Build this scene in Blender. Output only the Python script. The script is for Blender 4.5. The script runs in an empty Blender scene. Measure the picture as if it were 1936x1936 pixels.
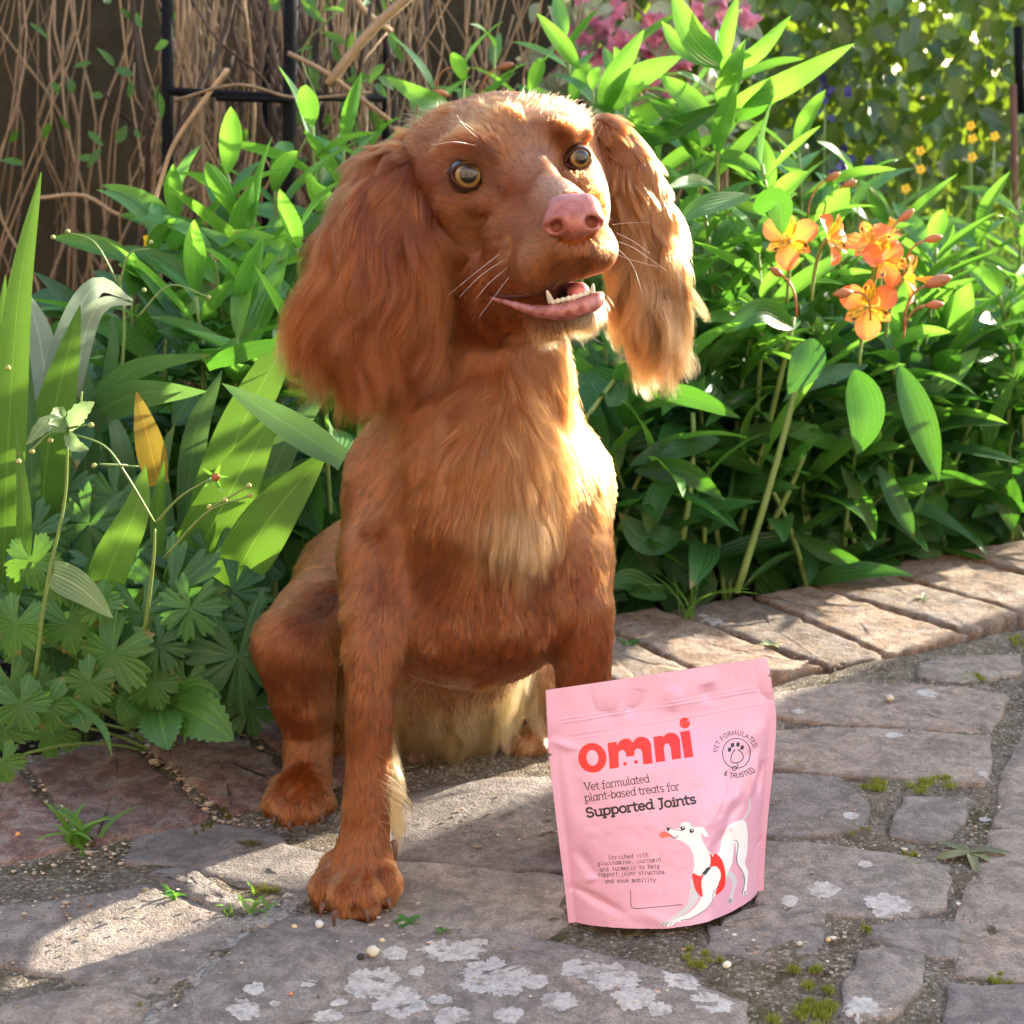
import bpy, bmesh, math, random
import numpy as np
from mathutils import Vector, Matrix
from mathutils.geometry import delaunay_2d_cdt

S = bpy.context.scene
COL = S.collection
R = math.radians
rng = np.random.default_rng(11)
random.seed(11)

# ---------------------------------------------------------------- camera
CAM_H, PITCH, FPX, W0 = 0.5, R(14), 3100.0, 1936.0
cam_d = bpy.data.cameras.new('camera')
cam_d.sensor_width = 36.0
cam_d.lens = FPX / W0 * 36.0
cam_d.clip_start, cam_d.clip_end = 0.05, 400.0
cam_d.dof.use_dof = True
cam_d.dof.focus_distance = 1.06
cam_d.dof.aperture_fstop = 16.0
cam = bpy.data.objects.new('camera', cam_d)
cam.location = (0, 0, CAM_H)
cam.rotation_euler = (R(90) - PITCH, 0, 0)
COL.objects.link(cam)
S.camera = cam

# ---------------------------------------------------------------- light
SUN_AZ, SUN_EL = R(37), R(16.5)          # azimuth from +X towards +Y
world = bpy.data.worlds.new('World')
S.world = world
world.use_nodes = True
wn = world.node_tree
wn.nodes.clear()
w_out = wn.nodes.new('ShaderNodeOutputWorld')
w_bg = wn.nodes.new('ShaderNodeBackground')
w_sky = wn.nodes.new('ShaderNodeTexSky')
w_sky.sky_type = 'NISHITA'
w_sky.sun_disc = False
w_sky.sun_elevation = SUN_EL
w_sky.sun_rotation = R(90) - SUN_AZ
w_sky.air_density, w_sky.dust_density, w_sky.ozone_density = 1.0, 1.6, 1.0
w_bg.inputs['Strength'].default_value = 0.15
wn.links.new(w_sky.outputs[0], w_bg.inputs[0])
wn.links.new(w_bg.outputs[0], w_out.inputs[0])
sun_d = bpy.data.lights.new('sun', 'SUN')
sun_d.energy = 3.5
sun_d.angle = R(0.6)
sun_d.color = (1.0, 0.90, 0.74)
sun = bpy.data.objects.new('sun', sun_d)
sun_dir = Vector((math.cos(SUN_AZ) * math.cos(SUN_EL), math.sin(SUN_AZ) * math.cos(SUN_EL), math.sin(SUN_EL)))
sun.rotation_euler = sun_dir.to_track_quat('Z', 'Y').to_euler()
sun.location = (6, 4, 4)
COL.objects.link(sun)
S.view_settings.view_transform = 'Standard'
S.view_settings.look = 'None'
S.view_settings.gamma = 1.0
S.view_settings.use_curve_mapping = False
S.view_settings.exposure = 2.88
S.view_settings.use_white_balance = True; S.view_settings.white_balance_temperature = 6300; S.view_settings.white_balance_tint = 8
S.render.engine = 'CYCLES'
S.cycles.max_bounces = 10
S.cycles.diffuse_bounces = 4
S.cycles.glossy_bounces = 4
S.cycles.transmission_bounces = 8
S.cycles.transparent_max_bounces = 8
S.cycles.use_denoising = True
S.cycles_curves.shape = 'RIBBONS'
S.cycles.sample_clamp_indirect = 6.0

# ---------------------------------------------------------------- placing things
CP, SP = math.cos(PITCH), math.sin(PITCH)
def ray(px, py):
    x = (px - 968) / FPX; y = -(py - 968) / FPX
    return np.array([x, CP + y * SP, -SP + y * CP])
def gp(px, py, z=0.0):
    d = ray(px, py); t = (z - CAM_H) / d[2]
    return np.array([d[0] * t, d[1] * t, z])
def at(px, py, Y):
    d = ray(px, py); t = Y / d[1]
    return np.array([d[0] * t, Y, CAM_H + d[2] * t])
def ppm(p):                              # photo pixels per metre at a world point
    return FPX / (p[1] * CP + (CAM_H - p[2]) * SP)
def proj(p):
    p = np.asarray(p, float); y = p[..., 1]; z = p[..., 2] - CAM_H
    dep = y * CP - z * SP; up = y * SP + z * CP
    return np.stack([968 + FPX * p[..., 0] / dep, 968 - FPX * up / dep], -1)

# ---------------------------------------------------------------- objects
def tag(o, label=None, cat=None, group=None, kind=None):
    if label: o['label'] = label
    if cat: o['category'] = cat
    if group: o['group'] = group
    if kind: o['kind'] = kind
    return o
def link(name, data, parent=None):
    o = bpy.data.objects.new(name, data); COL.objects.link(o)
    if parent is not None: o.parent = parent
    return o
def empty(name, loc=(0, 0, 0)):
    o = bpy.data.objects.new(name, None); o.location = loc; o.empty_display_size = 0.05
    COL.objects.link(o); return o
def mesh_data(name, v, f, mats=(), smooth=True, mi=None, uv=None, attrs=None):
    me = bpy.data.meshes.new(name)
    v = np.asarray(v, np.float32).reshape(-1, 3)
    if isinstance(f, np.ndarray) and f.ndim == 2:
        k = f.shape[1]; n = len(f)
        me.vertices.add(len(v)); me.vertices.foreach_set('co', v.ravel())
        me.loops.add(n * k); me.loops.foreach_set('vertex_index', f.astype(np.int32).ravel())
        me.polygons.add(n)
        me.polygons.foreach_set('loop_start', np.arange(0, n * k, k, dtype=np.int32))
        me.polygons.foreach_set('loop_total', np.full(n, k, np.int32))
        me.update(calc_edges=True)
    else:
        me.from_pydata(v.tolist(), [], [list(map(int, q)) for q in f])
        me.update()
    for m in mats: me.materials.append(m)
    if len(me.polygons):
        me.polygons.foreach_set('use_smooth', np.full(len(me.polygons), smooth))
        if mi is not None: me.polygons.foreach_set('material_index', np.asarray(mi, np.int32))
    if uv is not None:
        ul = me.uv_layers.new(name='UVMap')
        li = np.zeros(len(me.loops), np.int32); me.loops.foreach_get('vertex_index', li)
        ul.data.foreach_set('uv', np.asarray(uv, np.float32)[li].ravel())
    if attrs:
        for k_, a in attrs.items():
            at_ = me.attributes.new(k_, 'FLOAT_COLOR', 'POINT')
            a = np.asarray(a, np.float32)
            if a.shape[1] == 3: a = np.concatenate([a, np.ones((len(a), 1), np.float32)], 1)
            at_.data.foreach_set('color', a.ravel())
    me.validate()
    return me
def mobj(name, v, f, mat, parent=None, smooth=True, off=None, **k):
    mats = mat if isinstance(mat, (list, tuple)) else [mat]
    if off is not None: v = np.asarray(v) - np.asarray(off)
    return link(name, mesh_data(name, v, f, mats, smooth, **k), parent)
def local(parent, v):
    return np.asarray(v, float) - np.array(parent.location)

# ---------------------------------------------------------------- noise
def _h(i, j, k, s):
    n = (i * 374761393 + j * 668265263 + k * 2147483647 + s * 1274126177) & 0xFFFFFFFF
    n = ((n ^ (n >> 13)) * 1274126177) & 0xFFFFFFFF
    return ((n ^ (n >> 16)) & 0xFFFF) / 65535.0
def vnoise(p, s=0):
    p = np.asarray(p, float); i = np.floor(p).astype(np.int64); f = p - i
    f = f * f * (3 - 2 * f); r = 0
    for a in (0, 1):
        for b in (0, 1):
            for c in (0, 1):
                w = (f[..., 0] if a else 1 - f[..., 0]) * (f[..., 1] if b else 1 - f[..., 1]) * (f[..., 2] if c else 1 - f[..., 2])
                r = r + w * _h(i[..., 0] + a, i[..., 1] + b, i[..., 2] + c, s)
    return r * 2 - 1
def fbm(p, s=0, o=3):
    r, a = 0, 1.0
    for q in range(o):
        r = r + a * vnoise(np.asarray(p) * (2.03 ** q), s + q * 7); a *= 0.5
    return r
def v3noise(p, s=0):
    return np.stack([vnoise(p, s), vnoise(p, s + 31), vnoise(p, s + 57)], -1)
def unit(v):
    return v / np.maximum(np.linalg.norm(v, axis=-1, keepdims=True), 1e-9)

# ---------------------------------------------------------------- tubes, blades
def tube(pts, rad, sides=6, cap=True):
    pts = np.asarray(pts, float); n = len(pts)
    rad = np.broadcast_to(np.asarray(rad, float), (n,))
    t = unit(np.gradient(pts, axis=0))
    up = np.array([0.13, 0.21, 1.0])
    if abs(np.dot(unit(t.mean(0)), unit(up))) > 0.9: up = np.array([1.0, 0.2, 0.1])
    a = unit(np.cross(t, up)); b = np.cross(t, a)
    th = np.linspace(0, 2 * np.pi, sides, endpoint=False)
    ring = pts[:, None] + rad[:, None, None] * (np.cos(th)[None, :, None] * a[:, None] + np.sin(th)[None, :, None] * b[:, None])
    v = ring.reshape(-1, 3)
    f = [(i * sides + k, i * sides + (k + 1) % sides, (i + 1) * sides + (k + 1) % sides, (i + 1) * sides + k) for i in range(n - 1) for k in range(sides)]
    if cap: f += [tuple(range(sides))[::-1], tuple((n - 1) * sides + k for k in range(sides))]
    return v, f
class MB:
    def __init__(s): s.v, s.f, s.n = [], [], 0
    def add(s, v, f):
        v = np.asarray(v, float); s.v.append(v)
        s.f += [tuple(i + s.n for i in q) for q in f]; s.n += len(v)
    def tube(s, *a, **k): s.add(*tube(*a, **k))
    def build(s, name, mat, parent=None, smooth=True, off=None, **k):
        return mobj(name, np.concatenate(s.v), s.f, mat, parent, smooth, off, **k)
def bez(a, b, c, n):
    t = np.linspace(0, 1, n)[:, None]
    return (1 - t) ** 2 * np.asarray(a) + 2 * t * (1 - t) * np.asarray(b) + t * t * np.asarray(c)
def catmull(P, n):
    P = np.asarray(P, float); P = np.concatenate([2 * P[:1] - P[1:2], P, 2 * P[-1:] - P[-2:-1]])
    m = len(P) - 3; tt = np.linspace(0, m, n); i = np.minimum(tt.astype(int), m - 1); t = (tt - i)[:, None]
    a, b, c, d = P[i], P[i + 1], P[i + 2], P[i + 3]
    return 0.5 * (2 * b + (c - a) * t + (2 * a - 5 * b + 4 * c - d) * t ** 2 + (3 * b - a - 3 * c + d) * t ** 3)

# ---------------------------------------------------------------- node helpers
def new_mat(name):
    m = bpy.data.materials.new(name); m.use_nodes = True; nt = m.node_tree; nt.nodes.clear()
    out = nt.nodes.new('ShaderNodeOutputMaterial')
    return m, nt, out
def nd(nt, typ, props=None, **ins):
    n = nt.nodes.new(typ)
    for k, v in (props or {}).items(): setattr(n, k, v)
    for k, v in ins.items():
        s = n.inputs[int(k[1:])] if k[0] == '_' and k[1:].isdigit() else n.inputs[k.replace('_', ' ')]
        if isinstance(v, bpy.types.NodeSocket): nt.links.new(v, s)
        else: s.default_value = v
    return n
def c4(c): return (c[0], c[1], c[2], 1.0)
def ramp(nt, fac, stops):
    n = nt.nodes.new('ShaderNodeValToRGB'); nt.links.new(fac, n.inputs[0])
    e = n.color_ramp.elements
    while len(e) < len(stops): e.new(0.5)
    for q, (p, c) in zip(e, stops):
        q.position = p; q.color = c4(c) if hasattr(c, '__len__') else (c, c, c, 1)
    return n.outputs[0]
def mixc(nt, fac, a, b, mode='MIX'):
    n = nt.nodes.new('ShaderNodeMix'); n.data_type = 'RGBA'; n.blend_type = mode
    for s, v in ((n.inputs[0], fac), (n.inputs[6], a), (n.inputs[7], b)):
        if isinstance(v, bpy.types.NodeSocket): nt.links.new(v, s)
        elif hasattr(v, '__len__'): s.default_value = c4(v)
        else: s.default_value = v
    return n.outputs[2]
def mth(nt, op, a, b=0.0, clamp=False):
    n = nt.nodes.new('ShaderNodeMath'); n.operation = op; n.use_clamp = clamp
    for s, v in ((n.inputs[0], a), (n.inputs[1], b)):
        if isinstance(v, bpy.types.NodeSocket): nt.links.new(v, s)
        else: s.default_value = v
    return n.outputs[0]
def plain(name, col, rough=0.6, spec=0.4, **k):
    m, nt, out = new_mat(name)
    p = nd(nt, 'ShaderNodeBsdfPrincipled', Base_Color=c4(col), Roughness=rough)
    p.inputs['Specular IOR Level'].default_value = spec
    for kk, v in k.items(): p.inputs[kk.replace('_', ' ')].default_value = v
    nt.links.new(p.outputs[0], out.inputs[0]); return m
# ================================================================= GROUND
def brick_mat(name, c1, c2, c3, lich=0.35, moss=0.3):
    m, nt, out = new_mat(name)
    geo = nd(nt, 'ShaderNodeNewGeometry'); pos = geo.outputs['Position']
    oi = nd(nt, 'ShaderNodeObjectInfo')
    n1 = nd(nt, 'ShaderNodeTexNoise', Vector=pos, Scale=16.0, Detail=5.0, Roughness=0.62)
    n2 = nd(nt, 'ShaderNodeTexNoise', Vector=pos, Scale=95.0, Detail=6.0, Roughness=0.7)
    n3 = nd(nt, 'ShaderNodeTexNoise', Vector=pos, Scale=520.0, Detail=3.0, Roughness=0.7)
    col = ramp(nt, n1.outputs[0], [(0.3, c1), (0.5, c2), (0.68, c3)])
    col = mixc(nt, ramp(nt, n2.outputs[0], [(0.40, 0.0), (0.62, 0.85)]), col, tuple(x * 0.45 for x in c1))
    n4 = nd(nt, 'ShaderNodeTexNoise', Vector=pos, Scale=42.0, Detail=7.0, Roughness=0.72, Distortion=0.6)
    col = mixc(nt, ramp(nt, n4.outputs[0], [(0.46, 0.0), (0.60, 0.6)]), col, (0.40, 0.355, 0.30))
    col = mixc(nt, ramp(nt, n4.outputs[0], [(0.32, 0.7), (0.43, 0.0)]), col, tuple(x * 0.5 for x in c1))
    col = mixc(nt, ramp(nt, n2.outputs[0], [(0.52, 0.0), (0.68, lich)]), col, (0.40, 0.37, 0.32))
    rnd = oi.outputs['Random']
    col = mixc(nt, 1.0, col, ramp(nt, rnd, [(0.0, (0.72, 0.70, 0.72)), (0.5, (1.0, 0.96, 0.93)), (1.0, (1.12, 1.0, 0.92))]), 'MULTIPLY')
    col = mixc(nt, ramp(nt, n3.outputs[0], [(0.3, 0.5), (0.55, 0.0)]), col, tuple(x * 0.35 for x in c1))
    spk = nd(nt, 'ShaderNodeTexVoronoi', Vector=pos, Scale=170.0)
    col = mixc(nt, ramp(nt, spk.outputs['Distance'], [(0.07, 0.55), (0.13, 0.0)]), col, (0.45, 0.42, 0.36))
    mo = nd(nt, 'ShaderNodeTexNoise', Vector=pos, Scale=7.0, Detail=6.0, Roughness=0.7)
    col = mixc(nt, ramp(nt, mo.outputs[0], [(0.58, 0.0), (0.72, moss)]), col, (0.10, 0.085, 0.04))
    h = mth(nt, 'ADD', mth(nt, 'MULTIPLY', n2.outputs[0], 0.9), mth(nt, 'MULTIPLY', n3.outputs[0], 0.55))
    b = nd(nt, 'ShaderNodeBump', Strength=1.0, Distance=0.0045, Height=h)
    p = nd(nt, 'ShaderNodeBsdfPrincipled', Base_Color=col, Roughness=0.85, Normal=b.outputs[0])
    p.inputs['Specular IOR Level'].default_value = 0.25
    nt.links.new(p.outputs[0], out.inputs[0]); return m
def earth_mat(name, c1, c2, c3, sc=1.0, bump=0.006):
    m, nt, out = new_mat(name)
    pos = nd(nt, 'ShaderNodeNewGeometry').outputs['Position']
    n1 = nd(nt, 'ShaderNodeTexNoise', Vector=pos, Scale=24.0 * sc, Detail=6.0, Roughness=0.7)
    n2 = nd(nt, 'ShaderNodeTexNoise', Vector=pos, Scale=260.0 * sc, Detail=5.0, Roughness=0.75)
    vo = nd(nt, 'ShaderNodeTexVoronoi', Vector=pos, Scale=330.0 * sc)
    col = ramp(nt, n1.outputs[0], [(0.3, c1), (0.5, c2), (0.7, c3)])
    col = mixc(nt, ramp(nt, n2.outputs[0], [(0.36, 0.75), (0.6, 0.0)]), col, tuple(x * 0.35 for x in c1))
    ms = nd(nt, 'ShaderNodeTexNoise', Vector=pos, Scale=17.0, Detail=6.0, Roughness=0.75)
    col = mixc(nt, ramp(nt, ms.outputs[0], [(0.52, 0.0), (0.62, 0.75)]), col, (c1[0] * .55, c1[1] * .62, c1[2] * .30))
    col = mixc(nt, ramp(nt, vo.outputs['Color'], [(0.70, 0.0), (0.86, 0.7)]), col, (0.42, 0.36, 0.28))
    h = mth(nt, 'ADD', n2.outputs[0], mth(nt, 'MULTIPLY', vo.outputs['Distance'], -0.8))
    b = nd(nt, 'ShaderNodeBump', Strength=0.9, Distance=bump, Height=h)
    p = nd(nt, 'ShaderNodeBsdfPrincipled', Base_Color=col, Roughness=0.95, Normal=b.outputs[0])
    p.inputs['Specular IOR Level'].default_value = 0.15
    nt.links.new(p.outputs[0], out.inputs[0]); return m
M_PATH = brick_mat('path_brick', (0.22, 0.185, 0.155), (0.32, 0.275, 0.235), (0.43, 0.355, 0.275), 0.5, 0.35)
M_EDGE = brick_mat('edging_brick', (0.22, 0.15, 0.10), (0.35, 0.25, 0.165), (0.46, 0.36, 0.24), 0.28, 0.6)
M_EDGE_L = brick_mat('red_edging_brick', (0.19, 0.115, 0.10), (0.27, 0.155, 0.125), (0.34, 0.22, 0.17), 0.22, 0.5)
M_MORTAR = earth_mat('mortar', (0.13, 0.10, 0.065), (0.225, 0.18, 0.13), (0.32, 0.27, 0.21), 1.3, 0.004)
M_SOIL = earth_mat('soil', (0.02, 0.015, 0.010), (0.035, 0.026, 0.018), (0.05, 0.04, 0.026), 0.5, 0.012)
M_CEM = earth_mat('cement', (0.30, 0.26, 0.21), (0.38, 0.34, 0.29), (0.46, 0.42, 0.36), 0.8, 0.004)

E_DIR = np.array([math.cos(R(31)), math.sin(R(31))]); E_NRM = np.array([-E_DIR[1], E_DIR[0]])
FRONT_OFF = float(np.dot(gp(900, 1430)[:2], E_NRM))   # line of the front ends of the edging
def grid_sheet(name, x0, x1, y0, y1, st, zf, mat, parent=None):
    nx, ny = int((x1 - x0) / st) + 1, int((y1 - y0) / st) + 1
    X, Y = np.meshgrid(np.linspace(x0, x1, nx), np.linspace(y0, y1, ny))
    P = np.stack([X.ravel(), Y.ravel(), np.zeros(X.size)], 1); P[:, 2] = zf(P)
    i = np.arange((ny - 1) * nx).reshape(ny - 1, nx)[:, :-1].ravel()
    return mobj(name, P, np.stack([i, i + 1, i + nx + 1, i + nx], 1), mat, parent)
def soil_z(P):
    return -0.035 + 0.018 * fbm(P * 9, 3) + 0.008 * fbm(P * 40, 4)
def mortar_z(P):
    z = -0.0012 + 0.0022 * fbm(P * 30, 1, 3) + 0.0012 * fbm(P * 170, 2, 2)
    off = P[:, :2] @ E_NRM - FRONT_OFF
    deep = np.clip((off - 0.005) / 0.03, 0, 1) * np.clip((P[:, 0] - 0.02) / 0.1, 0, 1)
    z -= 0.016 * deep
    z -= 0.05 * np.clip((off - 0.19) / 0.05, 0, 1)
    return z
tag(grid_sheet('ground', -80, 80, -40, 120, 8, lambda P: -0.16 + 0 * P[:, 0], M_SOIL), kind='structure')
tag(grid_sheet('garden_soil', -3, 5, 0.75, 7, 0.03, lambda P: soil_z(P) - 0.12 * np.clip((1.05 - P[:, 1]) / 0.2, 0, 1), M_SOIL), kind='structure')
path = tag(grid_sheet('path', -0.9, 1.3, 0.45, 2.45, 0.0055, mortar_z, M_MORTAR), kind='structure')

def brick(poly, mat, name='brick', top=0.0, wob=0.0022, seed=0, depth=0.05, inset=0.006, parent=None):
    """an uneven block under a ground polygon (metres)"""
    P = np.asarray(poly, float)[:, :2]
    if np.sum(P[:, 0] * np.roll(P[:, 1], -1) - np.roll(P[:, 0], -1) * P[:, 1]) < 0: P = P[::-1]
    out = []
    for a, b in zip(P, np.roll(P, -1, 0)):
        n = max(2, int(np.linalg.norm(b - a) / 0.009))
        out += [a + (b - a) * t for t in np.linspace(0, 1, n, endpoint=False)]
    Q = np.array(out)
    q3 = np.concatenate([Q, np.full((len(Q), 1), seed * 3.7)], 1)
    Q = Q + wob * np.stack([fbm(q3 * 45, 5), fbm(q3 * 45, 6)], 1) + 0.5 * wob * np.stack([fbm(q3 * 160, 7), fbm(q3 * 160, 8)], 1)
    c = Q.mean(0); n = len(Q); tang = np.roll(Q, -1, 0) - np.roll(Q, 1, 0)
    nin = unit(np.stack([-tang[:, 1], tang[:, 0]], 1))
    for _ in range(2): nin = unit(nin + np.roll(nin, 1, 0) + np.roll(nin, -1, 0))
    rings = [(Q, -depth), (Q, -0.004), (Q + nin * inset * 0.12, -0.0012), (Q + nin * inset * 0.35, -0.0002), (Q + nin * inset * 1.2, 0.0)]
    for s in (0.72, 0.45, 0.2): rings.append((c + (Q + nin * inset * 1.2 - c) * s, 0.0))
    tilt = (np.random.default_rng(seed + 5).random(2) - 0.5) * 0.02
    V = []
    for k, (r, z) in enumerate(rings):
        p3 = np.concatenate([r, np.zeros((n, 1))], 1)
        zz = z + top
        if k >= 1: zz = zz + 0.0011 * fbm(p3 * 28, 9) + 0.0007 * fbm(p3 * 110, 10) + (r - c) @ tilt
        if k in (2, 3): zz = zz - 0.0016 * np.clip(fbm(p3 * 70, 12), 0, 1)
        V.append(np.concatenate([r, (zz + np.zeros(n))[:, None]], 1))
    V.append(np.array([[c[0], c[1], top]]))
    V = np.concatenate(V)
    F = [(k * n + i, k * n + (i + 1) % n, (k + 1) * n + (i + 1) % n, (k + 1) * n + i) for k in range(len(rings) - 1) for i in range(n)]
    l = (len(rings) - 1) * n
    F += [(l + i, l + (i + 1) % n, l + n) for i in range(n)]
    o = mobj(name, V - np.array([c[0], c[1], 0]), F, mat, parent)
    o.location = (c[0], c[1], 0)
    return o
def crop_pts(pts, ox, oy, s): return [(ox + x * s, oy + y * s) for x, y in pts]
def gpoly(pts):
    P = np.array([gp(*p)[:2] for p in pts]); c = P.mean(0); d = P - c
    return c + d * (1 + 0.0065 / np.maximum(np.linalg.norm(d, axis=1, keepdims=True), .01))

# field of the path, as it lies
C3 = dict(ox=1400, oy=1200, s=0.381); C7 = dict(ox=0, oy=1350, s=0.5011)
field = [crop_pts(p, **C3) for p in [
    [(175, 300), (500, 252), (870, 268), (1100, 285), (1290, 312), (1262, 400), (1225, 485), (800, 448), (400, 432), (160, 400)],
    [(150, 500), (400, 470), (800, 482), (1225, 512), (1200, 640), (1165, 738), (800, 705), (450, 690), (150, 670)],
    [(120, 725), (300, 720), (470, 740), (595, 850), (585, 955), (400, 985), (120, 995)],
    [(825, 825), (960, 822), (1095, 842), (1075, 930), (975, 1018), (765, 1000), (790, 900)],
    [(100, 1030), (350, 1050), (700, 1105), (1005, 1145), (1025, 1200), (975, 1345), (850, 1395), (600, 1385), (300, 1365), (100, 1330)],
    [(-60, 1405), (150, 1375), (390, 1385), (370, 1435), (200, 1445), (-60, 1440)],
    [(-120, 1455), (150, 1460), (385, 1470), (335, 1560), (325, 1635), (100, 1600), (-120, 1570)],
    [(655, 1455), (900, 1435), (1085, 1450), (1045, 1590), (900, 1575), (655, 1515)],
    [(605, 1605), (710, 1575), (880, 1612), (860, 1740), (780, 1850), (720, 1885), (510, 1875), (560, 1740)],
    [(1405, 470), (1700, 480), (1700, 975), (1255, 955), (1310, 740)],
    [(1245, 1000), (1500, 985), (1700, 990), (1700, 1700), (1300, 1695), (1065, 1655), (1070, 1570), (1150, 1240)],
    [(1065, 1760), (1300, 1775), (1700, 1760), (1700, 2100), (1025, 2100)],
    [(905, 165), (1010, 118), (1370, 98), (1368, 190), (1100, 235), (890, 205)],
    [(1450, 180), (1800, 160), (1800, 440), (1440, 430)],
]]
field += [crop_pts(p, **C7) for p in [
    [(945, 850), (1175, 772), (1420, 815), (1830, 850), (2110, 880), (2560, 1010), (2790, 1080), (2760, 1300), (540, 1300), (700, 1110)],
    [(-60, 740), (300, 705), (560, 660), (800, 745), (885, 790), (850, 850), (700, 970), (600, 1045), (480, 1035), (330, 1000), (-60, 930)],
    [(-60, 1130), (200, 1070), (390, 1045), (540, 1090), (480, 1250), (-60, 1250)],
    [(575, 620), (700, 585), (880, 690), (900, 740), (800, 725)],
    [(700, 575), (1050, 510), (1225, 545), (1260, 600), (1160, 690), (900, 632)],
    [(520, 470), (780, 420), (1000, 450), (1050, 490), (700, 560), (500, 560)],
    [(1290, 430), (1500, 330), (1800, 260), (2080, 235), (2130, 330), (2110, 590), (1800, 570), (1510, 535)],
    [(1240, 700), (1500, 560), (1800, 590), (2100, 620), (2140, 780), (2000, 840), (1700, 820), (1400, 780), (1280, 760)],
]]
for i, pl in enumerate(field):
    brick(gpoly(pl), M_PATH, seed=i, top=0.0012 + 0.0018 * random.random(), parent=path)
# cement fillet between two path bricks
cem = brick(gpoly(crop_pts([(870, 835), (925, 830), (920, 880), (770, 1005), (690, 1010), (720, 960)], **C7)), M_CEM, 'cement_fillet', top=0.0008, wob=0.004, seed=77, depth=0.02, parent=path)
cem2 = brick(gpoly(crop_pts([(1000, 730), (1080, 690), (1130, 720), (1060, 770), (960, 800), (915, 780)], **C7)), M_CEM, 'cement_fillet', top=0.002, wob=0.006, seed=78, depth=0.02, parent=path)
cem3 = brick(gpoly(crop_pts([(560, 1060), (700, 1050), (690, 1110), (600, 1200), (500, 1200), (560, 1120)], **C7)), M_CEM, 'cement_fillet', top=0.0, wob=0.006, seed=79, depth=0.02, parent=path)
# edging course: joints seen in the photo, the ones behind the dog evenly between
seen = [((43, 1451), (162, 1605)), ((238, 1388), (417, 1550)), ((1120, 1186), (1330, 1282)), ((1255, 1161), (1560, 1267)),
        ((1418, 1131), (1672, 1240)), ((1526, 1109), (1835, 1204)), ((1645, 1079), (1927, 1163)), ((1802, 1055), (2060, 1122))]
J = [(gp(*a)[:2], gp(*b)[:2]) for a, b in seen]
mid = [((1 - t) * J[1][0] + t * J[2][0], (1 - t) * J[1][1] + t * J[2][1]) for t in np.linspace(0, 1, 7)[1:-1]]
first = (2 * J[0][0] - J[1][0], 2 * J[0][1] - J[1][1])
last = (2 * J[-1][0] - J[-2][0], 2 * J[-1][1] - J[-2][1]); last2 = (2 * last[0] - J[-1][0], 2 * last[1] - J[-1][1])
J = [first] + J[:2] + mid + J[2:] + [last, last2]
for i in range(len(J) - 1):
    (f0, n0), (f1, n1) = J[i], J[i + 1]
    g = 0.0055 if i < 3 else 0.0045
    e = unit(f1 - f0) * g; e2 = unit(n1 - n0) * g
    far = random.uniform(-0.006, 0.012); ax = unit(f0 - n0)
    brick([f0 + e + ax * far, f1 - e + ax * far, n1 - e2, n0 + e2], M_EDGE_L if i < 5 else M_EDGE, seed=40 + i, top=0.003 + 0.003 * random.random(), wob=0.003, depth=0.06, parent=path)

# lichen crusts
m, nt, out = new_mat('lichen')
pos = nd(nt, 'ShaderNodeNewGeometry').outputs['Position']
n1 = nd(nt, 'ShaderNodeTexNoise', Vector=pos, Scale=130.0, Detail=6.0, Roughness=0.7)
n2 = nd(nt, 'ShaderNodeTexVoronoi', Vector=pos, Scale=420.0)
lc = ramp(nt, n1.outputs[0], [(0.36, (0.22, 0.19, 0.16)), (0.48, (0.40, 0.36, 0.31)), (0.66, (0.50, 0.46, 0.40))])
lc = mixc(nt, ramp(nt, n2.outputs['Distance'], [(0.35, 0.0), (0.75, 0.35)]), lc, (0.22, 0.2, 0.18))
b = nd(nt, 'ShaderNodeBump', Strength=0.8, Distance=0.002, Height=n1.outputs[0])
p = nd(nt, 'ShaderNodeBsdfPrincipled', Base_Color=lc, Roughness=0.95, Normal=b.outputs[0])
sx = nd(nt, 'ShaderNodeSeparateXYZ', Vector=nd(nt, 'ShaderNodeUVMap', dict(uv_map='UVMap')).outputs[0])
n5 = nd(nt, 'ShaderNodeTexNoise', Vector=pos, Scale=330.0, Detail=4.0, Roughness=0.7)
al = ramp(nt, mth(nt, 'ADD', mth(nt, 'MULTIPLY', sx.outputs[0], 1.6), mth(nt, 'MULTIPLY', mth(nt, 'SUBTRACT', n5.outputs[0], 0.5), 1.5)), [(0.08, 0.0), (0.22, 0.95)])
tb = nd(nt, 'ShaderNodeBsdfTransparent')
ms = nd(nt, 'ShaderNodeMixShader', _0=al, _1=tb.outputs[0], _2=p.outputs[0])
nt.links.new(ms.outputs[0], out.inputs[0]); M_LICH = m
LICH = [(857, 1803, 62, 30), (932, 1856, 62, 38), (702, 1866, 60, 25), (789, 1846, 20, 10), (481, 1879, 23, 9), (584, 1866, 15, 11), (461, 1916, 40, 18),
        (757, 1906, 50, 33), (834, 1899, 22, 10), (747, 1813, 25, 14), (852, 1931, 40, 13), (1156, 1855, 46, 30), (1100, 1840, 34, 22), (1289, 1856, 46, 22),
        (1197, 1896, 41, 23), (1345, 1904, 41, 20), (1060, 1900, 36, 22), (1010, 1862, 26, 14), (1628, 1911, 38, 16), (1557, 1687, 36, 15), (1491, 1706, 24, 10),
        (1677, 1721, 46, 17), (1611, 1549, 16, 10), (1636, 1640, 13, 12), (1753, 1317, 20, 8), (1510, 1350, 14, 5), (640, 1905, 18, 9), (960, 1925, 30, 10),
        (1437, 1340, 18, 6), (1860, 1470, 14, 6), (1862, 1545, 10, 6), (905, 1790, 18, 8), (1120, 1800, 16, 7), (620, 1930, 26, 9), (1247, 1915, 24, 11),
        (1343, 1183, 26, 9), (1330, 1171, 14, 4), (1690, 1395, 18, 6), (520, 1905, 12, 5)]
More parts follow.
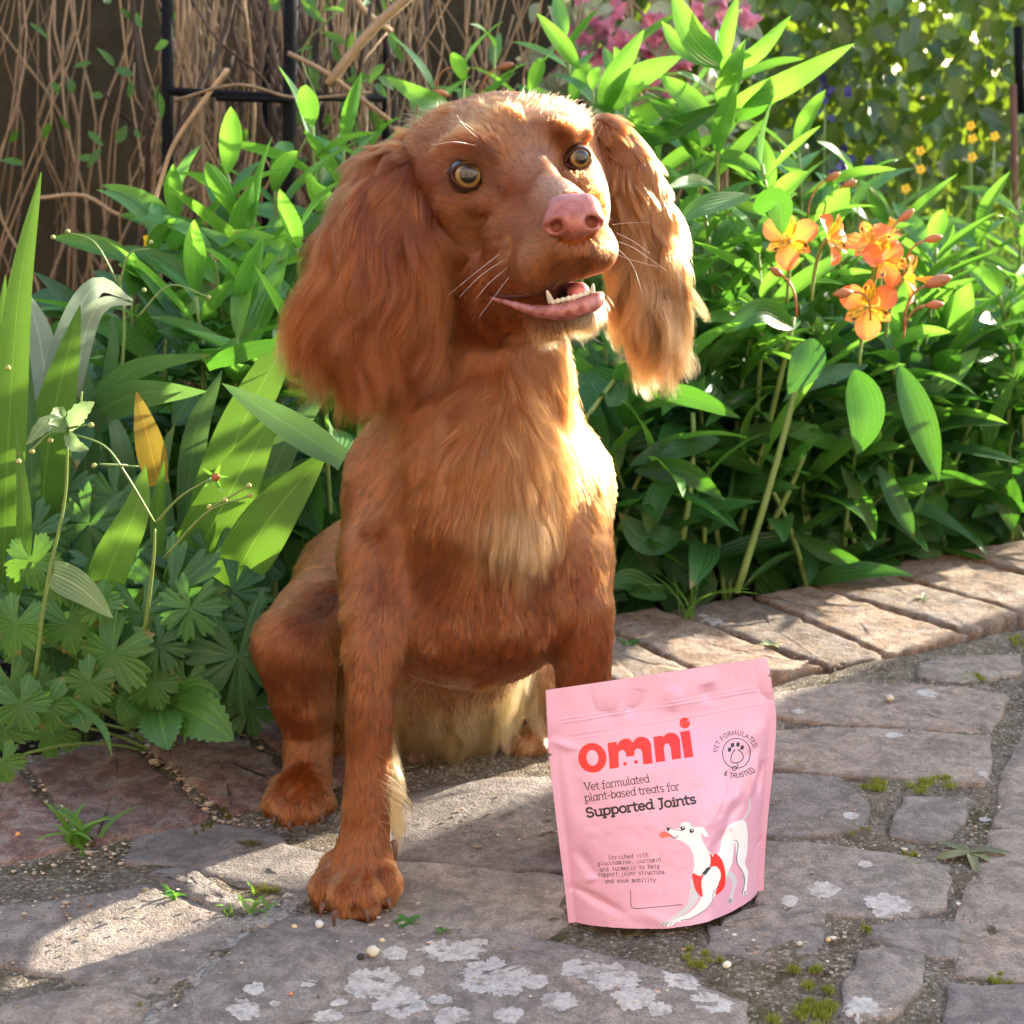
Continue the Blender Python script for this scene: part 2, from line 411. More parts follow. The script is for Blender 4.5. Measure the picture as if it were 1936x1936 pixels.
from mathutils.bvhtree import BVHTree
bv_, bf_, k_ = [], [], 0
for o in path.children:
    me = o.data; bv_ += [o.location + v.co for v in me.vertices]; bf_ += [[i + k_ for i in p.vertices] for p in me.polygons]; k_ += len(me.vertices)
BRICKS = BVHTree.FromPolygons(bv_, bf_)
def brick_top(x, y):
    h = BRICKS.ray_cast(Vector((x, y, 0.05)), Vector((0, 0, -1)))[0]
    return max(h.z, -0.002) if h else -0.002
def top_z(x, y): return 0.0034
for i, (px, py, rx, ry) in enumerate(LICH):
    c = gp(px, py); r1 = rx * 1.03 / ppm(c); r2 = r1 * (0.72 + 0.28 * ((i * 37) % 10) / 10)
    if ry / max(rx, 1) > 0.55: r2 = r1 * 1.1
    n = 80; th = np.linspace(0, 2 * np.pi, n, endpoint=False)
    rr = 1 + 0.10 * vnoise(np.stack([np.cos(th) * 15 + i, np.sin(th) * 15, 0 * th], 1), 5) + 0.16 * vnoise(np.stack([np.cos(th) * 2.2 + i, np.sin(th) * 2.2, 0 * th + i], 1), 3) + 0.13 * vnoise(np.stack([np.cos(th) * 6 + i, np.sin(th) * 6, 0 * th], 1), 4)
    a0 = i * 1.3
    V = []
    for s, z in ((1.0, -0.0008), (0.92, -0.0002), (0.8, 0.0001), (0.5, 0.0001)):
        x, y = np.cos(th) * rr * r1 * s, np.sin(th) * rr * r2 * s
        P = np.stack([c[0] + x * math.cos(a0 * 0.3) - y * math.sin(a0 * 0.3), c[1] + x * math.sin(a0 * 0.3) + y * math.cos(a0 * 0.3), 0 * x], 1)
        P[:, 2] = top_z(0, 0) + z + 0.0004 * vnoise(P * 300, 5)
        V.append(P)
    V.append([[c[0], c[1], top_z(0, 0) + 0.0001]])
    V = np.concatenate(V)
    F = [(k * n + a, k * n + (a + 1) % n, (k + 1) * n + (a + 1) % n, (k + 1) * n + a) for k in range(3) for a in range(n)] + [(3 * n + a, 3 * n + (a + 1) % n, 4 * n) for a in range(n)]
    for q in V[:-1]: q[2] = brick_top(q[0], q[1]) + (-0.0006 if 0 else 0.00025)
    V[-1][2] = brick_top(V[-1][0], V[-1][1]) + 0.0003
    mobj('lichen', V, F, M_LICH, path, uv=np.array([(0, 0)] * n + [(.14, 0)] * n + [(.3, 0)] * n + [(.6, 0)] * n + [(1, 0)]))

# loose grit in the joints (nobody could count it)
def blob_unit(seed, n=1):
    bm = bmesh.new(); bmesh.ops.create_icosphere(bm, subdivisions=n, radius=1.0)
    v = np.array([x.co for x in bm.verts]); f = [[q.index for q in p.verts] for p in bm.faces]; bm.free()
    return v * (1 + 0.25 * vnoise(v * 1.7, seed))[:, None], np.array(f)
m, nt, out = new_mat('grit')
oi = nd(nt, 'ShaderNodeNewGeometry')
gc = ramp(nt, oi.outputs['Random Per Island'], [(0.0, (0.12, 0.085, 0.055)), (0.5, (0.24, 0.18, 0.12)), (0.8, (0.40, 0.32, 0.23)), (0.93, (0.55, 0.48, 0.38)), (1.0, (0.40, 0.19, 0.09))])
p = nd(nt, 'ShaderNodeBsdfPrincipled', Base_Color=gc, Roughness=0.8); nt.links.new(p.outputs[0], out.inputs[0]); M_GRIT = m
gv, gf = blob_unit(3, 0) if False else blob_unit(3, 1); gv = gv * (1 + .3 * np.random.default_rng(2).normal(size=(len(gv), 1)))
pts = []
def scatter(px0, py0, px1, py1, n, spread, r0, r1, z=0.0):
    for _ in range(n):
        t = random.random(); c = gp(px0 + (px1 - px0) * t, py0 + (py1 - py0) * t)
        pts.append((c[0] + random.gauss(0, spread), c[1] + random.gauss(0, spread), z, random.uniform(r0, r1) * (1 if random.random() < .85 else 1.6)))
scatter(60, 1450, 190, 1620, 90, 0.006, 0.0006, 0.002); scatter(235, 1400, 430, 1560, 150, 0.006, 0.0006, 0.002, 0.001)
scatter(0, 1660, 560, 1540, 120, 0.01, 0.0004, 0.0014); scatter(420, 1390, 520, 1440, 60, 0.012, 0.0006, 0.0018, 0.003)
scatter(560, 1720, 760, 1770, 60, 0.014, 0.0004, 0.0012, 0.003); scatter(0, 1720, 420, 1720, 90, 0.03, 0.0004, 0.0013, 0.003)
scatter(1450, 1300, 1900, 1330, 120, 0.03, 0.0004, 0.0012); scatter(1500, 1600, 1860, 1640, 160, 0.02, 0.0004, 0.0013)
scatter(1880, 1330, 1840, 1700, 140, 0.012, 0.0004, 0.0012); scatter(1430, 1790, 1800, 1800, 160, 0.02, 0.0004, 0.0012)
scatter(1540, 1720, 1600, 1900, 90, 0.02, 0.0004, 0.0012); scatter(1560, 1240, 1900, 1180, 60, 0.02, 0.0004, 0.0012)
scatter(800, 1560, 1060, 1560, 90, 0.03, 0.0003, 0.0012, 0.003); scatter(0, 1800, 480, 1900, 70, 0.03, 0.0004, 0.001, 0.003)
scatter(700, 1800, 1400, 1850, 60, 0.04, 0.0004, 0.0011, 0.003); scatter(1400, 1350, 1900, 1900, 130, 0.10, 0.0004, 0.0011, 0.003)
scatter(1280, 1180, 1600, 1270, 60, 0.01, 0.0005, 0.0016, 0.001)
A = np.array(pts); nV = len(gv)
jit = rng.normal(0, 0.35, (len(A), 1, 3))
V = A[:, None, :3] + gv[None] * A[:, 3, None, None] * (np.array([1, 1, 0.7]) + 0.3 * rng.random((len(A), 1, 3))) + np.array([0, 0, 1]) * A[:, 3, None, None] * 0.3
F = (gf[None] + (np.arange(len(A)) * nV)[:, None, None]).reshape(-1, 3)
tag(mobj('grit', V.reshape(-1, 3), F, M_GRIT, smooth=False), kind='stuff')
# single pebbles one can pick out
def pebble(px, py, r, c, label, ry=1.0):
    q = gp(px, py, 0.003); v, f = blob_unit(int(px), 2)
    rad = r / ppm(q)
    o = mobj('pebble', v * np.array([rad, rad * ry, rad * 0.8]), f, plain('pebble_stone', c, 0.8), smooth=True)
    o.location = (q[0], q[1], q[2] + rad * 0.6)
    return tag(o, label, 'pebble')
pebble(706, 1805, 13, (0.5, 0.44, 0.32), 'pale cream pebble on the lichened slab, the largest pebble there')
pebble(682, 1812, 7, (0.03, 0.025, 0.02), 'small black pebble touching the big cream pebble')
pebble(604, 1752, 9, (0.55, 0.52, 0.46), 'white gravel stone in front of the dog\'s front claws')
pebble(556, 1755, 6, (0.6, 0.45, 0.25), 'tan seed lying on the slab beside the dog\'s big front paw', 0.5)
pebble(722, 1781, 6, (0.6, 0.45, 0.25), 'tan seed lying behind the largest cream pebble', 0.7)
pebble(550, 1881, 4, (0.55, 0.2, 0.06), 'tiny orange pebble on the grey slab near the bottom edge')
pebble(1374, 1828, 8, (0.66, 0.58, 0.45), 'cream pebble at the edge of the moss in front of the bag')
pebble(1566, 1779, 5, (0.6, 0.4, 0.2), 'tan pebble in the mortar between the moss tufts')
pebble(1512, 1787, 6, (0.5, 0.45, 0.38), 'greyish pebble on the small brick below the pink bag', 0.7)
pebble(1562, 1841, 6, (0.04, 0.035, 0.03), 'black pebble on the square brick near the bottom right')
pebble(1681, 1325, 8, (0.5, 0.42, 0.3), 'tan pebble on the long grey brick behind the bag')
pebble(34, 1580, 5, (0.6, 0.28, 0.1), 'orange pebble on the purple edging brick at far left')
pebble(198, 1409, 6, (0.55, 0.2, 0.09), 'red pebble under the drooping leaf on the edging brick')
# ================================================================= SMOOTH SOLIDS
class Field:
    def __init__(s, lo, hi, h):
        s.lo = np.array(lo, float); s.h = h
        s.n = np.ceil((np.array(hi) - s.lo) / h).astype(int) + 1
        s.d = np.full(s.n, 1.0, np.float32)
    def _win(s, lo, hi):
        a = np.clip(np.floor((lo - s.lo) / s.h).astype(int), 0, s.n); b = np.clip(np.ceil((hi - s.lo) / s.h).astype(int) + 1, 0, s.n)
        sl = tuple(slice(i, j) for i, j in zip(a, b))
        ax = [(s.lo[i] + s.h * np.arange(a[i], b[i])).astype(np.float32) for i in range(3)]
        return sl, ax[0][:, None, None], ax[1][None, :, None], ax[2][None, None, :]
    def _mix(s, sl, d, k, sub):
        a = s.d[sl]
        if a.size == 0: return
        if sub:
            h = np.clip(0.5 - 0.5 * (a + d) / k, 0, 1); s.d[sl] = a * (1 - h) + (-d) * h + k * h * (1 - h)
        else:
            h = np.clip(0.5 + 0.5 * (a - d) / k, 0, 1); s.d[sl] = a * (1 - h) + d * h - k * h * (1 - h)
    def cap(s, p, r1, q, r2, k=0.02, sub=False, flat=None):
        p, q = np.array(p, float), np.array(q, float); m = max(r1, r2) + k + 0.012
        sl, x, y, z = s._win(np.minimum(p, q) - m, np.maximum(p, q) + m)
        b = (q - p).astype(np.float32); bb = float(b @ b) + 1e-12
        X, Y, Z = x - np.float32(p[0]), y - np.float32(p[1]), z - np.float32(p[2])
        t = np.clip((X * b[0] + Y * b[1] + Z * b[2]) / bb, 0, 1)
        d = np.sqrt((X - t * b[0]) ** 2 + (Y - t * b[1]) ** 2 + (Z - t * b[2]) ** 2) - (r1 + (r2 - r1) * t)
        s._mix(sl, d, k, sub)
    def ell(s, c, r, k=0.02, rot=(0, 0, 0), sub=False):
        c = np.array(c, float); r = np.broadcast_to(np.array(r, float), (3,)); m = r.max() + k + 0.012
        sl, x, y, z = s._win(c - m, c + m)
        from mathutils import Euler
        M = np.array(Euler([R(a) for a in rot]).to_matrix())
        X, Y, Z = x - np.float32(c[0]), y - np.float32(c[1]), z - np.float32(c[2])
        u = [(X * M[0, i] + Y * M[1, i] + Z * M[2, i]) for i in range(3)]
        k0 = np.sqrt(sum((u[i] / r[i]) ** 2 for i in range(3))); k1 = np.sqrt(sum((u[i] / r[i] ** 2) ** 2 for i in range(3)))
        s._mix(sl, k0 * (k0 - 1) / np.maximum(k1, 1e-6), k, sub)
    def chain(s, P, k=0.02, sub=False):
        C = np.array([p for p, _ in P]); m = max(r for _, r in P) + k + 0.012
        sl, x, y, z = s._win(C.min(0) - m, C.max(0) + m); D = None
        for (p, r1), (q, r2) in zip(P[:-1], P[1:]):
            b = (q - p).astype(np.float32); bb = float(b @ b) + 1e-12
            X, Y, Z = x - np.float32(p[0]), y - np.float32(p[1]), z - np.float32(p[2])
            t = np.clip((X * b[0] + Y * b[1] + Z * b[2]) / bb, 0, 1); t2 = t * t * (3 - 2 * t)
            d = np.sqrt((X - t * b[0]) ** 2 + (Y - t * b[1]) ** 2 + (Z - t * b[2]) ** 2) - (r1 + (r2 - r1) * t2)
            D = d if D is None else np.minimum(D, d)
        s._mix(sl, D, k, sub)
    def sample(s, P):
        q = (P - s.lo) / s.h; q = np.clip(q, 0, np.array(s.n) - 1.001); i = q.astype(np.int32); f = (q - i).astype(np.float32); d = 0
        for a in (0, 1):
            for b in (0, 1):
                for c in (0, 1):
                    w = (f[:, 0] if a else 1 - f[:, 0]) * (f[:, 1] if b else 1 - f[:, 1]) * (f[:, 2] if c else 1 - f[:, 2])
                    d = d + w * s.d[i[:, 0] + a, i[:, 1] + b, i[:, 2] + c]
        return d
    def mesh(s, smooth=2):
        d = s.d; ins = d < 0
        nx, ny, nz = d.shape
        cs = [ins[i:nx - 1 + i, j:ny - 1 + j, l:nz - 1 + l] for i in (0, 1) for j in (0, 1) for l in (0, 1)]
        cnt = np.zeros(cs[0].shape, np.int8)
        for c in cs: cnt += c
        act = (cnt > 0) & (cnt < 8)
        I = np.argwhere(act); idx = np.full(act.shape, -1, np.int32); idx[act] = np.arange(len(I))
        acc = np.zeros((len(I), 3)); w = np.zeros(len(I))
        cor = [(i, j, l) for i in (0, 1) for j in (0, 1) for l in (0, 1)]
        val = {c: d[I[:, 0] + c[0], I[:, 1] + c[1], I[:, 2] + c[2]] for c in cor}
        for a in cor:
            for ax in range(3):
                if a[ax] == 0:
                    b = list(a); b[ax] = 1; b = tuple(b)
                    m = (val[a] < 0) != (val[b] < 0)
                    t = np.where(m, val[a] / np.where(m, val[a] - val[b], 1), 0)
                    p = np.tile(np.array(a, float), (len(I), 1)); p[:, ax] += t
                    acc += p * m[:, None]; w += m
        V = s.lo + s.h * (I + acc / w[:, None])
        F = []
        for ax in range(3):
            o1, o2 = [(1, 2), (2, 0), (0, 1)][ax]
            sl0 = [slice(1, -1)] * 3; sl0[ax] = slice(0, -1)
            sl1 = list(sl0); sl1[ax] = slice(1, None)
            a, b = ins[tuple(sl0)], ins[tuple(sl1)]
            E = np.argwhere(a != b); st = a[tuple(E.T)]
            g = E.copy(); g[:, o1] += 1; g[:, o2] += 1
            def cell(u, v):
                q = g.copy(); q[:, o1] -= u; q[:, o2] -= v; return idx[tuple(q.T)]
            f = np.stack([cell(1, 1), cell(0, 1), cell(0, 0), cell(1, 0)], 1)
            f = np.where(st[:, None], f, f[:, ::-1]); F.append(f)
        F = np.concatenate(F); F = F[(F >= 0).all(1)]
        for _ in range(smooth):
            a = np.zeros_like(V); n = np.zeros(len(V))
            for i in range(4):
                j = (i + 1) % 4
                np.add.at(a, F[:, i], V[F[:, j]]); np.add.at(a, F[:, j], V[F[:, i]]); np.add.at(n, F[:, i], 1); np.add.at(n, F[:, j], 1)
            V = 0.45 * V + 0.55 * a / np.maximum(n, 1)[:, None]
        return V, F
def vnormals(V, F):
    fn = np.cross(V[F[:, 2]] - V[F[:, 0]], V[F[:, 3 if F.shape[1] == 4 else 1]] - V[F[:, 1 if F.shape[1] == 4 else 0]])
    if F.shape[1] == 3: fn = np.cross(V[F[:, 1]] - V[F[:, 0]], V[F[:, 2]] - V[F[:, 0]])
    n = np.zeros_like(V)
    for i in range(F.shape[1]): np.add.at(n, F[:, i], fn)
    return unit(n)
# ================================================================= DOG
def B(px, py, Y, r):                     # joint: centre and radius (radius in photo pixels at that depth)
    c = at(px, py, Y); return c, r / ppm(c)
dog = Field((-0.25, 0.86, -0.012), (0.19, 1.46, 0.545), 0.0021)
def dcap(a, b, k=0.02, sub=False): dog.cap(*B(*a), *B(*b), k, sub)
def dchain(P, k=0.02, sub=False): dog.chain([B(*a) for a in P], k, sub)
def dell(px, py, Y, rx, ry, rz, k=0.02, rot=(0, 0, 0), sub=False):   # rx, rz in photo pixels, ry in metres
    c = at(px, py, Y); s = ppm(c); dog.ell(c, (rx / s, ry, rz / s), k, rot, sub)
# trunk
dell(905, 985, 1.115, 232, 0.095, 265, 0.03)
dell(885, 1165, 1.085, 175, 0.075, 118, 0.035)
dcap((890, 960, 1.14, 200), (800, 1210, 1.30, 190), 0.04)
dcap((860, 1240, 1.20, 120), (800, 1340, 1.28, 120), 0.04)
dcap((950, 600, 1.100, 100), (915, 880, 1.105, 155), 0.04)
dcap((960, 700, 1.07, 62), (930, 900, 1.045, 60), 0.04)
dell(905, 880, 1.035, 110, 0.03, 130, 0.04)
dcap((860, 1010, 1.02, 62), (850, 1180, 1.02, 60), 0.03)       # breast muscles either side of the sternum
dcap((985, 1010, 1.025, 60), (985, 1160, 1.03, 55), 0.03)
dcap((786, 1050, 0.995, 15), (800, 1215, 0.99, 17), 0.022, True)       # hollows between the arms and the breast
dcap((1032, 1060, 1.0, 14), (1035, 1210, 1.0, 16), 0.022, True)
dcap((938, 1070, 0.985, 10), (945, 1200, 0.985, 12), 0.018, True)
# fore legs
dchain([(775, 905, 1.10, 118), (728, 1060, 1.05, 88), (712, 1165, 1.02, 64), (706, 1230, 1.005, 54), (700, 1330, 0.995, 44), (697, 1440, 0.99, 40), (692, 1560, 0.982, 43), (682, 1640, 0.975, 54)], 0.014)
dchain([(1060, 900, 1.11, 92), (1085, 1050, 1.065, 74), (1100, 1150, 1.045, 58), (1103, 1290, 1.045, 50), (1112, 1460, 1.05, 40), (1128, 1545, 1.054, 40)], 0.014)
for x, y, Y, r in [(616, 1692, 0.960, 31), (653, 1710, 0.946, 32), (692, 1706, 0.946, 32), (728, 1680, 0.960, 29)]:
    dcap((x * 0.62 + 683 * 0.38, y - 56, Y + 0.022, 30), (x, y - 10, Y, r), 0.004)
    dcap((x, y - 10, Y, r - 2), (x, y + 14, Y - 0.004, r - 9), 0.003)
for a, b in [((634, 1722, .940), (650, 1655, .962)), ((672, 1728, .936), (676, 1655, .955)), ((711, 1712, .940), (702, 1655, .960))]: dcap((a[0], a[1], a[2], 7), (b[0], b[1], b[2], 3), 0.006, True)
for x, y, Y, r in [(1104, 1588, 1.036, 25), (1126, 1598, 1.028, 26), (1152, 1598, 1.028, 26), (1176, 1584, 1.036, 25)]:
    dcap((x * 0.6 + 1136 * 0.4, y - 45, Y + 0.02, 28), (x, y, Y, r), 0.005)
# hind legs
dchain([(690, 1110, 1.26, 130), (608, 1175, 1.19, 92), (562, 1222, 1.155, 84), (570, 1310, 1.155, 62), (582, 1385, 1.16, 45), (582, 1455, 1.152, 45), (572, 1505, 1.13, 52)], 0.012)
dcap((640, 1320, 1.22, 70), (655, 1470, 1.22, 45), 0.03)
for x, y, Y, r in [(524, 1528, 1.105, 27), (549, 1544, 1.094, 28), (581, 1544, 1.094, 28), (607, 1526, 1.106, 26)]:
    dcap((x * 0.6 + 570 * 0.4, y - 40, Y + 0.02, 28), (x, y - 6, Y, r), 0.004)
    dcap((x, y - 6, Y, r - 2), (x, y + 12, Y - 0.004, r - 8), 0.003)
for a, b in [((536, 1556, 1.09), (548, 1500, 1.10)), ((565, 1560, 1.083), (568, 1500, 1.095)), ((595, 1556, 1.09), (588, 1500, 1.10))]: dcap((a[0], a[1], a[2], 6), (b[0], b[1], b[2], 3), 0.005, True)
dchain([(930, 1180, 1.30, 150), (1050, 1290, 1.245, 78), (1060, 1370, 1.24, 48), (1010, 1400, 1.235, 42), (985, 1408, 1.225, 33)], 0.022)
# head
dell(952, 340, 1.094, 182, 0.068, 150, 0.02)
dell(975, 274, 1.060, 120, 0.035, 60, 0.02, (0, -10, 0))
dcap((990, 326, 1.032, 44), (1078, 400, 0.960, 39), 0.012)
dcap((1002, 452, 1.016, 84), (1088, 456, 0.960, 61), 0.012)
dell(812, 330, 1.100, 58, 0.035, 80, 0.02)
dell(858, 455, 1.098, 92, 0.044, 112, 0.022)
dcap((1060, 322, 1.002, 5), (1068, 343, 0.988, 5), 0.010, True)
dell(990, 300, 0.998, 26, 0.010, 34, 0.016, (0, 0, 0), True)
dcap((880, 300, 1.092, 86), (1042, 284, 1.090, 82), 0.02)
dell(1098, 395, 1.056, 52, 0.04, 90, 0.016)
dell(905, 274, 1.034, 44, 0.016, 22, 0.010, (0, 14, 0))
dcap((862, 290, 1.044, 15), (912, 284, 1.025, 15), 0.006)
dell(1060, 244, 1.042, 36, 0.014, 20, 0.010, (0, 20, 0))
dcap((1066, 250, 1.040, 12), (1106, 252, 1.046, 12), 0.006)
dcap((850, 382, 1.048, 20), (925, 384, 1.022, 16), 0.008)
dcap((1078, 344, 1.024, 13), (1112, 340, 1.036, 13), 0.006)
dcap((940, 530, 1.028, 54), (1035, 512, 0.972, 50), 0.010)      # upper lips
dcap((1030, 508, 0.970, 50), (1078, 480, 0.952, 38), 0.010)
dcap((1095, 472, 0.950, 38), (1132, 476, 0.958, 33), 0.009)
dcap((930, 572, 1.050, 52), (1060, 588, 0.988, 40), 0.012)      # lower jaw
dcap((1035, 590, 0.984, 38), (1108, 582, 0.966, 33), 0.008)
dcap((935, 570, 1.080, 108), (945, 690, 1.09, 105), 0.03)
# mouth cleft, eye sockets
dcap((1058, 543, 0.945, 18), (1104, 526, 0.935, 33), 0.003, True)
dcap((1058, 543, 0.985, 18), (1098, 526, 0.965, 32), 0.003, True)
dcap((935, 566, 0.992, 5), (1058, 556, 0.950, 8), 0.004, True)
EYE_L, EYE_R = at(882, 333, 1.030), at(1092, 300, 1.036)
dog.ell(EYE_L, (0.0108, 0.013, 0.0092), 0.003, (0, 0, 0), True)
dog.ell(EYE_R, (0.0072, 0.012, 0.0080), 0.003, (0, 0, 0), True)
DV, DF = dog.mesh(2)
DN = vnormals(DV, DF)
def surf(field, px, py, y0=0.86, y1=1.3):          # where a sight line meets the solid
    for Y in np.arange(y0, y1, 0.0007):
        q = at(px, py, Y); i = np.round((q - field.lo) / field.h).astype(int)
        if (i >= 0).all() and (i < field.n).all() and field.d[tuple(i)] < 0: return q
    return at(px, py, 1.0)
# ears: flat flaps under the long hair
def ear_solid(pts, lo, hi, squash):
    fl = Field(lo, hi, 0.002)
    for a, b in zip(pts[:-1], pts[1:]):
        (p, r), (q, s) = B(*a), B(*b)
        n = 6
        for t in np.linspace(0, 1, n):
            c = p + (q - p) * t; rr = r + (s - r) * t
            fl.ell(c, (rr, squash, rr * 0.8), 0.012)
    return fl
earL = ear_solid([(786, 292, 1.098, 34), (738, 345, 1.075, 56), (726, 440, 1.06, 92), (722, 530, 1.055, 106), (722, 590, 1.055, 84)], (-0.2, 0.98, 0.22), (0.0, 1.14, 0.52), 0.013)
earR = ear_solid([(1140, 245, 1.085, 30), (1180, 320, 1.085, 48), (1208, 430, 1.085, 60), (1228, 540, 1.085, 52), (1240, 620, 1.085, 34)], (0.03, 0.98, 0.22), (0.17, 1.2, 0.54), 0.010)
ELV, ELF = earL.mesh(2); ERV, ERF = earR.mesh(2)
# ---- dog: skin, eyes, nose, mouth, claws
DOG = empty('dog', (-0.03, 1.08, 0.0))
tag(DOG, 'chestnut brown spaniel sitting on the brick path with long wavy ears and open mouth', 'dog')
def dl(v): return np.asarray(v, float) - np.array(DOG.location)
FUR_DARK, FUR_MID, FUR_TAN, FUR_CREAM = np.array([0.05, 0.011, 0.003]), np.array([0.165, 0.0375, 0.0048]), np.array([0.26, 0.080, 0.017]), np.array([0.56, 0.30, 0.115])
_WB = {}
def wblob(P, px, py, Y, s):
    k = (px, py, Y)
    if k not in _WB: _WB[k] = surf(dog, px, py) if (py < 480 and 770 < px < 1160 and Y < 1.045) else at(px, py, Y)
    c = _WB[k]; return np.exp(-((P - c) ** 2).sum(-1) / (2 * s * s))
def fur_color(P, N=None):
    c = np.tile(FUR_MID, (len(P), 1))
    def mixin(w, col):
        nonlocal c
        w = np.clip(w, 0, 1)[:, None]; c = c * (1 - w) + np.asarray(col) * w
    mixin(0.55 * wblob(P, 950, 760, 1.03, 0.026), FUR_TAN); mixin(0.6 * wblob(P, 945, 850, 1.01, 0.022), FUR_TAN * 1.1)
    mixin(0.75 * wblob(P, 968, 990, 1.0, 0.015), FUR_CREAM * 0.7); mixin(0.6 * wblob(P, 1085, 790, 1.04, 0.016), FUR_TAN * 1.2)
    mixin(0.9 * wblob(P, 850, 1330, 1.24, 0.06), FUR_CREAM * 0.9)
    mixin(0.5 * wblob(P, 905, 225, 1.03, 0.018), FUR_TAN * 0.85); mixin(0.3 * wblob(P, 980, 215, 1.04, 0.03), FUR_TAN)
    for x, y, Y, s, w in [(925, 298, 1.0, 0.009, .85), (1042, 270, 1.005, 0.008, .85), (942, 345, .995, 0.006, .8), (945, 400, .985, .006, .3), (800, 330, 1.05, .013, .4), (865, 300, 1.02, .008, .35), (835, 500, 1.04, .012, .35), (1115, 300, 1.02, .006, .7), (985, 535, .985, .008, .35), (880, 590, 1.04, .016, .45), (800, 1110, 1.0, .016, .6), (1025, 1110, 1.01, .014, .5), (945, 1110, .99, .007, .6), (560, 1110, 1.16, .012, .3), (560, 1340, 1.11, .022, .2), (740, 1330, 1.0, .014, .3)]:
        mixin(w * wblob(P, x, y, Y, s), FUR_DARK * 1.2)  # own rust marks by the eyes, plus hollow and crease shade painted into the coat
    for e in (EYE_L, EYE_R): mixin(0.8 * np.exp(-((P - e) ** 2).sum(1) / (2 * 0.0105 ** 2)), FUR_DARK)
    mixin(0.4 * wblob(P, 1050, 355, 0.98, 0.013), np.array([0.30, 0.13, 0.06])); mixin(0.4 * wblob(P, 1000, 300, 1.0, 0.012), np.array([0.27, 0.11, 0.05]))  # whitish sheen on the muzzle bridge painted into the coat as paler tint
    mixin(0.5 * wblob(P, 850, 440, 1.02, 0.014), FUR_TAN * 0.8); mixin(0.45 * wblob(P, 900, 400, 1.0, 0.010), FUR_TAN * .8)
    mixin(0.6 * wblob(P, 1010, 500, 0.965, 0.013), FUR_TAN * 0.95); mixin(0.5 * wblob(P, 1060, 490, 0.95, 0.010), FUR_TAN * 0.9)
    mixin(0.7 * wblob(P, 1130, 590, 0.96, 0.009), np.array([0.55, 0.42, 0.30])); mixin(0.55 * wblob(P, 1155, 500, 0.955, 0.012), FUR_TAN * 1.2)
    for x, y, Y, s in [(655, 1700, 0.95, .013), (565, 1515, 1.10, .018)]: mixin(0.85 * wblob(P, x, y, Y, s), FUR_TAN * 1.05)
    for x, y, Y, s in [(720, 1010, 1.02, .02), (570, 1200, 1.1, .020), (1120, 960, 1.05, .02), (700, 1180, .99, .02)]: mixin(0.18 * wblob(P, x, y, Y, s), FUR_TAN * .8)
    v = fbm(P * np.array([60, 60, 30]), 21, 3)[:, None]
    return c * (1 + 0.05 * v)
# skin
m, nt, out = new_mat('dog_skin')
at_ = nd(nt, 'ShaderNodeAttribute', dict(attribute_name='skin'))
p = nd(nt, 'ShaderNodeBsdfPrincipled', Base_Color=at_.outputs[0], Roughness=0.9)
p.inputs['Specular IOR Level'].default_value = 0.03
nt.links.new(p.outputs[0], out.inputs[0]); M_SKIN = m
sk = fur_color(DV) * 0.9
def paint(a, P, px, py, Y, s, col, w=1.0):
    g = np.clip(w * wblob(P, px, py, Y, s), 0, 1)[:, None]; a[:] = a * (1 - g) + np.asarray(col) * g
LIP = (0.42, 0.17, 0.14)
for x, y, Y in [(950, 572, 0.998), (975, 578, 0.985), (1010, 583, 0.968), (1040, 577, 0.955), (1065, 572, 0.95), (1090, 566, 0.948), (1112, 560, 0.95)]: paint(sk, DV, x, y, Y, 0.0052, LIP, 1.5)
for x, y, Y in [(1075, 545, 0.985), (1095, 530, 0.975), (1085, 540, 0.965), (1060, 550, 0.985)]: paint(sk, DV, x, y, Y, 0.010, (0.012, 0.004, 0.004), 1.6)
for e in (EYE_L, EYE_R):
    g = np.clip(1.6 * np.exp(-((DV - e) ** 2).sum(1) / (2 * 0.0085 ** 2)), 0, 1)[:, None]; sk[:] = sk * (1 - g) + np.array([0.045, 0.018, 0.012]) * g
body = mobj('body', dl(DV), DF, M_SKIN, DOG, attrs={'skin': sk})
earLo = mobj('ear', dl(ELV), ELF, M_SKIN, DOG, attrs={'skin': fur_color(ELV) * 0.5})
earRo = mobj('ear', dl(ERV), ERF, M_SKIN, DOG, attrs={'skin': fur_color(ERV) * 0.6})
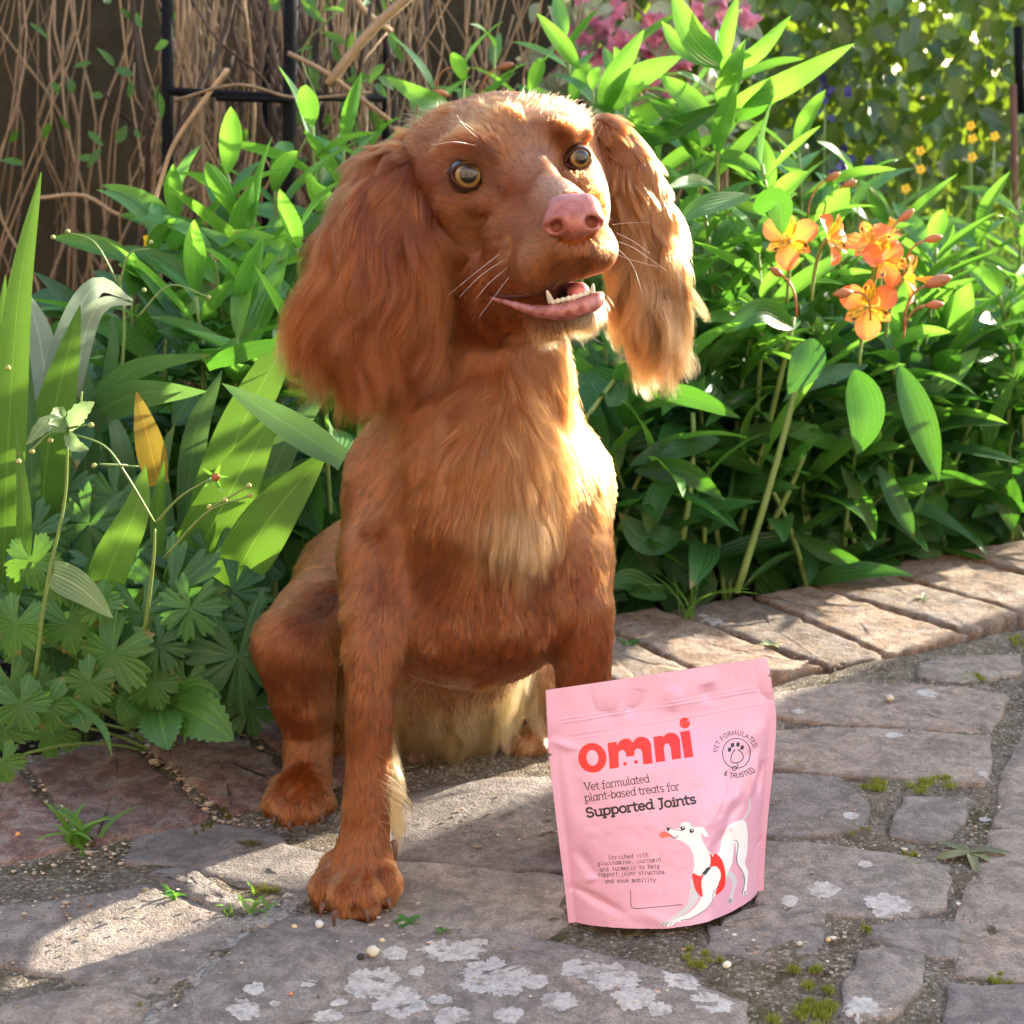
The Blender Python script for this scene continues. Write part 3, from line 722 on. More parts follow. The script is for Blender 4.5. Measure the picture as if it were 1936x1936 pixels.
# eyes
def eye_mat(name):
    m, nt, out = new_mat(name)
    tc = nd(nt, 'ShaderNodeTexCoord').outputs['Object']
    sep = nd(nt, 'ShaderNodeSeparateXYZ', Vector=tc)
    r = mth(nt, 'SQRT', mth(nt, 'ADD', mth(nt, 'POWER', sep.outputs[0], 2.0), mth(nt, 'POWER', sep.outputs[1], 2.0)))
    ang = mth(nt, 'ARCTAN2', sep.outputs[1], sep.outputs[0])
    ns = nd(nt, 'ShaderNodeTexNoise', dict(noise_dimensions='2D'), Vector=nd(nt, 'ShaderNodeCombineXYZ', X=mth(nt, 'MULTIPLY', ang, 5.0), Y=mth(nt, 'MULTIPLY', r, 2.0)).outputs[0], Scale=3.0, Detail=3.0)
    col = ramp(nt, r, [(0.0, (0.006, 0.005, 0.005)), (0.39, (0.007, 0.005, 0.004)), (0.45, (0.09, 0.05, 0.015)), (0.54, (0.36, 0.23, 0.055)), (0.60, (0.28, 0.16, 0.035)), (0.70, (0.03, 0.012, 0.006)), (1.0, (0.03, 0.012, 0.007))])
    col = mixc(nt, mth(nt, 'MULTIPLY', ns.outputs[0], 0.55), col, (0.10, 0.06, 0.02), 'MULTIPLY')
    p = nd(nt, 'ShaderNodeBsdfPrincipled', Base_Color=col, Roughness=0.25)
    p.inputs['Coat Weight'].default_value = 0.45; p.inputs['Coat Roughness'].default_value = 0.16
    nt.links.new(p.outputs[0], out.inputs[0]); return m
M_EYE = eye_mat('dog_eye')
def eyeball(c, r, gaze):
    bm = bmesh.new(); bmesh.ops.create_uvsphere(bm, u_segments=32, v_segments=20, radius=1.0)
    me = bpy.data.meshes.new('eye'); bm.to_mesh(me); bm.free(); me.materials.append(M_EYE)
    for q in me.polygons: q.use_smooth = True
    o = link('eye', me, DOG); o.location = Vector(c) - DOG.location
    o.rotation_euler = Vector(gaze).to_track_quat('Z', 'Y').to_euler(); o.scale = (r, r, r); return o
GL = unit(np.array([0.12, -1.0, 0.12])); GR = unit(np.array([0.22, -1.0, 0.14]))
eyeball(EYE_L + np.array([0, 0.0040, 0]), 0.0119, GL); eyeball(EYE_R + np.array([0, 0.0030, 0]), 0.0095, GR)
M_LID = plain('eyelid_skin', (0.035, 0.011, 0.005), 0.6, 0.25)
M_LIDLOW = plain('lower_lid_skin', (0.10, 0.030, 0.016), 0.5, 0.35)
def lid(c, gaze, w, h, tilt, inner, R0):
    """two almond rims of skin lying on the eyeball; inner = sign of the corner with the tear duct"""
    z = gaze; x = unit(np.array([math.cos(tilt), 0, math.sin(tilt)])); x = unit(x - z * (x @ z)); y = np.cross(z, x)
    if y[2] < 0: y = -y
    for top in (1, 0):
        n = 30; th = np.linspace(-.12, np.pi + .12, n) if top else np.linspace(np.pi - .05, 2 * np.pi + .05, n); V = []
        prof = [(0.0, -.0010), (-0.0001, .0001), (0.0006, .0004), (0.0018, -.0002), (0.0032, -.0028)] if top else [(0.0, -.0010), (0.0, -.0000), (0.0003, .0001), (0.0008, -.0004), (0.0016, -.0024)]
        for gr, dr in prof:
            cx, sy = np.cos(th), np.sin(th)
            X = cx * (w + gr) + 0.0024 * inner * np.clip(cx * inner, 0, 1) ** 4
            Y = np.sign(sy) * np.abs(sy) ** 1.1 * (h + gr) * (0.70 if top else 0.92) - 0.0014 * np.clip(cx * inner, 0, 1) ** 3
            d = np.sqrt(np.maximum((R0 + dr) ** 2 - (X ** 2 + Y ** 2) * 0.74, 4e-6))
            V.append(c + X[:, None] * x + Y[:, None] * y + d[:, None] * z)
        V = np.concatenate(V); F = [(k * n + a, k * n + a + 1, (k + 1) * n + a + 1, (k + 1) * n + a) for k in range(4) for a in range(n - 1)]
        mobj('upper_eyelid' if top else 'lower_eyelid', dl(V), F, M_LID if top else M_LIDLOW, DOG)
lid(EYE_L + np.array([0, 0.0040, 0]), GL, 0.0094, 0.0080, -0.10, 1, 0.0119); lid(EYE_R + np.array([0, 0.0030, 0]), GR, 0.0064, 0.0072, 0.22, -1, 0.0095)
# nose
nf = Field(at(1000, 500, 0.9), at(1170, 340, 1.0), 0.0007)
nf = Field((0.005, 0.90, 0.40), (0.075, 0.99, 0.46), 0.0006)
def ncap(a, b, k, sub=False): nf.cap(*B(*a), *B(*b), k, sub)
c = at(1084, 412, 0.948); nf.ell(c, (50 / ppm(c), 0.015, 36 / ppm(c)), 0.005, (0, 6, 0))
ncap((1050, 424, 0.942, 25), (1058, 410, 0.944, 22), 0.005); ncap((1118, 416, 0.942, 24), (1112, 404, 0.944, 22), 0.005)
ncap((1086, 425, 0.938, 22), (1088, 455, 0.944, 13), 0.006); ncap((1060, 392, 0.95, 20), (1108, 388, 0.95, 20), 0.008)
ncap((1056, 424, 0.925, 8), (1052, 428, 0.94, 11), 0.003, True); ncap((1052, 429, 0.932, 9), (1032, 434, 0.938, 4), 0.003, True)
ncap((1116, 417, 0.925, 8), (1118, 420, 0.94, 11), 0.003, True); ncap((1120, 421, 0.932, 9), (1138, 425, 0.938, 4), 0.003, True)
ncap((1088, 432, 0.926, 2), (1090, 462, 0.930, 2.5), 0.003, True)
NV, NF = nf.mesh(2)
m, nt, out = new_mat('nose_leather')
pos = nd(nt, 'ShaderNodeNewGeometry').outputs['Position']
vo = nd(nt, 'ShaderNodeTexVoronoi', Vector=pos, Scale=1100.0); no = nd(nt, 'ShaderNodeTexNoise', Vector=pos, Scale=180.0)
b = nd(nt, 'ShaderNodeBump', Strength=0.35, Distance=0.0006, Height=vo.outputs['Distance'])
p = nd(nt, 'ShaderNodeBsdfPrincipled', Base_Color=ramp(nt, no.outputs[0], [(0.3, (0.25, 0.065, 0.042)), (0.7, (0.36, 0.12, 0.08))]), Roughness=0.36, Normal=b.outputs[0])
p.inputs['Subsurface Weight'].default_value = 0.0
nt.links.new(p.outputs[0], out.inputs[0]); M_NOSE = m
mobj('nose', dl(NV), NF, M_NOSE, DOG)
# tongue, teeth
M_TONG = plain('tongue', (0.55, 0.17, 0.17), 0.3, 0.5); M_TOOTH = plain('tooth', (0.62, 0.57, 0.44), 0.3, 0.5)
tf = Field((0.0, 0.92, 0.34), (0.08, 1.03, 0.43), 0.001)
tf.cap(*B(1056, 556, 0.990, 22), *B(1096, 552, 0.964, 19), 0.01)
TV, TF = tf.mesh(2); mobj('tongue', dl(TV), TF, M_TONG, DOG)
def tooth(a, b, r):
    m_ = MB(); p0, p1 = at(*a), at(*b); t = np.linspace(0, 1, 6)
    m_.tube(p0 + (p1 - p0) * t[:, None], r * np.sqrt(np.maximum(1 - t ** 1.6, 0.03)), 8)
    mobj('tooth', dl(np.concatenate(m_.v)), m_.f, M_TOOTH, DOG)
tooth((1042, 572, 0.957), (1034, 549, 0.951), 0.0019); tooth((1120, 556, 0.953), (1121, 536, 0.950), 0.0016)
P = catmull([at(1044, 572, .956), at(1065, 567, .953), at(1090, 561, .951), at(1114, 553, .952)], 30); m_ = MB(); m_.tube(P, .0015 * (1 + .25 * np.sin(np.linspace(0, 44, 30))), 8)
mobj('tooth_row', dl(np.concatenate(m_.v)), m_.f, M_TOOTH, DOG)
m, nt, out = new_mat('lip_skin')
pos = nd(nt, 'ShaderNodeNewGeometry').outputs['Position']
no = nd(nt, 'ShaderNodeTexNoise', Vector=pos, Scale=210.0, Detail=4.0)
b = nd(nt, 'ShaderNodeBump', Strength=0.5, Distance=0.001, Height=no.outputs[0])
p = nd(nt, 'ShaderNodeBsdfPrincipled', Base_Color=ramp(nt, no.outputs[0], [(0.35, (0.22, 0.055, 0.04)), (0.65, (0.42, 0.165, 0.135))]), Roughness=0.32, Normal=b.outputs[0])
nt.links.new(p.outputs[0], out.inputs[0]); M_LIP = m
P = catmull([at(928, 563, 1.001), at(965, 574, 0.982), at(1005, 586, 0.966), at(1050, 590, 0.954), at(1090, 584, 0.949), at(1120, 572, 0.951), at(1138, 556, 0.960)], 40)
m_ = MB(); m_.tube(P, np.interp(np.linspace(0, 1, 40), [0, .15, .35, .6, .9, 1], [.0008, .0018, .0034, .0054, .0050, .0018]) * (1 + 0.10 * vnoise(P * 260, 8)), 10)
mobj('lip', dl(np.concatenate(m_.v)), m_.f, M_LIP, DOG)
P = catmull([at(928, 558, 1.003), at(965, 561, 0.983), at(1010, 556, 0.964), at(1040, 541, 0.954), at(1075, 514, 0.948), at(1110, 502, 0.948), at(1132, 512, 0.957)], 40)
m_ = MB(); m_.tube(P, np.interp(np.linspace(0, 1, 40), [0, .15, .9, 1], [.0006, .0011, .0012, .0006]), 8)
mobj('lip', dl(np.concatenate(m_.v)), m_.f, plain('upper_lip_skin', (0.07, 0.018, 0.012), 0.6, 0.3), DOG)
# claws
M_CLAW = plain('claw', (0.10, 0.045, 0.025), 0.5, 0.4)
def claw(a, b, c_, r):
    m_ = MB(); P = bez(at(*a), at(*b), at(*c_), 7); m_.tube(P, np.linspace(r, r * 0.35, 7), 7)
    mobj('claw', dl(np.concatenate(m_.v)), m_.f, M_CLAW, DOG)
for a in [((612, 1708, 0.938), (606, 1720, 0.933), (606, 1732, 0.934)), ((634, 1722, 0.928), (630, 1738, 0.924), (632, 1752, 0.927)), ((693, 1722, 0.926), (695, 1735, 0.922), (696, 1745, 0.925)), ((733, 1700, 0.940), (738, 1710, 0.935), (738, 1722, 0.936)),
          ((744, 1590, 0.968), (750, 1608, 0.963), (746, 1626, 0.965)), ((520, 1545, 1.085), (517, 1555, 1.08), (518, 1562, 1.082)), ((548, 1556, 1.075), (546, 1566, 1.07), (548, 1572, 1.074)), ((580, 1556, 1.075), (581, 1566, 1.07), (580, 1572, 1.074)), ((608, 1542, 1.086), (612, 1550, 1.082), (612, 1558, 1.083))]:
    claw(*a, 0.0021)
# ---- dog: fur
from mathutils.kdtree import KDTree
m, nt, out = new_mat('dog_fur')
a_ = nd(nt, 'ShaderNodeAttribute', dict(attribute_name='tint'))
hb = nd(nt, 'ShaderNodeBsdfHairPrincipled', dict(model='CHIANG', parametrization='COLOR'))
nt.links.new(a_.outputs[0], hb.inputs['Color'])
hb.inputs['IOR'].default_value = 1.55; hb.inputs['Roughness'].default_value = 0.27; hb.inputs['Radial Roughness'].default_value = 0.40
if 'Random Roughness' in hb.inputs: hb.inputs['Random Roughness'].default_value = 0.2
nt.links.new(hb.outputs[0], out.inputs[0]); M_FUR = m
def roots_on(V, F, N, density, seed):
    r = np.random.default_rng(seed)
    T = np.concatenate([F[:, [0, 1, 2]], F[:, [0, 2, 3]]])
    A = 0.5 * np.linalg.norm(np.cross(V[T[:, 1]] - V[T[:, 0]], V[T[:, 2]] - V[T[:, 0]]), axis=1)
    C = V[T].mean(1); Nf = unit(N[T].sum(1))
    lam = A * density(C, Nf)
    n = np.floor(lam).astype(int) + (r.random(len(lam)) < (lam % 1)); i = np.repeat(np.arange(len(T)), n)
    u, v = r.random(len(i)), r.random(len(i)); s = u + v > 1; u[s], v[s] = 1 - u[s], 1 - v[s]
    t = T[i]; w = 1 - u - v
    P = V[t[:, 0]] * w[:, None] + V[t[:, 1]] * u[:, None] + V[t[:, 2]] * v[:, None]
    return P, unit(N[t[:, 0]] * w[:, None] + N[t[:, 1]] * u[:, None] + N[t[:, 2]] * v[:, None])
def facing(P, N):
    return (unit(np.array([0, 0, CAM_H]) - P) * N).sum(1)
def strands(P, N, D, L, lift, npt=5, grav=0.0, wave=0.0, wfreq=60.0, noise=0.25, clump=0, cfac=0.5, seed=0, cpow=1.3, keep=None, ids=None):
    r = np.random.default_rng(seed); n = len(P)
    D = unit(D - N * (D * N).sum(1, keepdims=True))
    D = unit(D + noise * v3noise(P * 55, seed + 3) + 0.5 * noise * v3noise(P * 160, seed + 9) + 0.10 * r.normal(size=(n, 3)))
    L = (L * (0.75 + 0.5 * r.random(n)))[:, None]
    t = np.linspace(0, 1, npt)
    lift = np.broadcast_to(np.asarray(lift, float), (n,))[:, None]
    S_ = np.empty((n, npt, 3)); cur = P - N * 0.0006; S_[:, 0] = cur
    sd = np.cross(D, N)
    for k in range(1, npt):
        tk = (k - 0.5) / (npt - 1)
        d = unit(D + N * lift * (1 - 0.9 * tk) + np.array([0, 0, -1.0]) * grav * tk)
        if wave: d = unit(d + sd * (wave * np.cos(wfreq * tk * L * 1.0 + 9 * vnoise(P * 38, seed + 40)[:, None]))
                               + N * (0.6 * wave * np.sin(wfreq * tk * L + 9 * vnoise(P * 38, seed + 41)[:, None])))
        cur = cur + d * L / (npt - 1); S_[:, k] = cur
    if clump:
        nc = max(1, n // clump); ci = r.choice(n, nc, replace=False); kd = KDTree(nc)
        for j, q in enumerate(ci): kd.insert(P[q], j)
        kd.balance(); near = np.array([kd.find(q)[1] for q in P.tolist()])
        if ids is not None: ids.append(r.random(nc)[near])
        Cs = S_[ci[near]]; f = cfac * t ** cpow
        S_ = S_ + (Cs - S_) * f[None, :, None]
    if keep is not None:
        for k in range(1, npt):
            S_[:, k] += N * np.clip(0.0004 + 0.0010 * k / npt - keep.sample(S_[:, k]), 0, 0.02)[:, None]
    return S_
def fur_obj(name, S_, col, rad, parent, tip=0.25, label=None):
    n, k, _ = S_.shape
    hc = bpy.data.hair_curves.new(name); hc.add_curves([k] * n)
    hc.attributes['position'].data.foreach_set('vector', dl(S_).astype(np.float32).ravel())
    ra = hc.attributes.get('radius') or hc.attributes.new('radius', 'FLOAT', 'POINT')
    prof = np.interp(np.linspace(0, 1, k), [0, 0.55, 1], [1, 0.85, tip])
    ra.data.foreach_set('value', (np.broadcast_to(np.asarray(rad, float).reshape(-1, 1), (n, k)) * prof).astype(np.float32).ravel())
    ca = hc.attributes.new('tint', 'FLOAT_COLOR', 'CURVE')
    ca.data.foreach_set('color', np.concatenate([np.clip(col, 0.004, 0.95), np.ones((n, 1))], 1).astype(np.float32).ravel())
    hc.materials.append(M_FUR)
    o = link(name, hc, parent)
    return o
# combing: what way the coat lies (photo px, depth, direction right / down in px, away from the camera, reach)
COMB = [(1040, 360, 0.985, -60, -60, 60, .020), (980, 250, 1.02, -35, -80, 70, .03), (900, 240, 1.03, -70, -50, 60, .03), (1080, 230, 1.03, 40, -70, 60, .02), (820, 300, 1.04, -90, 40, 40, .03),
        (870, 430, 1.01, -90, 45, 40, .03), (960, 440, .985, -85, 35, 50, .025), (1010, 490, .97, -80, 50, 40, .02), (1075, 480, .94, -30, 90, 0, .014), (1140, 490, .95, 60, 70, 20, .014), (1060, 600, .96, -50, 70, 10, .02),
        (960, 590, .99, -80, 60, 30, .02), (1110, 380, .98, 30, -30, 80, .016), (880, 560, 1.02, -60, 80, 40, .025), (950, 690, 1.05, -5, 100, 0, .04), (850, 780, 1.06, -20, 100, 0, .04), (1050, 740, 1.06, 30, 100, 0, .04),
        (900, 850, 1.02, -50, 90, 0, .03), (990, 850, 1.02, 25, 100, 0, .03), (1080, 850, 1.05, 40, 95, 10, .04), (780, 900, 1.05, -40, 95, 10, .04), (700, 1000, 1.03, -20, 100, 20, .04), (880, 1000, 1.0, -20, 100, 0, .04), (1080, 1000, 1.04, 30, 100, 10, .04),
        (830, 1130, 1.0, -40, 70, 20, .03), (960, 1130, 1.0, -10, 90, 20, .03), (880, 1240, 1.0, 0, 90, 60, .03), (700, 1200, 1.0, -10, 100, 30, .04), (697, 1400, .98, -10, 100, 15, .05), (690, 1580, .96, -10, 98, -10, .03), (655, 1690, .93, -5, 90, -25, .03),
        (1100, 1200, 1.02, 5, 100, 10, .05), (1105, 1450, 1.02, 0, 100, 0, .05), (600, 1040, 1.15, -60, 80, 10, .05), (560, 1180, 1.1, -40, 95, 0, .04), (570, 1300, 1.1, 0, 100, 10, .04), (580, 1420, 1.12, 5, 100, 0, .04), (565, 1520, 1.09, -5, 90, -25, .03),
        (860, 1330, 1.2, 30, 95, -30, .06), (700, 1100, 1.3, -40, 80, 30, .1), (1010, 1400, 1.2, -60, 50, -30, .04)]
CC = np.array([surf(dog, a[0], a[1]) if a[1] < 480 else at(a[0], a[1], a[2]) for a in COMB]); CD = unit(np.array([[a[3], a[5], -a[4]] for a in COMB], float)); CS = np.array([a[6] for a in COMB])
def comb(P):
    D = np.zeros_like(P) + np.array([0, 0, -1e-4])
    for c, d, s in zip(CC, CD, CS): D += np.exp(-((P - c) ** 2).sum(1) / (2 * s * s))[:, None] * d
    return unit(D)
def head_w(P):                            # 1 on the head, 0 on the body
    return np.clip((P[:, 2] - 0.355) / 0.04, 0, 1)
def muzzle_w(P): return np.clip(wblob(P, 1080, 470, 0.95, 0.030) * 1.3, 0, 1)
BARE = [(1085, 412, 0.940, 0.0132), (1080, 548, 0.955, 0.0085), (1060, 556, 0.958, 0.008), (1100, 535, 0.958, 0.011), (1085, 540, .972, .012), (1100, 562, 0.949, 0.0055), (1075, 570, 0.95, 0.0058), (1045, 576, 0.955, 0.005), (1015, 583, 0.966, 0.0045), (985, 578, 0.978, 0.0035)]
def bare(P):
    w = np.zeros(len(P))
    for x, y, Y, s in BARE: w = np.maximum(w, ((P - at(x, y, Y)) ** 2).sum(1) < (s * 1.05) ** 2)
    w = np.maximum(w, ((P - EYE_L) ** 2 * np.array([0.72, 0.3, 1.0])).sum(1) < 0.0087 ** 2); w = np.maximum(w, ((P - EYE_R) ** 2 * np.array([1.0, 0.3, 1.0])).sum(1) < 0.0078 ** 2)
    return w
FD = 1.0                                  # fur density factor
def dens_body(C, N):
    f = facing(C, N); d = 2.6e6 * np.where(f < -0.25, 0.25, 1.0)
    d = d * (1 + 1.5 * head_w(C)); d = np.where(C[:, 2] < 0.004, 0, d)
    under_ear = np.zeros(len(C))
    return FD * d * (1 - bare(C))
P, N = roots_on(DV, DF, DN, dens_body, 5)
L = 0.0085 - 0.0020 * head_w(P) - 0.0016 * muzzle_w(P)
L = L + 0.010 * np.clip(wblob(P, 930, 830, 1.02, 0.05) + wblob(P, 960, 700, 1.05, 0.03), 0, 1) + 0.004 * wblob(P, 900, 230, 1.03, 0.03)
dd = np.minimum(((P - EYE_L) ** 2).sum(1), ((P - EYE_R) ** 2).sum(1)) ** 0.5
L = L * np.clip((dd - 0.006) / 0.014, 0.35, 1)
L = np.where(P[:, 2] < 0.035, L * 0.75, L)
CID = []
S_ = strands(P, N, comb(P), L, 0.10 + 0.16 * rng.random(len(P)), 5, 0.05, 0.0, noise=0.30, clump=10, cfac=0.55, seed=1, keep=dog, ids=CID)
fl = comb(P); fl = unit(fl - N * (fl * N).sum(1, keepdims=True)); q_ = P - fl * (P * fl).sum(1, keepdims=True) * 0.8
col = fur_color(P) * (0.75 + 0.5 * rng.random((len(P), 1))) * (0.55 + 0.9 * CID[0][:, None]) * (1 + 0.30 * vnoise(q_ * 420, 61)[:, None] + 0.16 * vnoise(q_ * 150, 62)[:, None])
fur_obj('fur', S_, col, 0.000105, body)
print('fur', len(P))
# long hair of the ears
def ear_fur(fld, V, F, obj, dirs, lfun, seed, dark, dens=1.9e6, grav=0.35, wave=0.42, lift=0.12):
    N_ = vnormals(V, F)
    P, N = roots_on(V, F, N_, lambda C, Nf: FD * dens * np.where(facing(C, Nf) < -0.3, 0.25, 1.0), seed)
    D = np.zeros_like(P)
    for x, y, Y, dx, dy, dY, s in dirs: D += wblob(P, x, y, Y, s)[:, None] * unit(np.array([[dx, dY, -dy]], float)) + np.array([0, 0, -1e-4])
    L = lfun(P)
    S_ = strands(P, N, D, L, lift, 10, grav, wave, 75.0, noise=0.17, clump=75, cfac=0.70, seed=seed, cpow=1.15, keep=fld)
    c = dark(P) * (0.6 + 0.8 * rng.random((len(P), 1))) * (1 + .5 * vnoise(P * np.array([260, 260, 20]), 63)[:, None])
    fur_obj('ear_fur', S_, c, 0.00010, obj, tip=0.15); print('ear', len(P))
zt, zb = at(800, 260, 1.07)[2], at(716, 660, 1.055)[2]
def e_t(P): return np.clip((zt - P[:, 2]) / (zt - zb), 0, 1)
def earc(P):
    t = e_t(P)[:, None]; return FUR_MID * (1 - t) * 0.85 + t * np.array([0.158, 0.034, 0.0046]) + 0 * P
ear_fur(earL, ELV, ELF, earLo, [(800, 280, 1.07, -60, 60, -10, .02), (730, 360, 1.06, -45, 90, -5, .03), (640, 480, 1.05, -30, 100, 0, .03), (740, 520, 1.04, -12, 100, -5, .03), (820, 560, 1.04, 12, 100, 0, .025), (700, 640, 1.05, -10, 100, 0, .04)],
        lambda P: 0.016 + 0.064 * np.clip(e_t(P) * 1.8, 0, 1) ** 1.2 * np.clip(1.25 - 0.55 * e_t(P), 0, 1), 71, earc)
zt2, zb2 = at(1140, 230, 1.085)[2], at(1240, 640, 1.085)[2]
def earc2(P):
    t = np.clip((zt2 - P[:, 2]) / (zt2 - zb2), 0, 1)[:, None]; return FUR_MID * (1 - t) + t * np.array([0.36, 0.15, 0.052])  # sunlit paleness of this ear painted into its tint, stronger towards the tip
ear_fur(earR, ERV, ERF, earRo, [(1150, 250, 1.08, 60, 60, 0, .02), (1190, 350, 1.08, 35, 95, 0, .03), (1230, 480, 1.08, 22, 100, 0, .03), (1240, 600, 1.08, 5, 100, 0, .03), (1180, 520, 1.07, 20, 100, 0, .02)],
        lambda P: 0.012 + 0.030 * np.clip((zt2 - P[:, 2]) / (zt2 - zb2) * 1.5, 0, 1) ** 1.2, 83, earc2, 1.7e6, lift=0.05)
# feathering: chest ruff, belly, back of the legs
def tuft(spots, n, Lr, col, seed, lift=0.5, grav=0.5, wave=0.35, clump=30, rad=0.0001, parent=None, name='feathering', cfac=0.65):
    r = np.random.default_rng(seed); Ps, Ns, Ds, Ls = [], [], [], []
    kdv = KDTree(len(DV))
    for x, y, Y, s, dx, dy, dY, l in spots:
        c = at(x, y, Y); w = np.exp(-((DV - c) ** 2).sum(1) / (2 * s * s)) * (facing(DV, DN) > -0.5); w[bare(DV) > 0] = 0
        k = max(1, int(n * FD)); i = r.choice(len(DV), k, p=w / w.sum())
        Ps.append(DV[i] + r.normal(0, 0.0012, (k, 3))); Ns.append(DN[i]); Ds.append(np.tile(unit(np.array([dx, dY, -dy], float)), (k, 1))); Ls.append(np.full(k, l))
    P, N, D, L = np.concatenate(Ps), np.concatenate(Ns), np.concatenate(Ds), np.concatenate(Ls)
    S_ = strands(P, N, D, L, lift, 8, grav, wave, 80.0, noise=0.4, clump=clump, cfac=cfac, seed=seed, cpow=0.9)
    c = col(P) * (0.75 + 0.5 * r.random((len(P), 1)))
    fur_obj(name, S_, c, rad, parent or body, tip=0.15)
tuft([(960, 740, 1.04, .012, -10, 100, -10, .032), (915, 760, 1.04, .013, -35, 95, -5, .032), (1000, 770, 1.05, .012, 20, 100, -5, .030), (930, 840, 1.02, .013, -45, 85, -5, .032), (980, 850, 1.02, .012, 10, 100, -5, .032), (1075, 760, 1.05, .012, 25, 95, -5, .034), (860, 850, 1.03, .018, -30, 100, 0, .026)],
     1000, .03, lambda P: fur_color(P) * 0.85, 101, 0.35, 0.3, 0.25, 26)
tuft([(965, 950, 1.0, .012, 0, 100, -5, .034), (950, 1000, 1.0, .012, -5, 100, -5, .034), (990, 1000, 1.0, .010, 8, 100, -5, .03)], 900, .03, lambda P: fur_color(P) * 0.85, 103, 0.30, 0.4, 0.15, 30)
cream = lambda P: np.tile(FUR_CREAM * 0.92, (len(P), 1))
tuft([(800, 1310, 1.2, .022, -10, 100, -10, .040), (870, 1310, 1.2, .022, 15, 100, -10, .050), (930, 1300, 1.2, .018, 35, 95, -10, .050), (980, 1290, 1.2, .016, 50, 85, -10, .042), (760, 1330, 1.22, .018, -5, 100, -5, .034), (830, 1370, 1.22, .02, 15, 100, -15, .03)],
     1100, .05, cream, 107, 0.45, 0.5, 0.35, 45, cfac=0.85)
tuft([(742, 1460, 1.0, .008, 60, 75, 5, .034), (745, 1490, 0.995, .008, 45, 90, 0, .034), (742, 1430, 1.0, .008, 65, 60, 5, .03)], 420, .04, cream, 109, 0.5, 0.6, 0.35, 40)
tuft([(1020, 180, 1.06, .012, 20, -60, 60, .013), (1080, 200, 1.06, .012, 50, -60, 50, .014), (780, 262, 1.08, .012, -60, -10, 50, .018), (900, 200, 1.06, .014, -40, -50, 60, .011)], 260, .02, lambda P: np.tile(FUR_TAN * 0.9, (len(P), 1)), 113, 0.5, 0.1, 0.2, 12, cfac=0.4)
tuft([(1040, 622, .98, .008, -15, 100, -5, .014), (1090, 615, .965, .007, 10, 100, -5, .012), (1130, 600, .96, .005, 30, 95, -5, .010)], 500, .01, lambda P: np.tile(FUR_TAN * .5 + FUR_CREAM * .4, (len(P), 1)), 117, 0.5, 0.4, 0.1, 4, cfac=0.3, rad=0.00007)
# whiskers and brow hairs
M_WHISK = plain('whisker', (0.85, 0.82, 0.76), 0.35, 0.5)
def whisker(pts, r=0.00011):
    P = catmull([at(*q) for q in pts], 12); m_ = MB(); m_.tube(P, np.linspace(r, r * 0.3, 12), 5)
    mobj('whisker', dl(np.concatenate(m_.v)), m_.f, M_WHISK, DOG)
for w in [[(1158, 425, .955), (1180, 422, .94), (1230, 420, .93)], [(1163, 455, .955), (1200, 470, .94), (1262, 513, .93)], [(1160, 462, .955), (1195, 500, .94), (1215, 555, .935)], [(1160, 478, .953), (1190, 490, .94), (1245, 505, .93)],
          [(1165, 440, .957), (1195, 455, .94), (1228, 478, .935)], [(955, 490, .985), (910, 520, .965), (868, 562, .955)], [(960, 505, .982), (925, 535, .96), (900, 565, .95)], [(945, 480, .99), (900, 515, .97), (845, 560, .96)],
          [(965, 520, .98), (935, 560, .955), (905, 600, .945)], [(905, 262, 1.012), (880, 240, .99), (862, 215, .985)], [(900, 275, 1.012), (860, 268, .99), (815, 275, .98)], [(895, 245, 1.015), (875, 232, .995), (850, 228, .99)],
          [(1085, 622, .96), (1100, 650, .95), (1108, 665, .95)], [(1110, 618, .957), (1125, 640, .95), (1140, 650, .95)]]:
    whisker(w)
# ================================================================= TREAT BAG
BC = dict(ox=1000, oy=1200, s=500 / 1610.0)
BAG = empty('treat_bag', (0.10, 0.955, 0.0))
tag(BAG, 'pink stand-up pouch of dog treats standing on the path beside the dog', 'treat bag')
def bl(v): return np.asarray(v, float) - np.array(BAG.location)
Ledge = [(1075, 1752), (1069, 1690), (1058, 1600), (1046, 1500), (1037, 1420), (1034, 1360), (1032, 1305)]
Redge = [(1443, 1690), (1447, 1600), (1456, 1500), (1464, 1420), (1467, 1350), (1457, 1290), (1450, 1243)]
tv = np.array([0, .14, .34, .56, .74, .87, 1.0])
def edge_curve(pts, Y0, lean):
    P = np.array([at(x, y, Y0 + lean * t) for (x, y), t in zip(pts, tv)]); P[0, 2] = 0.0025
    C = catmull(P, 400); k = np.linspace(0, 1, 400)
    tq = np.interp(k, np.linspace(0, 1, len(tv)), tv)
    return lambda v: np.stack([np.interp(v, tq, C[:, i]) for i in range(3)], -1)
EL, ER = edge_curve(Ledge, gp(1075, 1752)[1], 0.022), edge_curve(Redge, gp(1443, 1690)[1], 0.026)
_bx = unit(ER(np.array([.5]))[0] - EL(np.array([.5]))[0]); BAGN = unit(np.cross(_bx, np.array([0, 0.12, 1.0])))
if BAGN[1] > 0: BAGN = -BAGN
CREASE = []
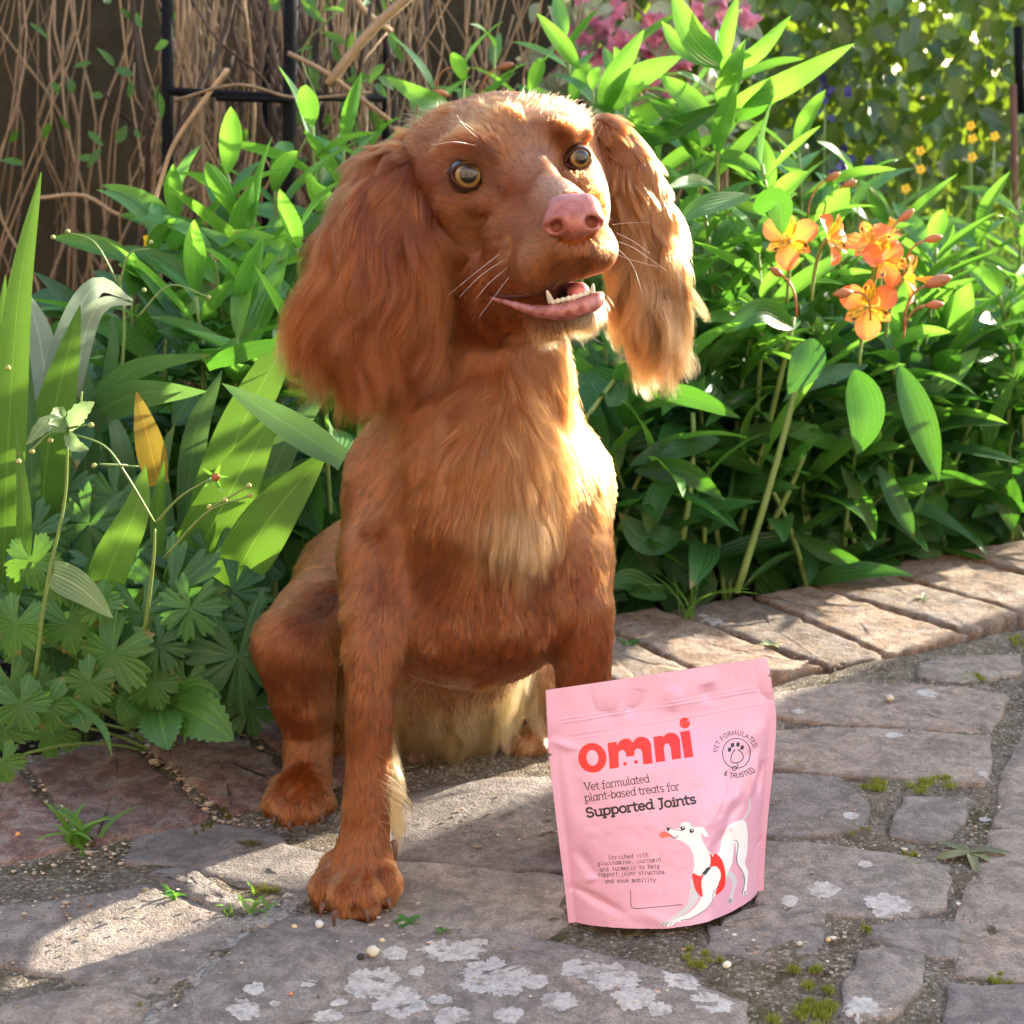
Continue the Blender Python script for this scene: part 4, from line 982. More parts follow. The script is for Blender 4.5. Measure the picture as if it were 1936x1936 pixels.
def bag_pt(u, v, side=1.0, wr=True):
    u, v = np.asarray(u, float), np.asarray(v, float)
    uc, vc = np.clip(u, 0, 1), np.clip(v, 0, 1)
    base = EL(vc) * (1 - uc[..., None]) + ER(vc) * uc[..., None]
    s = np.clip((uc - 0.035) / 0.93, 0, 1)
    su = np.sin(np.pi * s)
    prof = np.interp(vc, [0, .06, .2, .4, .6, .72, .78, .86, 1], [.033, .031, .0265, .021, .013, .006, .003, .0008, .0])
    b = prof * su ** 0.75
    if side < 0: b = b * 0.9
    if wr:
        q = np.stack([uc * 4, vc * 4, np.full_like(uc, 2.0 + side)], -1)
        body = np.clip((0.80 - vc) / 0.08, 0, 1) * np.clip(su * 3, 0, 1)
        b = b + body * (0.0014 * vnoise(q * 0.9, 3) + 0.0006 * vnoise(q * 2.6, 4) + 0.00022 * vnoise(q * 9, 5))
        head = np.clip((vc - 0.78) / 0.05, 0, 1)
        b = b + head * (0.0011 * np.sin(9 * uc + 2.0) * np.sin(np.pi * np.clip((vc - .76) / .26, 0, 1)) + 0.0007 * vnoise(np.stack([uc * 13, vc * 3, 0 * uc], -1), 6) * np.clip((1.0 - vc) * 12, 0, 1))
        for zv, a in ((0.772, .0002), (0.790, .0002), (0.845, .0004), (0.86, .0003)): b = b + a * np.exp(-((vc - zv) / 0.0035) ** 2) * np.clip(su * 6, 0, 1)
        b = b + 0.00010 * np.sin(uc * 260) * np.clip((vc - 0.95) / 0.02, 0, 1) * np.clip(vnoise(np.stack([uc * 9, 0 * uc, 0 * uc], -1), 2) + .3, 0, 1)
        if side > 0:
            for (a, c), amp, w in CREASE:
                d = c - a; L = math.hypot(*d); X = ((u - a[0]) * d[0] + (v - a[1]) * d[1]) / L ** 2; Dd = ((u - a[0]) * d[1] - (v - a[1]) * d[0]) / L
                b = b + amp * np.exp(-(Dd / w) ** 2) * np.clip(np.sin(np.pi * np.clip(X, 0, 1)), 0, 1)
    return base + side * b[..., None] * BAGN
_gu, _gv = [a.ravel() for a in np.meshgrid(np.linspace(0.0, 1.0, 61), np.linspace(0, 1, 61))]
_gp = proj(bag_pt(_gu, _gv, 1.0, False))
def bag_uv(px):
    px = np.asarray(px, float).reshape(-1, 2)
    i = np.array([np.argmin(((_gp - q) ** 2).sum(1)) for q in px]); u, v = _gu[i].copy(), _gv[i].copy(); e = 1e-3
    for _ in range(6):
        f = proj(bag_pt(u, v, 1.0, False)); fu = (proj(bag_pt(u + e, v, 1.0, False)) - f) / e; fv = (proj(bag_pt(u, v + e, 1.0, False)) - f) / e
        r = px - f; det = fu[:, 0] * fv[:, 1] - fu[:, 1] * fv[:, 0]; det = np.where(np.abs(det) < 1, 1, det)
        u = u + np.clip((r[:, 0] * fv[:, 1] - r[:, 1] * fv[:, 0]) / det, -.1, .1); v = v + np.clip((fu[:, 0] * r[:, 1] - fu[:, 1] * r[:, 0]) / det, -.1, .1)
        u, v = np.clip(u, 0.002, .998), np.clip(v, 0.002, .998)
    return u, v
def bcp(pts): return np.array(pts, float) * BC['s'] + np.array([BC['ox'], BC['oy']])
for (a, b), amp, w in [([(235, 1520), (600, 1710)], -.0016, .018), ([(280, 1290), (420, 1480)], -.0012, .022), ([(330, 1500), (410, 1465)], .001, .012), ([(1390, 700), (1340, 1010)], .0018, .02), ([(1420, 760), (1390, 1000)], -.0016, .018),
                       ([(1230, 1180), (1110, 1330)], -.0015, .03), ([(250, 700), (330, 1150)], -.0008, .03), ([(1300, 1000), (1180, 1180)], -.001, .03), ([(640, 1680), (900, 1790)], .001, .03), ([(1370, 1310), (1420, 1240)], -.001, .012), ([(560, 330), (560, 560)], .0012, .035), ([(660, 330), (640, 520)], -.0012, .03), ([(880, 300), (870, 470)], .001, .035), ([(1080, 290), (1110, 430)], -.0011, .035), ([(120, 640), (300, 700)], .0008, .015)]:
    uu, vv = bag_uv(bcp([a, b])); CREASE.append(((np.array([uu[0], vv[0]]), np.array([uu[1], vv[1]])), amp * 1.7, w))
m, nt, out = new_mat('pink_film')
p = nd(nt, 'ShaderNodeBsdfPrincipled', Base_Color=c4((0.62, 0.31, 0.405)), Roughness=0.42)
pos = nd(nt, 'ShaderNodeNewGeometry').outputs['Position']
no = nd(nt, 'ShaderNodeTexNoise', Vector=pos, Scale=90.0, Detail=3.0)
b = nd(nt, 'ShaderNodeBump', Strength=0.25, Distance=0.0012, Height=no.outputs[0]); nt.links.new(b.outputs[0], p.inputs['Normal'])
p.inputs['Coat Weight'].default_value = 0.6; p.inputs['Coat Roughness'].default_value = 0.22
nt.links.new(p.outputs[0], out.inputs[0]); M_PINK = m
def panel(name, side):
    nu, nv = 120, 240
    U, Vv = np.meshgrid(np.linspace(0, 1, nu), np.linspace(0, 1, nv))
    Ue = U.copy()
    for (e, x) in ((0, 0.722), (1, 0.905)):
        w = np.exp(-((Vv - x) / 0.004) ** 2) * 0.02
        Ue = np.where(e == 0, np.maximum(Ue, w), np.minimum(Ue, 1 - w))
    P = bag_pt(Ue.ravel(), Vv.ravel(), side) + side * BAGN * 0.00025
    i = np.arange((nv - 1) * nu).reshape(nv - 1, nu)[:, :-1].ravel(); f = np.stack([i, i + 1, i + nu + 1, i + nu], 1)
    if side < 0: f = f[:, ::-1]
    return mobj(name, bl(P), f, M_PINK, BAG)
front = panel('front_panel', 1.0); panel('back_panel', -1.0)
t = np.linspace(0, 1, 60); Fp, Bp = bag_pt(t, 0 * t, 1.0), bag_pt(t, 0 * t, -1.0)
gv_ = [Fp, Fp * .5 + Bp * .5 + np.array([0, 0, .012]) * np.sin(np.pi * t)[:, None], Bp]
mobj('gusset', bl(np.concatenate(gv_)), [(k * 60 + a, k * 60 + a + 1, (k + 1) * 60 + a + 1, (k + 1) * 60 + a) for k in range(2) for a in range(59)], M_PINK, BAG)

# ---- print on the front panel
def ink(name, c, r=0.4): return plain(name, c, r, 0.4)
I_RED, I_BLK, I_WHT, I_GRY, I_TNG = ink('ink_red', (0.78, 0.018, 0.014)), ink('ink_black', (0.014, 0.012, 0.016)), ink('ink_white', (0.72, 0.70, 0.68)), ink('ink_grey', (0.50, 0.50, 0.51)), ink('ink_coral', (0.85, 0.13, 0.10))
def stick(name, P2, F, mat, lift):
    u, v = bag_uv(P2); u = np.clip(u, .01, .99)
    e = 2e-3; n = unit(np.cross(bag_pt(u + e, v) - bag_pt(u - e, v), bag_pt(u, v + e) - bag_pt(u, v - e)))
    n = np.where((n @ BAGN)[:, None] < 0, -n, n)
    return mobj(name, bl(bag_pt(u, v) + n * (0.00017 + 0.33 * lift)), F, mat, front)
def fill(name, pts, mat, lift=0.0003, step=16, smooth=0):
    P = np.array(pts, float)
    if smooth: P = catmull(np.concatenate([P, P[:1]]), len(P) * smooth)[:-1]
    Q = []
    for a, b in zip(P, np.roll(P, -1, 0)):
        n = max(1, int(np.hypot(*(b - a)) / step)); Q += [a + (b - a) * k / n for k in range(n)]
    Q = np.array(Q); nb = len(Q)
    xs, ys = np.arange(Q[:, 0].min(), Q[:, 0].max(), step), np.arange(Q[:, 1].min(), Q[:, 1].max(), step)
    G = np.array([(x, y) for x in xs for y in ys]).reshape(-1, 2)
    if len(G):
        x0, y0 = Q[:, 0], Q[:, 1]; x1, y1 = np.roll(x0, -1), np.roll(y0, -1)
        cr = (y0[None] > G[:, 1:]) != (y1[None] > G[:, 1:])
        xi = x0 + (G[:, 1:] - y0) * (x1 - x0) / np.where(np.abs(y1 - y0) < 1e-9, 1e-9, y1 - y0)
        ins = (cr & (G[:, :1] < xi)).sum(1) % 2 == 1
        far = np.array([np.min(((Q - g) ** 2).sum(1)) > (step * .4) ** 2 for g in G]); G = G[ins & far]
    A = np.concatenate([Q, G]) if len(G) else Q
    r = delaunay_2d_cdt([Vector(q) for q in A], [], [list(range(nb))], 1, 1e-5)
    return stick(name, bcp([tuple(q) for q in r[0]]), [tuple(f) for f in r[2]], mat, lift)
def circ(cx, cy, rx, ry=None, n=28, rot=0.0, a0=0, a1=360):
    th = np.radians(np.linspace(a0, a1, n, endpoint=(a1 - a0) % 360 != 0)); ry = ry or rx
    x, y = np.cos(th) * rx, np.sin(th) * ry; c, s = math.cos(rot), math.sin(rot)
    return np.stack([cx + x * c - y * s, cy + x * s + y * c], 1)
def ribbon_2d(P, w, close=False, n=None):
    P = np.array(P, float)
    d = np.roll(P, -1, 0) - np.roll(P, 1, 0) if close else np.gradient(P, axis=0)
    nrm = unit(np.stack([-d[:, 1], d[:, 0]], 1)); w = np.broadcast_to(w, (len(P),))[:, None] / 2
    V = np.concatenate([P + nrm * w, P - nrm * w]); k = len(P)
    F = [(i, (i + 1) % k, k + (i + 1) % k, k + i) for i in range(k if close else k - 1)]
    return V, F
def line(name, P, w, mat, lift=0.0007, close=False, smooth=True):
    P = np.array(P, float)
    if smooth and not close: P = catmull(P, max(12, int(np.sum(np.hypot(*np.diff(P, axis=0).T)) / 8)))
    V, F = ribbon_2d(P, w, close); return stick(name, bcp(V), F, mat, lift)
def ring(name, c, r_out, r_in, mat, lift=0.0003, n=48):
    V = np.concatenate([circ(*c, *r_out, n=n), circ(*c, *[(a * 2 + b) / 3 for a, b in zip(r_out, r_in)], n=n), circ(*c, *[(a + b * 2) / 3 for a, b in zip(r_out, r_in)], n=n), circ(*c, *r_in, n=n)])
    F = [(k * n + i, k * n + (i + 1) % n, (k + 1) * n + (i + 1) % n, (k + 1) * n + i) for k in range(3) for i in range(n)]
    return stick(name, bcp(V), F, mat, lift)
def arc(x, y, rx, ry, a0, a1, n=9): return [tuple(q) for q in circ(x, y, rx, ry, n, 0, a0, a1)]
ring('letter', (385, 749), (84, 89), (35, 47), I_RED)
fill('letter', [(478, 660), (533, 652), (536, 672)] + arc(592, 690, 56, 58, 195, 290) + [(630, 655)] + arc(684, 680, 58, 60, 225, 350) + [(750, 782), (694, 789), (690, 722), (680, 698), (662, 692), (644, 702), (640, 738), (592, 744), (588, 716), (574, 702), (556, 704), (544, 722), (545, 807), (488, 815)], I_RED, step=14)
for c in ((583, 785), (650, 774)): fill('letter_dot', circ(*c, 11), I_RED, 0.0003, 8)
fill('letter', [(755, 622), (811, 613), (814, 634)] + arc(862, 655, 56, 60, 200, 345) + [(921, 750), (866, 759), (860, 690), (846, 660), (826, 664), (817, 690), (826, 767), (771, 776)], I_RED, step=14)
fill('letter', [(918, 592), (976, 581), (995, 740), (941, 748)], I_RED, step=14); fill('letter_dot', circ(948, 537, 32, 34), I_RED, 0.0003, 14)
# stroke alphabet: x right, y up, cap height 1, x height 0.7
def A_(x, y, rx, ry, a0, a1, n=9): return [(x + rx * math.cos(R(a)), y + ry * math.sin(R(a))) for a in np.linspace(a0, a1, n)]
SR = 0.13
GL_ = {
 'a': (.56, [A_(.25, .35, .22, .35, 0, 360, 17), [(.47, .70), (.47, .0), (.56, 0)]]), 'b': (.58, [[(0, 1.02), (.09, 1.02), (.09, 0)], A_(.31, .35, .22, .35, 180, -180, 17)]),
 'c': (.48, [A_(.25, .35, .22, .35, 50, 310, 13)]), 'd': (.60, [A_(.26, .35, .22, .35, 0, 360, 17), [(.40, 1.02), (.49, 1.02), (.49, 0), (.58, 0)]]),
 'e': (.52, [[(.04, .37), (.46, .37)] + A_(.25, .35, .22, .35, 0, 315, 14)]), 'f': (.36, [A_(.30, .82, .16, .2, 75, 180, 6) + [(.14, 0)], [(0, .68), (.33, .68)], [(.03, 0), (.26, 0)]]),
 'g': (.56, [A_(.25, .37, .22, .33, 0, 360, 17), [(.47, .70), (.47, -.08)] + A_(.25, -.08, .22, .22, 0, -150, 8)]), 'h': (.60, [[(0, 1.02), (.09, 1.02), (.09, 0)], [(.09, .45)] + A_(.29, .48, .20, .22, 160, 0, 8) + [(.49, 0), (.58, 0)]]),
 'i': (.26, [[(.02, .68), (.12, .68), (.12, 0)], [(.01, 0), (.23, 0)], [(.12, .92), (.12, .93)]]), 'j': (.28, [[(.04, .68), (.14, .68), (.14, -.1)] + A_(.0, -.1, .14, .16, 0, -80, 5), [(.14, .92), (.14, .93)]]),
 'l': (.27, [[(.0, 1.02), (.10, 1.02), (.10, .12)] + A_(.20, .12, .10, .12, 180, 290, 5)]), 'm': (.90, [[(0, .68), (.09, .68), (.09, 0)], [(.09, .45)] + A_(.26, .48, .17, .22, 160, 0, 8) + [(.43, 0)], [(.43, .45)] + A_(.60, .48, .17, .22, 160, 0, 8) + [(.77, 0), (.86, 0)]]),
 'n': (.60, [[(0, .68), (.09, .68), (.09, 0)], [(.09, .45)] + A_(.29, .48, .20, .22, 160, 0, 8) + [(.49, 0), (.58, 0)]]), 'o': (.56, [A_(.27, .35, .23, .35, 0, 360, 19)]),
 'p': (.58, [[(0, .68), (.09, .68), (.09, -.30)], [(0, -.30), (.19, -.30)], A_(.31, .35, .22, .35, 180, -180, 17)]), 'r': (.40, [[(0, .68), (.09, .68), (.09, 0)], [(0, 0), (.20, 0)], [(.09, .42)] + A_(.30, .44, .21, .25, 170, 70, 6)]),
 's': (.46, [A_(.22, .52, .17, .17, 40, 250, 9) + A_(.22, .175, .18, .175, 80, -140, 9)]), 't': (.38, [[(.14, .92), (.14, .15)] + A_(.26, .15, .12, .15, 180, 300, 6), [(0, .68), (.34, .68)]]),
 'u': (.60, [[(0, .68), (.09, .68), (.09, .22)] + A_(.29, .22, .20, .22, 180, 340, 8), [(.40, .68), (.49, .68), (.49, 0), (.58, 0)]]), 'v': (.52, [[(.03, .68), (.25, .02), (.47, .68)]]), 'w': (.78, [[(.03, .68), (.2, .02), (.38, .6), (.56, .02), (.73, .68)]]), 'y': (.52, [[(.03, .68), (.26, .05)], [(.49, .68), (.2, -.2), (.05, -.28)]]),
 'V': (.66, [[(.04, 1), (.33, .02), (.62, 1)], [(-.03, 1), (.14, 1)], [(.52, 1), (.69, 1)]]), 'S': (.58, [A_(.27, .74, .22, .25, 30, 260, 10) + A_(.27, .25, .23, .25, 80, -150, 10)]), 'J': (.42, [[(.1, 1), (.36, 1)], [(.27, 1), (.27, .15)] + A_(.08, .15, .19, .3, 0, -90, 6)]),
 'E': (.55, [[(.48, 1), (.08, 1), (.08, 0), (.50, 0)], [(.08, .52), (.4, .52)]]), 'T': (.60, [[(.0, 1), (.6, 1)], [(.3, 1), (.3, 0)]]), 'F': (.52, [[(.48, 1), (.08, 1), (.08, 0)], [(.08, .52), (.4, .52)]]), 'O': (.74, [A_(.36, .5, .32, .5, 0, 360, 19)]),
 'R': (.62, [[(.08, 0), (.08, 1)] + A_(.3, .75, .22, .25, 90, -90, 8) + [(.08, .5)], [(.3, .5), (.56, 0)]]), 'M': (.80, [[(.08, 0), (.10, 1), (.39, .2), (.68, 1), (.70, 0)]]), 'U': (.68, [[(.08, 1), (.08, .28)] + A_(.33, .28, .25, .28, 180, 360, 9) + [(.58, 1)]]), 'L': (.52, [[(.08, 1), (.08, 0), (.48, 0)]]),
 'A': (.68, [[(.03, 0), (.33, 1), (.63, 0)], [(.14, .33), (.52, .33)]]), 'D': (.66, [[(.08, 0), (.08, 1)] + A_(.22, .5, .36, .5, 90, -90, 11) + [(.08, 0)]]), '&': (.70, [[(.62, 0), (.18, .7)] + A_(.3, .82, .13, .18, 200, -20, 8) + [(.12, .38)] + A_(.28, .22, .2, .23, 150, 330, 8) + [(.6, .42)]]),
 '-': (.36, [[(.04, .36), (.30, .36)]]), ',': (.24, [[(.12, .06), (.06, -.14)]]), ' ': (.26, []),
}
def write(name, text, P0, P1, up, wt, mono=False, mat=None, lift=0.0004):
    """lay a line of lettering from P0 to P1 (print pixels), one piece per character; sub-strokes joined"""
    adv = [0.62 if mono else GL_[c][0] + 0.03 for c in text]; tot = sum(adv)
    ex = (np.array(P1, float) - np.array(P0, float)) / tot; ey = np.array(up, float); x = 0
    for c, a in zip(text, adv):
        VV, FF, n = [], [], 0
        sc = 1.0 if not mono else min(1.0, 0.52 / GL_[c][0])
        off = (a - GL_[c][0] * sc) / 2 if mono else 0
        for k, st in enumerate(GL_[c][1]):
            Q = np.array([np.array(P0) + ex * (x + off + q[0] * sc) + ey * q[1] for q in st])
            Q2 = []
            for a_, b_ in zip(Q[:-1], Q[1:]):
                m_ = max(1, int(np.hypot(*(b_ - a_)) / 12)); Q2 += [a_ + (b_ - a_) * j / m_ for j in range(m_)]
            Q = np.array(Q2 + [Q[-1]])
            d = unit(np.gradient(Q, axis=0)) * wt * 0.42; Q[0] -= d[0]; Q[-1] += d[-1]
            V, F = ribbon_2d(Q, wt); VV.append((V, k)); FF += [tuple(i + n for i in f) for f in F]; n += len(V)
        if VV:
            P = np.concatenate([v for v, _ in VV]); lf = np.concatenate([np.full(len(v), lift + 0.00003 * k) for v, k in VV])[:, None]
            stick(name, bcp(P), FF, mat or I_BLK, lf)
        x += a
write('lettering', 'Vet formulated', (342, 948), (734, 894), (-8, -46), 5.2)
write('lettering', 'plant-based treats for', (343, 1015), (914, 940), (-8, -47), 5.2)
write('lettering', 'Supported Joints', (352, 1110), (1018, 1022), (-8, -54), 12.5)
for tx, a, b_ in [('Enriched with', (485, 1368), (727, 1348)), ('glucosamine, curcumin', (416, 1404), (804, 1378)), ('and turmeric to help', (432, 1440), (797, 1418)), ('support joint structure', (420, 1470), (826, 1455)), ('and ease mobility', (462, 1510), (774, 1503))]:
    write('lettering', tx, a, b_, (-3, -25), 3.0, True)
def arc_text(text, cx, cy, r, a0, a1, h, wt, inward):
    adv = [GL_[c][0] + .06 for c in text]; tot = sum(adv); x = 0
    for c, a in zip(text, adv):
        am = a0 + (a1 - a0) * (x + a / 2) / tot; x += a
        if c == ' ': continue
        th = R(am); rad = np.array([math.cos(th), -math.sin(th)]); tan = np.array([math.sin(th), math.cos(th)])
        if inward: tan = -tan
        hv = rad * h * (-1 if inward else 1); w = abs(R(a1 - a0)) * r / tot * GL_[c][0]
        base = np.array([cx, cy]) + rad * r
        write('lettering', c, base - tan * w / 2, base + tan * w / 2, hv, wt)
arc_text('VET FORMULATED', 1258, 722, 112, 178, 16, 27, 4.2, False)
arc_text('& TRUSTED', 1258, 726, 146, 238, 320, 27, 4.2, True)
ring('badge_ring', (1262, 722), (88, 94), (83, 89), I_BLK, 0.0004, 64)
for x, y in ((1220, 699), (1238, 672), (1271, 668), (1297, 687)): fill('paw_toe', circ(x, y, 11, 15, 18, 0.2), I_BLK, 0.0004, 9)
line('badge_line', [(1247, 706), (1232, 735), (1228, 765), (1240, 780), (1282, 776), (1304, 752), (1298, 725), (1280, 704)], 5.5, I_BLK, 0.0004)
for x, y in ((1249, 705), (1278, 703)): fill('badge_dot', circ(x, y, 6), I_BLK, 0.00045, 6)
line('badge_line', [(1268, 782), (1272, 800), (1262, 812)], 5.5, I_BLK, 0.00045, smooth=True); ring('badge_ring', (1250, 815), (15, 16), (10, 11), I_BLK, 0.0005, 20)
# the drawn dog
fill('drawn_leg', [(1205, 1440), (1228, 1442), (1262, 1480), (1264, 1520), (1245, 1580), (1240, 1632), (1214, 1636), (1220, 1590), (1240, 1530), (1232, 1492), (1205, 1465)], I_GRY, 0.00028, 12, 3)
line('drawn_tail', [(1295, 1140), (1325, 1095), (1343, 1045), (1341, 985)], np.linspace(12, 7, 28)[:max(12, 0)] if False else 10, I_GRY, 0.00028)
fill('drawn_leg', [(1030, 1560), (1022, 1600), (1000, 1640), (950, 1690), (880, 1740), (800, 1768), (785, 1766), (800, 1745), (860, 1722), (930, 1665), (968, 1615), (975, 1540), (985, 1480)], I_GRY, 0.00028, 12, 3)
fill('drawn_body', [(836, 1172), (880, 1176), (918, 1178), (920, 1150), (945, 1136), (972, 1142), (985, 1165), (1020, 1166), (1052, 1168), (1074, 1192), (1086, 1222), (1064, 1226), (1040, 1200), (1052, 1248), (1078, 1300), (1110, 1332), (1145, 1338), (1168, 1310), (1184, 1244), (1208, 1180), (1250, 1145), (1308, 1130), (1326, 1170), (1330, 1260), (1326, 1330), (1316, 1392), (1334, 1440), (1332, 1500), (1326, 1560), (1330, 1580), (1298, 1592), (1306, 1550), (1312, 1490), (1290, 1430), (1266, 1380), (1262, 1320), (1254, 1262), (1246, 1330), (1236, 1400), (1205, 1460), (1190, 1520), (1165, 1540), (1130, 1580), (1112, 1625), (1062, 1680), (980, 1725), (900, 1748), (860, 1768), (830, 1770), (850, 1745), (920, 1715), (990, 1670), (1040, 1600), (1040, 1560), (1010, 1530), (992, 1460), (1000, 1400), (992, 1330), (965, 1280), (920, 1250), (880, 1240), (850, 1212), (832, 1196)], I_WHT, 0.00034, 12, 3)
fill('drawn_harness', [(1096, 1328), (1150, 1342), (1180, 1385), (1195, 1450), (1192, 1525), (1165, 1565), (1130, 1578), (1158, 1510), (1166, 1450), (1140, 1412), (1100, 1415), (1062, 1455), (1042, 1505), (1052, 1588), (1026, 1575), (1000, 1530), (990, 1448), (1038, 1464), (1092, 1412), (1102, 1370)], I_RED, 0.00042, 12, 3)
fill('drawn_strap', [(1080, 1412), (1106, 1416), (1066, 1462), (1046, 1450)], I_BLK, 0.0005)
fill('drawn_tongue', [(888, 1232), (852, 1226), (825, 1232), (802, 1236), (790, 1216), (802, 1197), (832, 1196), (862, 1216)], I_TNG, 0.00042, smooth=4)
fill('drawn_nose', [(832, 1170), (858, 1173), (848, 1190), (838, 1196)], I_BLK, 0.00045, 8)
line('drawn_line', [(850, 1208), (872, 1230), (890, 1236), (902, 1218)], 5, I_BLK, 0.0005); line('drawn_line', [(858, 1174), (900, 1188), (930, 1190)], 3.5, I_BLK, 0.00045)
for x, y in ((932, 1176), (984, 1190)):
    fill('drawn_eye', circ(x, y, 14, 13, 18), I_BLK, 0.00045, 8); fill('drawn_eye', circ(x + 2, y - 4, 5, 4, 10), I_WHT, 0.00055, 6)
line('drawn_line', [(1252, 1252), (1264, 1256), (1274, 1285), (1266, 1345), (1270, 1395), (1298, 1440), (1314, 1485), (1310, 1540), (1302, 1562)], 3.5, I_BLK)
line('drawn_line', [(1162, 1492), (1148, 1532), (1118, 1572), (1110, 1622), (1060, 1676), (980, 1722), (920, 1735)], 3.5, I_BLK)
line('drawn_line', [(618, 1552), (622, 1640), (632, 1660), (655, 1665), (800, 1652), (928, 1638)], 3.6, I_BLK)
for x in (800, 825, 850, 880): line('drawn_line', [(x + 18, 1746), (x + 4, 1754), (x, 1767)], 3, I_BLK)
for x in (1216, 1226): line('drawn_line', [(x + 4, 1608), (x, 1634)], 3, I_BLK)
for x in (1302, 1313, 1322): line('drawn_line', [(x, 1562), (x - 2, 1588)], 3, I_BLK)
# ================================================================= PLANTS
def leaf_mat(name, col, trans, veins=14.0, rough=0.42, tmix=0.38, var=0.35, vein_amt=0.25, spec=0.45):
    m, nt, out = new_mat(name)
    uv = nd(nt, 'ShaderNodeUVMap', dict(uv_map='UVMap')); sep = nd(nt, 'ShaderNodeSeparateXYZ', Vector=uv.outputs[0])
    oi = nd(nt, 'ShaderNodeObjectInfo'); geo = nd(nt, 'ShaderNodeNewGeometry')
    rnd = mth(nt, 'FRACT', mth(nt, 'ADD', oi.outputs['Random'], geo.outputs['Random Per Island']))
    ns = nd(nt, 'ShaderNodeTexNoise', Vector=geo.outputs['Position'], Scale=38.0, Detail=3.0)
    w = mth(nt, 'SINE', mth(nt, 'MULTIPLY', sep.outputs[0], 6.283 * veins))
    mid = mth(nt, 'ABSOLUTE', mth(nt, 'SUBTRACT', sep.outputs[0], 0.5))
    a = tuple(x * (1 - var) for x in col); b2 = (col[0] * (1 + var * 1.3), col[1] * (1 + var), col[2] * (1 + var * .4))
    c = ramp(nt, rnd, [(0.0, a), (0.5, col), (1.0, b2)])
    c = mixc(nt, ramp(nt, ns.outputs[0], [(0.35, 0.35), (0.65, 0.0)]), c, tuple(x * 0.5 for x in col))
    c = mixc(nt, mth(nt, 'MULTIPLY', mth(nt, 'ADD', mth(nt, 'MULTIPLY', w, 0.5), 0.5), vein_amt), c, (col[0] * 1.9, col[1] * 1.6, col[2] * 1.7))
    c = mixc(nt, ramp(nt, mid, [(0.012, 0.65), (0.035, 0.0)]), c, (col[0] * 2.4, col[1] * 1.9, col[2] * 2.0))
    dmg = mth(nt, 'ADD', mth(nt, 'MULTIPLY', sep.outputs[1], 0.55), mth(nt, 'MULTIPLY', mth(nt, 'SUBTRACT', nd(nt, 'ShaderNodeTexNoise', Vector=geo.outputs['Position'], Scale=95.0, Detail=4.0).outputs[0], 0.5), 1.1))
    dmg = mth(nt, 'MULTIPLY', ramp(nt, dmg, [(0.58, 0.0), (0.68, 0.85)]), ramp(nt, mth(nt, 'FRACT', mth(nt, 'MULTIPLY', rnd, 7.31)), [(0.45, 0.0), (0.75, 1.0)]))
    c = mixc(nt, dmg, c, (0.20, 0.13, 0.04))
    bm_ = nd(nt, 'ShaderNodeBump', Strength=0.3, Distance=0.001, Height=mth(nt, 'ADD', w, mth(nt, 'MULTIPLY', ns.outputs[0], 2.0)))
    p = nd(nt, 'ShaderNodeBsdfPrincipled', Base_Color=c, Roughness=rough, Normal=bm_.outputs[0]); p.inputs['Specular IOR Level'].default_value = spec
    tr = nd(nt, 'ShaderNodeBsdfTranslucent', Color=mixc(nt, 0.35, trans, c))
    mx = nd(nt, 'ShaderNodeMixShader', _0=tmix, _1=p.outputs[0], _2=tr.outputs[0])
    nt.links.new(mx.outputs[0], out.inputs[0]); return m
M_LILY = leaf_mat('lily_leaf', (0.028, 0.096, 0.021), (0.17, 0.48, 0.025), 7.0, 0.42, 0.26, 0.5, 0.25, 0.35)
M_LILY_Y = leaf_mat('lily_young_leaf', (0.065, 0.19, 0.032), (0.32, 0.68, 0.05), 7.0, 0.40, 0.36, 0.45)
M_IRIS = leaf_mat('iris_leaf', (0.070, 0.175, 0.028), (0.30, 0.56, 0.04), 16.0, 0.45, 0.30, 0.25, 0.14)
M_IRIS_B = leaf_mat('iris_leaf_blue', (0.055, 0.13, 0.05), (0.25, 0.48, 0.07), 16.0, 0.45, 0.30, 0.2, 0.14)
M_IRIS_P = leaf_mat('iris_leaf_pale', (0.24, 0.32, 0.26), (0.4, 0.5, 0.3), 16.0, 0.4, 0.3, 0.1, 0.2)
M_IRIS_O = leaf_mat('iris_leaf_yellow', (0.30, 0.21, 0.03), (0.6, 0.45, 0.05), 16.0, 0.5, 0.3, 0.1, 0.3)
M_GERA = leaf_mat('cranesbill_leaf', (0.036, 0.112, 0.034), (0.22, 0.5, 0.05), 3.0, 0.55, 0.3, 0.2, 0.12)
M_GEUM = leaf_mat('avens_leaf', (0.050, 0.145, 0.022), (0.3, 0.6, 0.04), 5.0, 0.5, 0.32, 0.25, 0.15)
M_IVY = leaf_mat('hedge_leaf', (0.045, 0.095, 0.016), (0.45, 0.62, 0.03), 5.0, 0.32, 0.30, 0.6, 0.1, 0.6)
M_VAR = leaf_mat('variegated_leaf', (0.26, 0.30, 0.16), (0.5, 0.6, 0.3), 3.0, 0.5, 0.3, 0.5, 0.2)
M_PALEG = leaf_mat('pale_green_leaf', (0.17, 0.26, 0.11), (.4, .6, .2), 8.0, .5, .3, .2, .2)
M_GRASS = leaf_mat('grass_blade', (0.10, 0.24, 0.03), (0.4, 0.65, 0.06), 3.0, 0.5, 0.35, 0.4, 0.1)
M_STEM = plain('green_stem', (0.16, 0.24, 0.06), 0.5); M_STEM_D = plain('dark_green_stem', (0.07, 0.13, 0.035), 0.5)

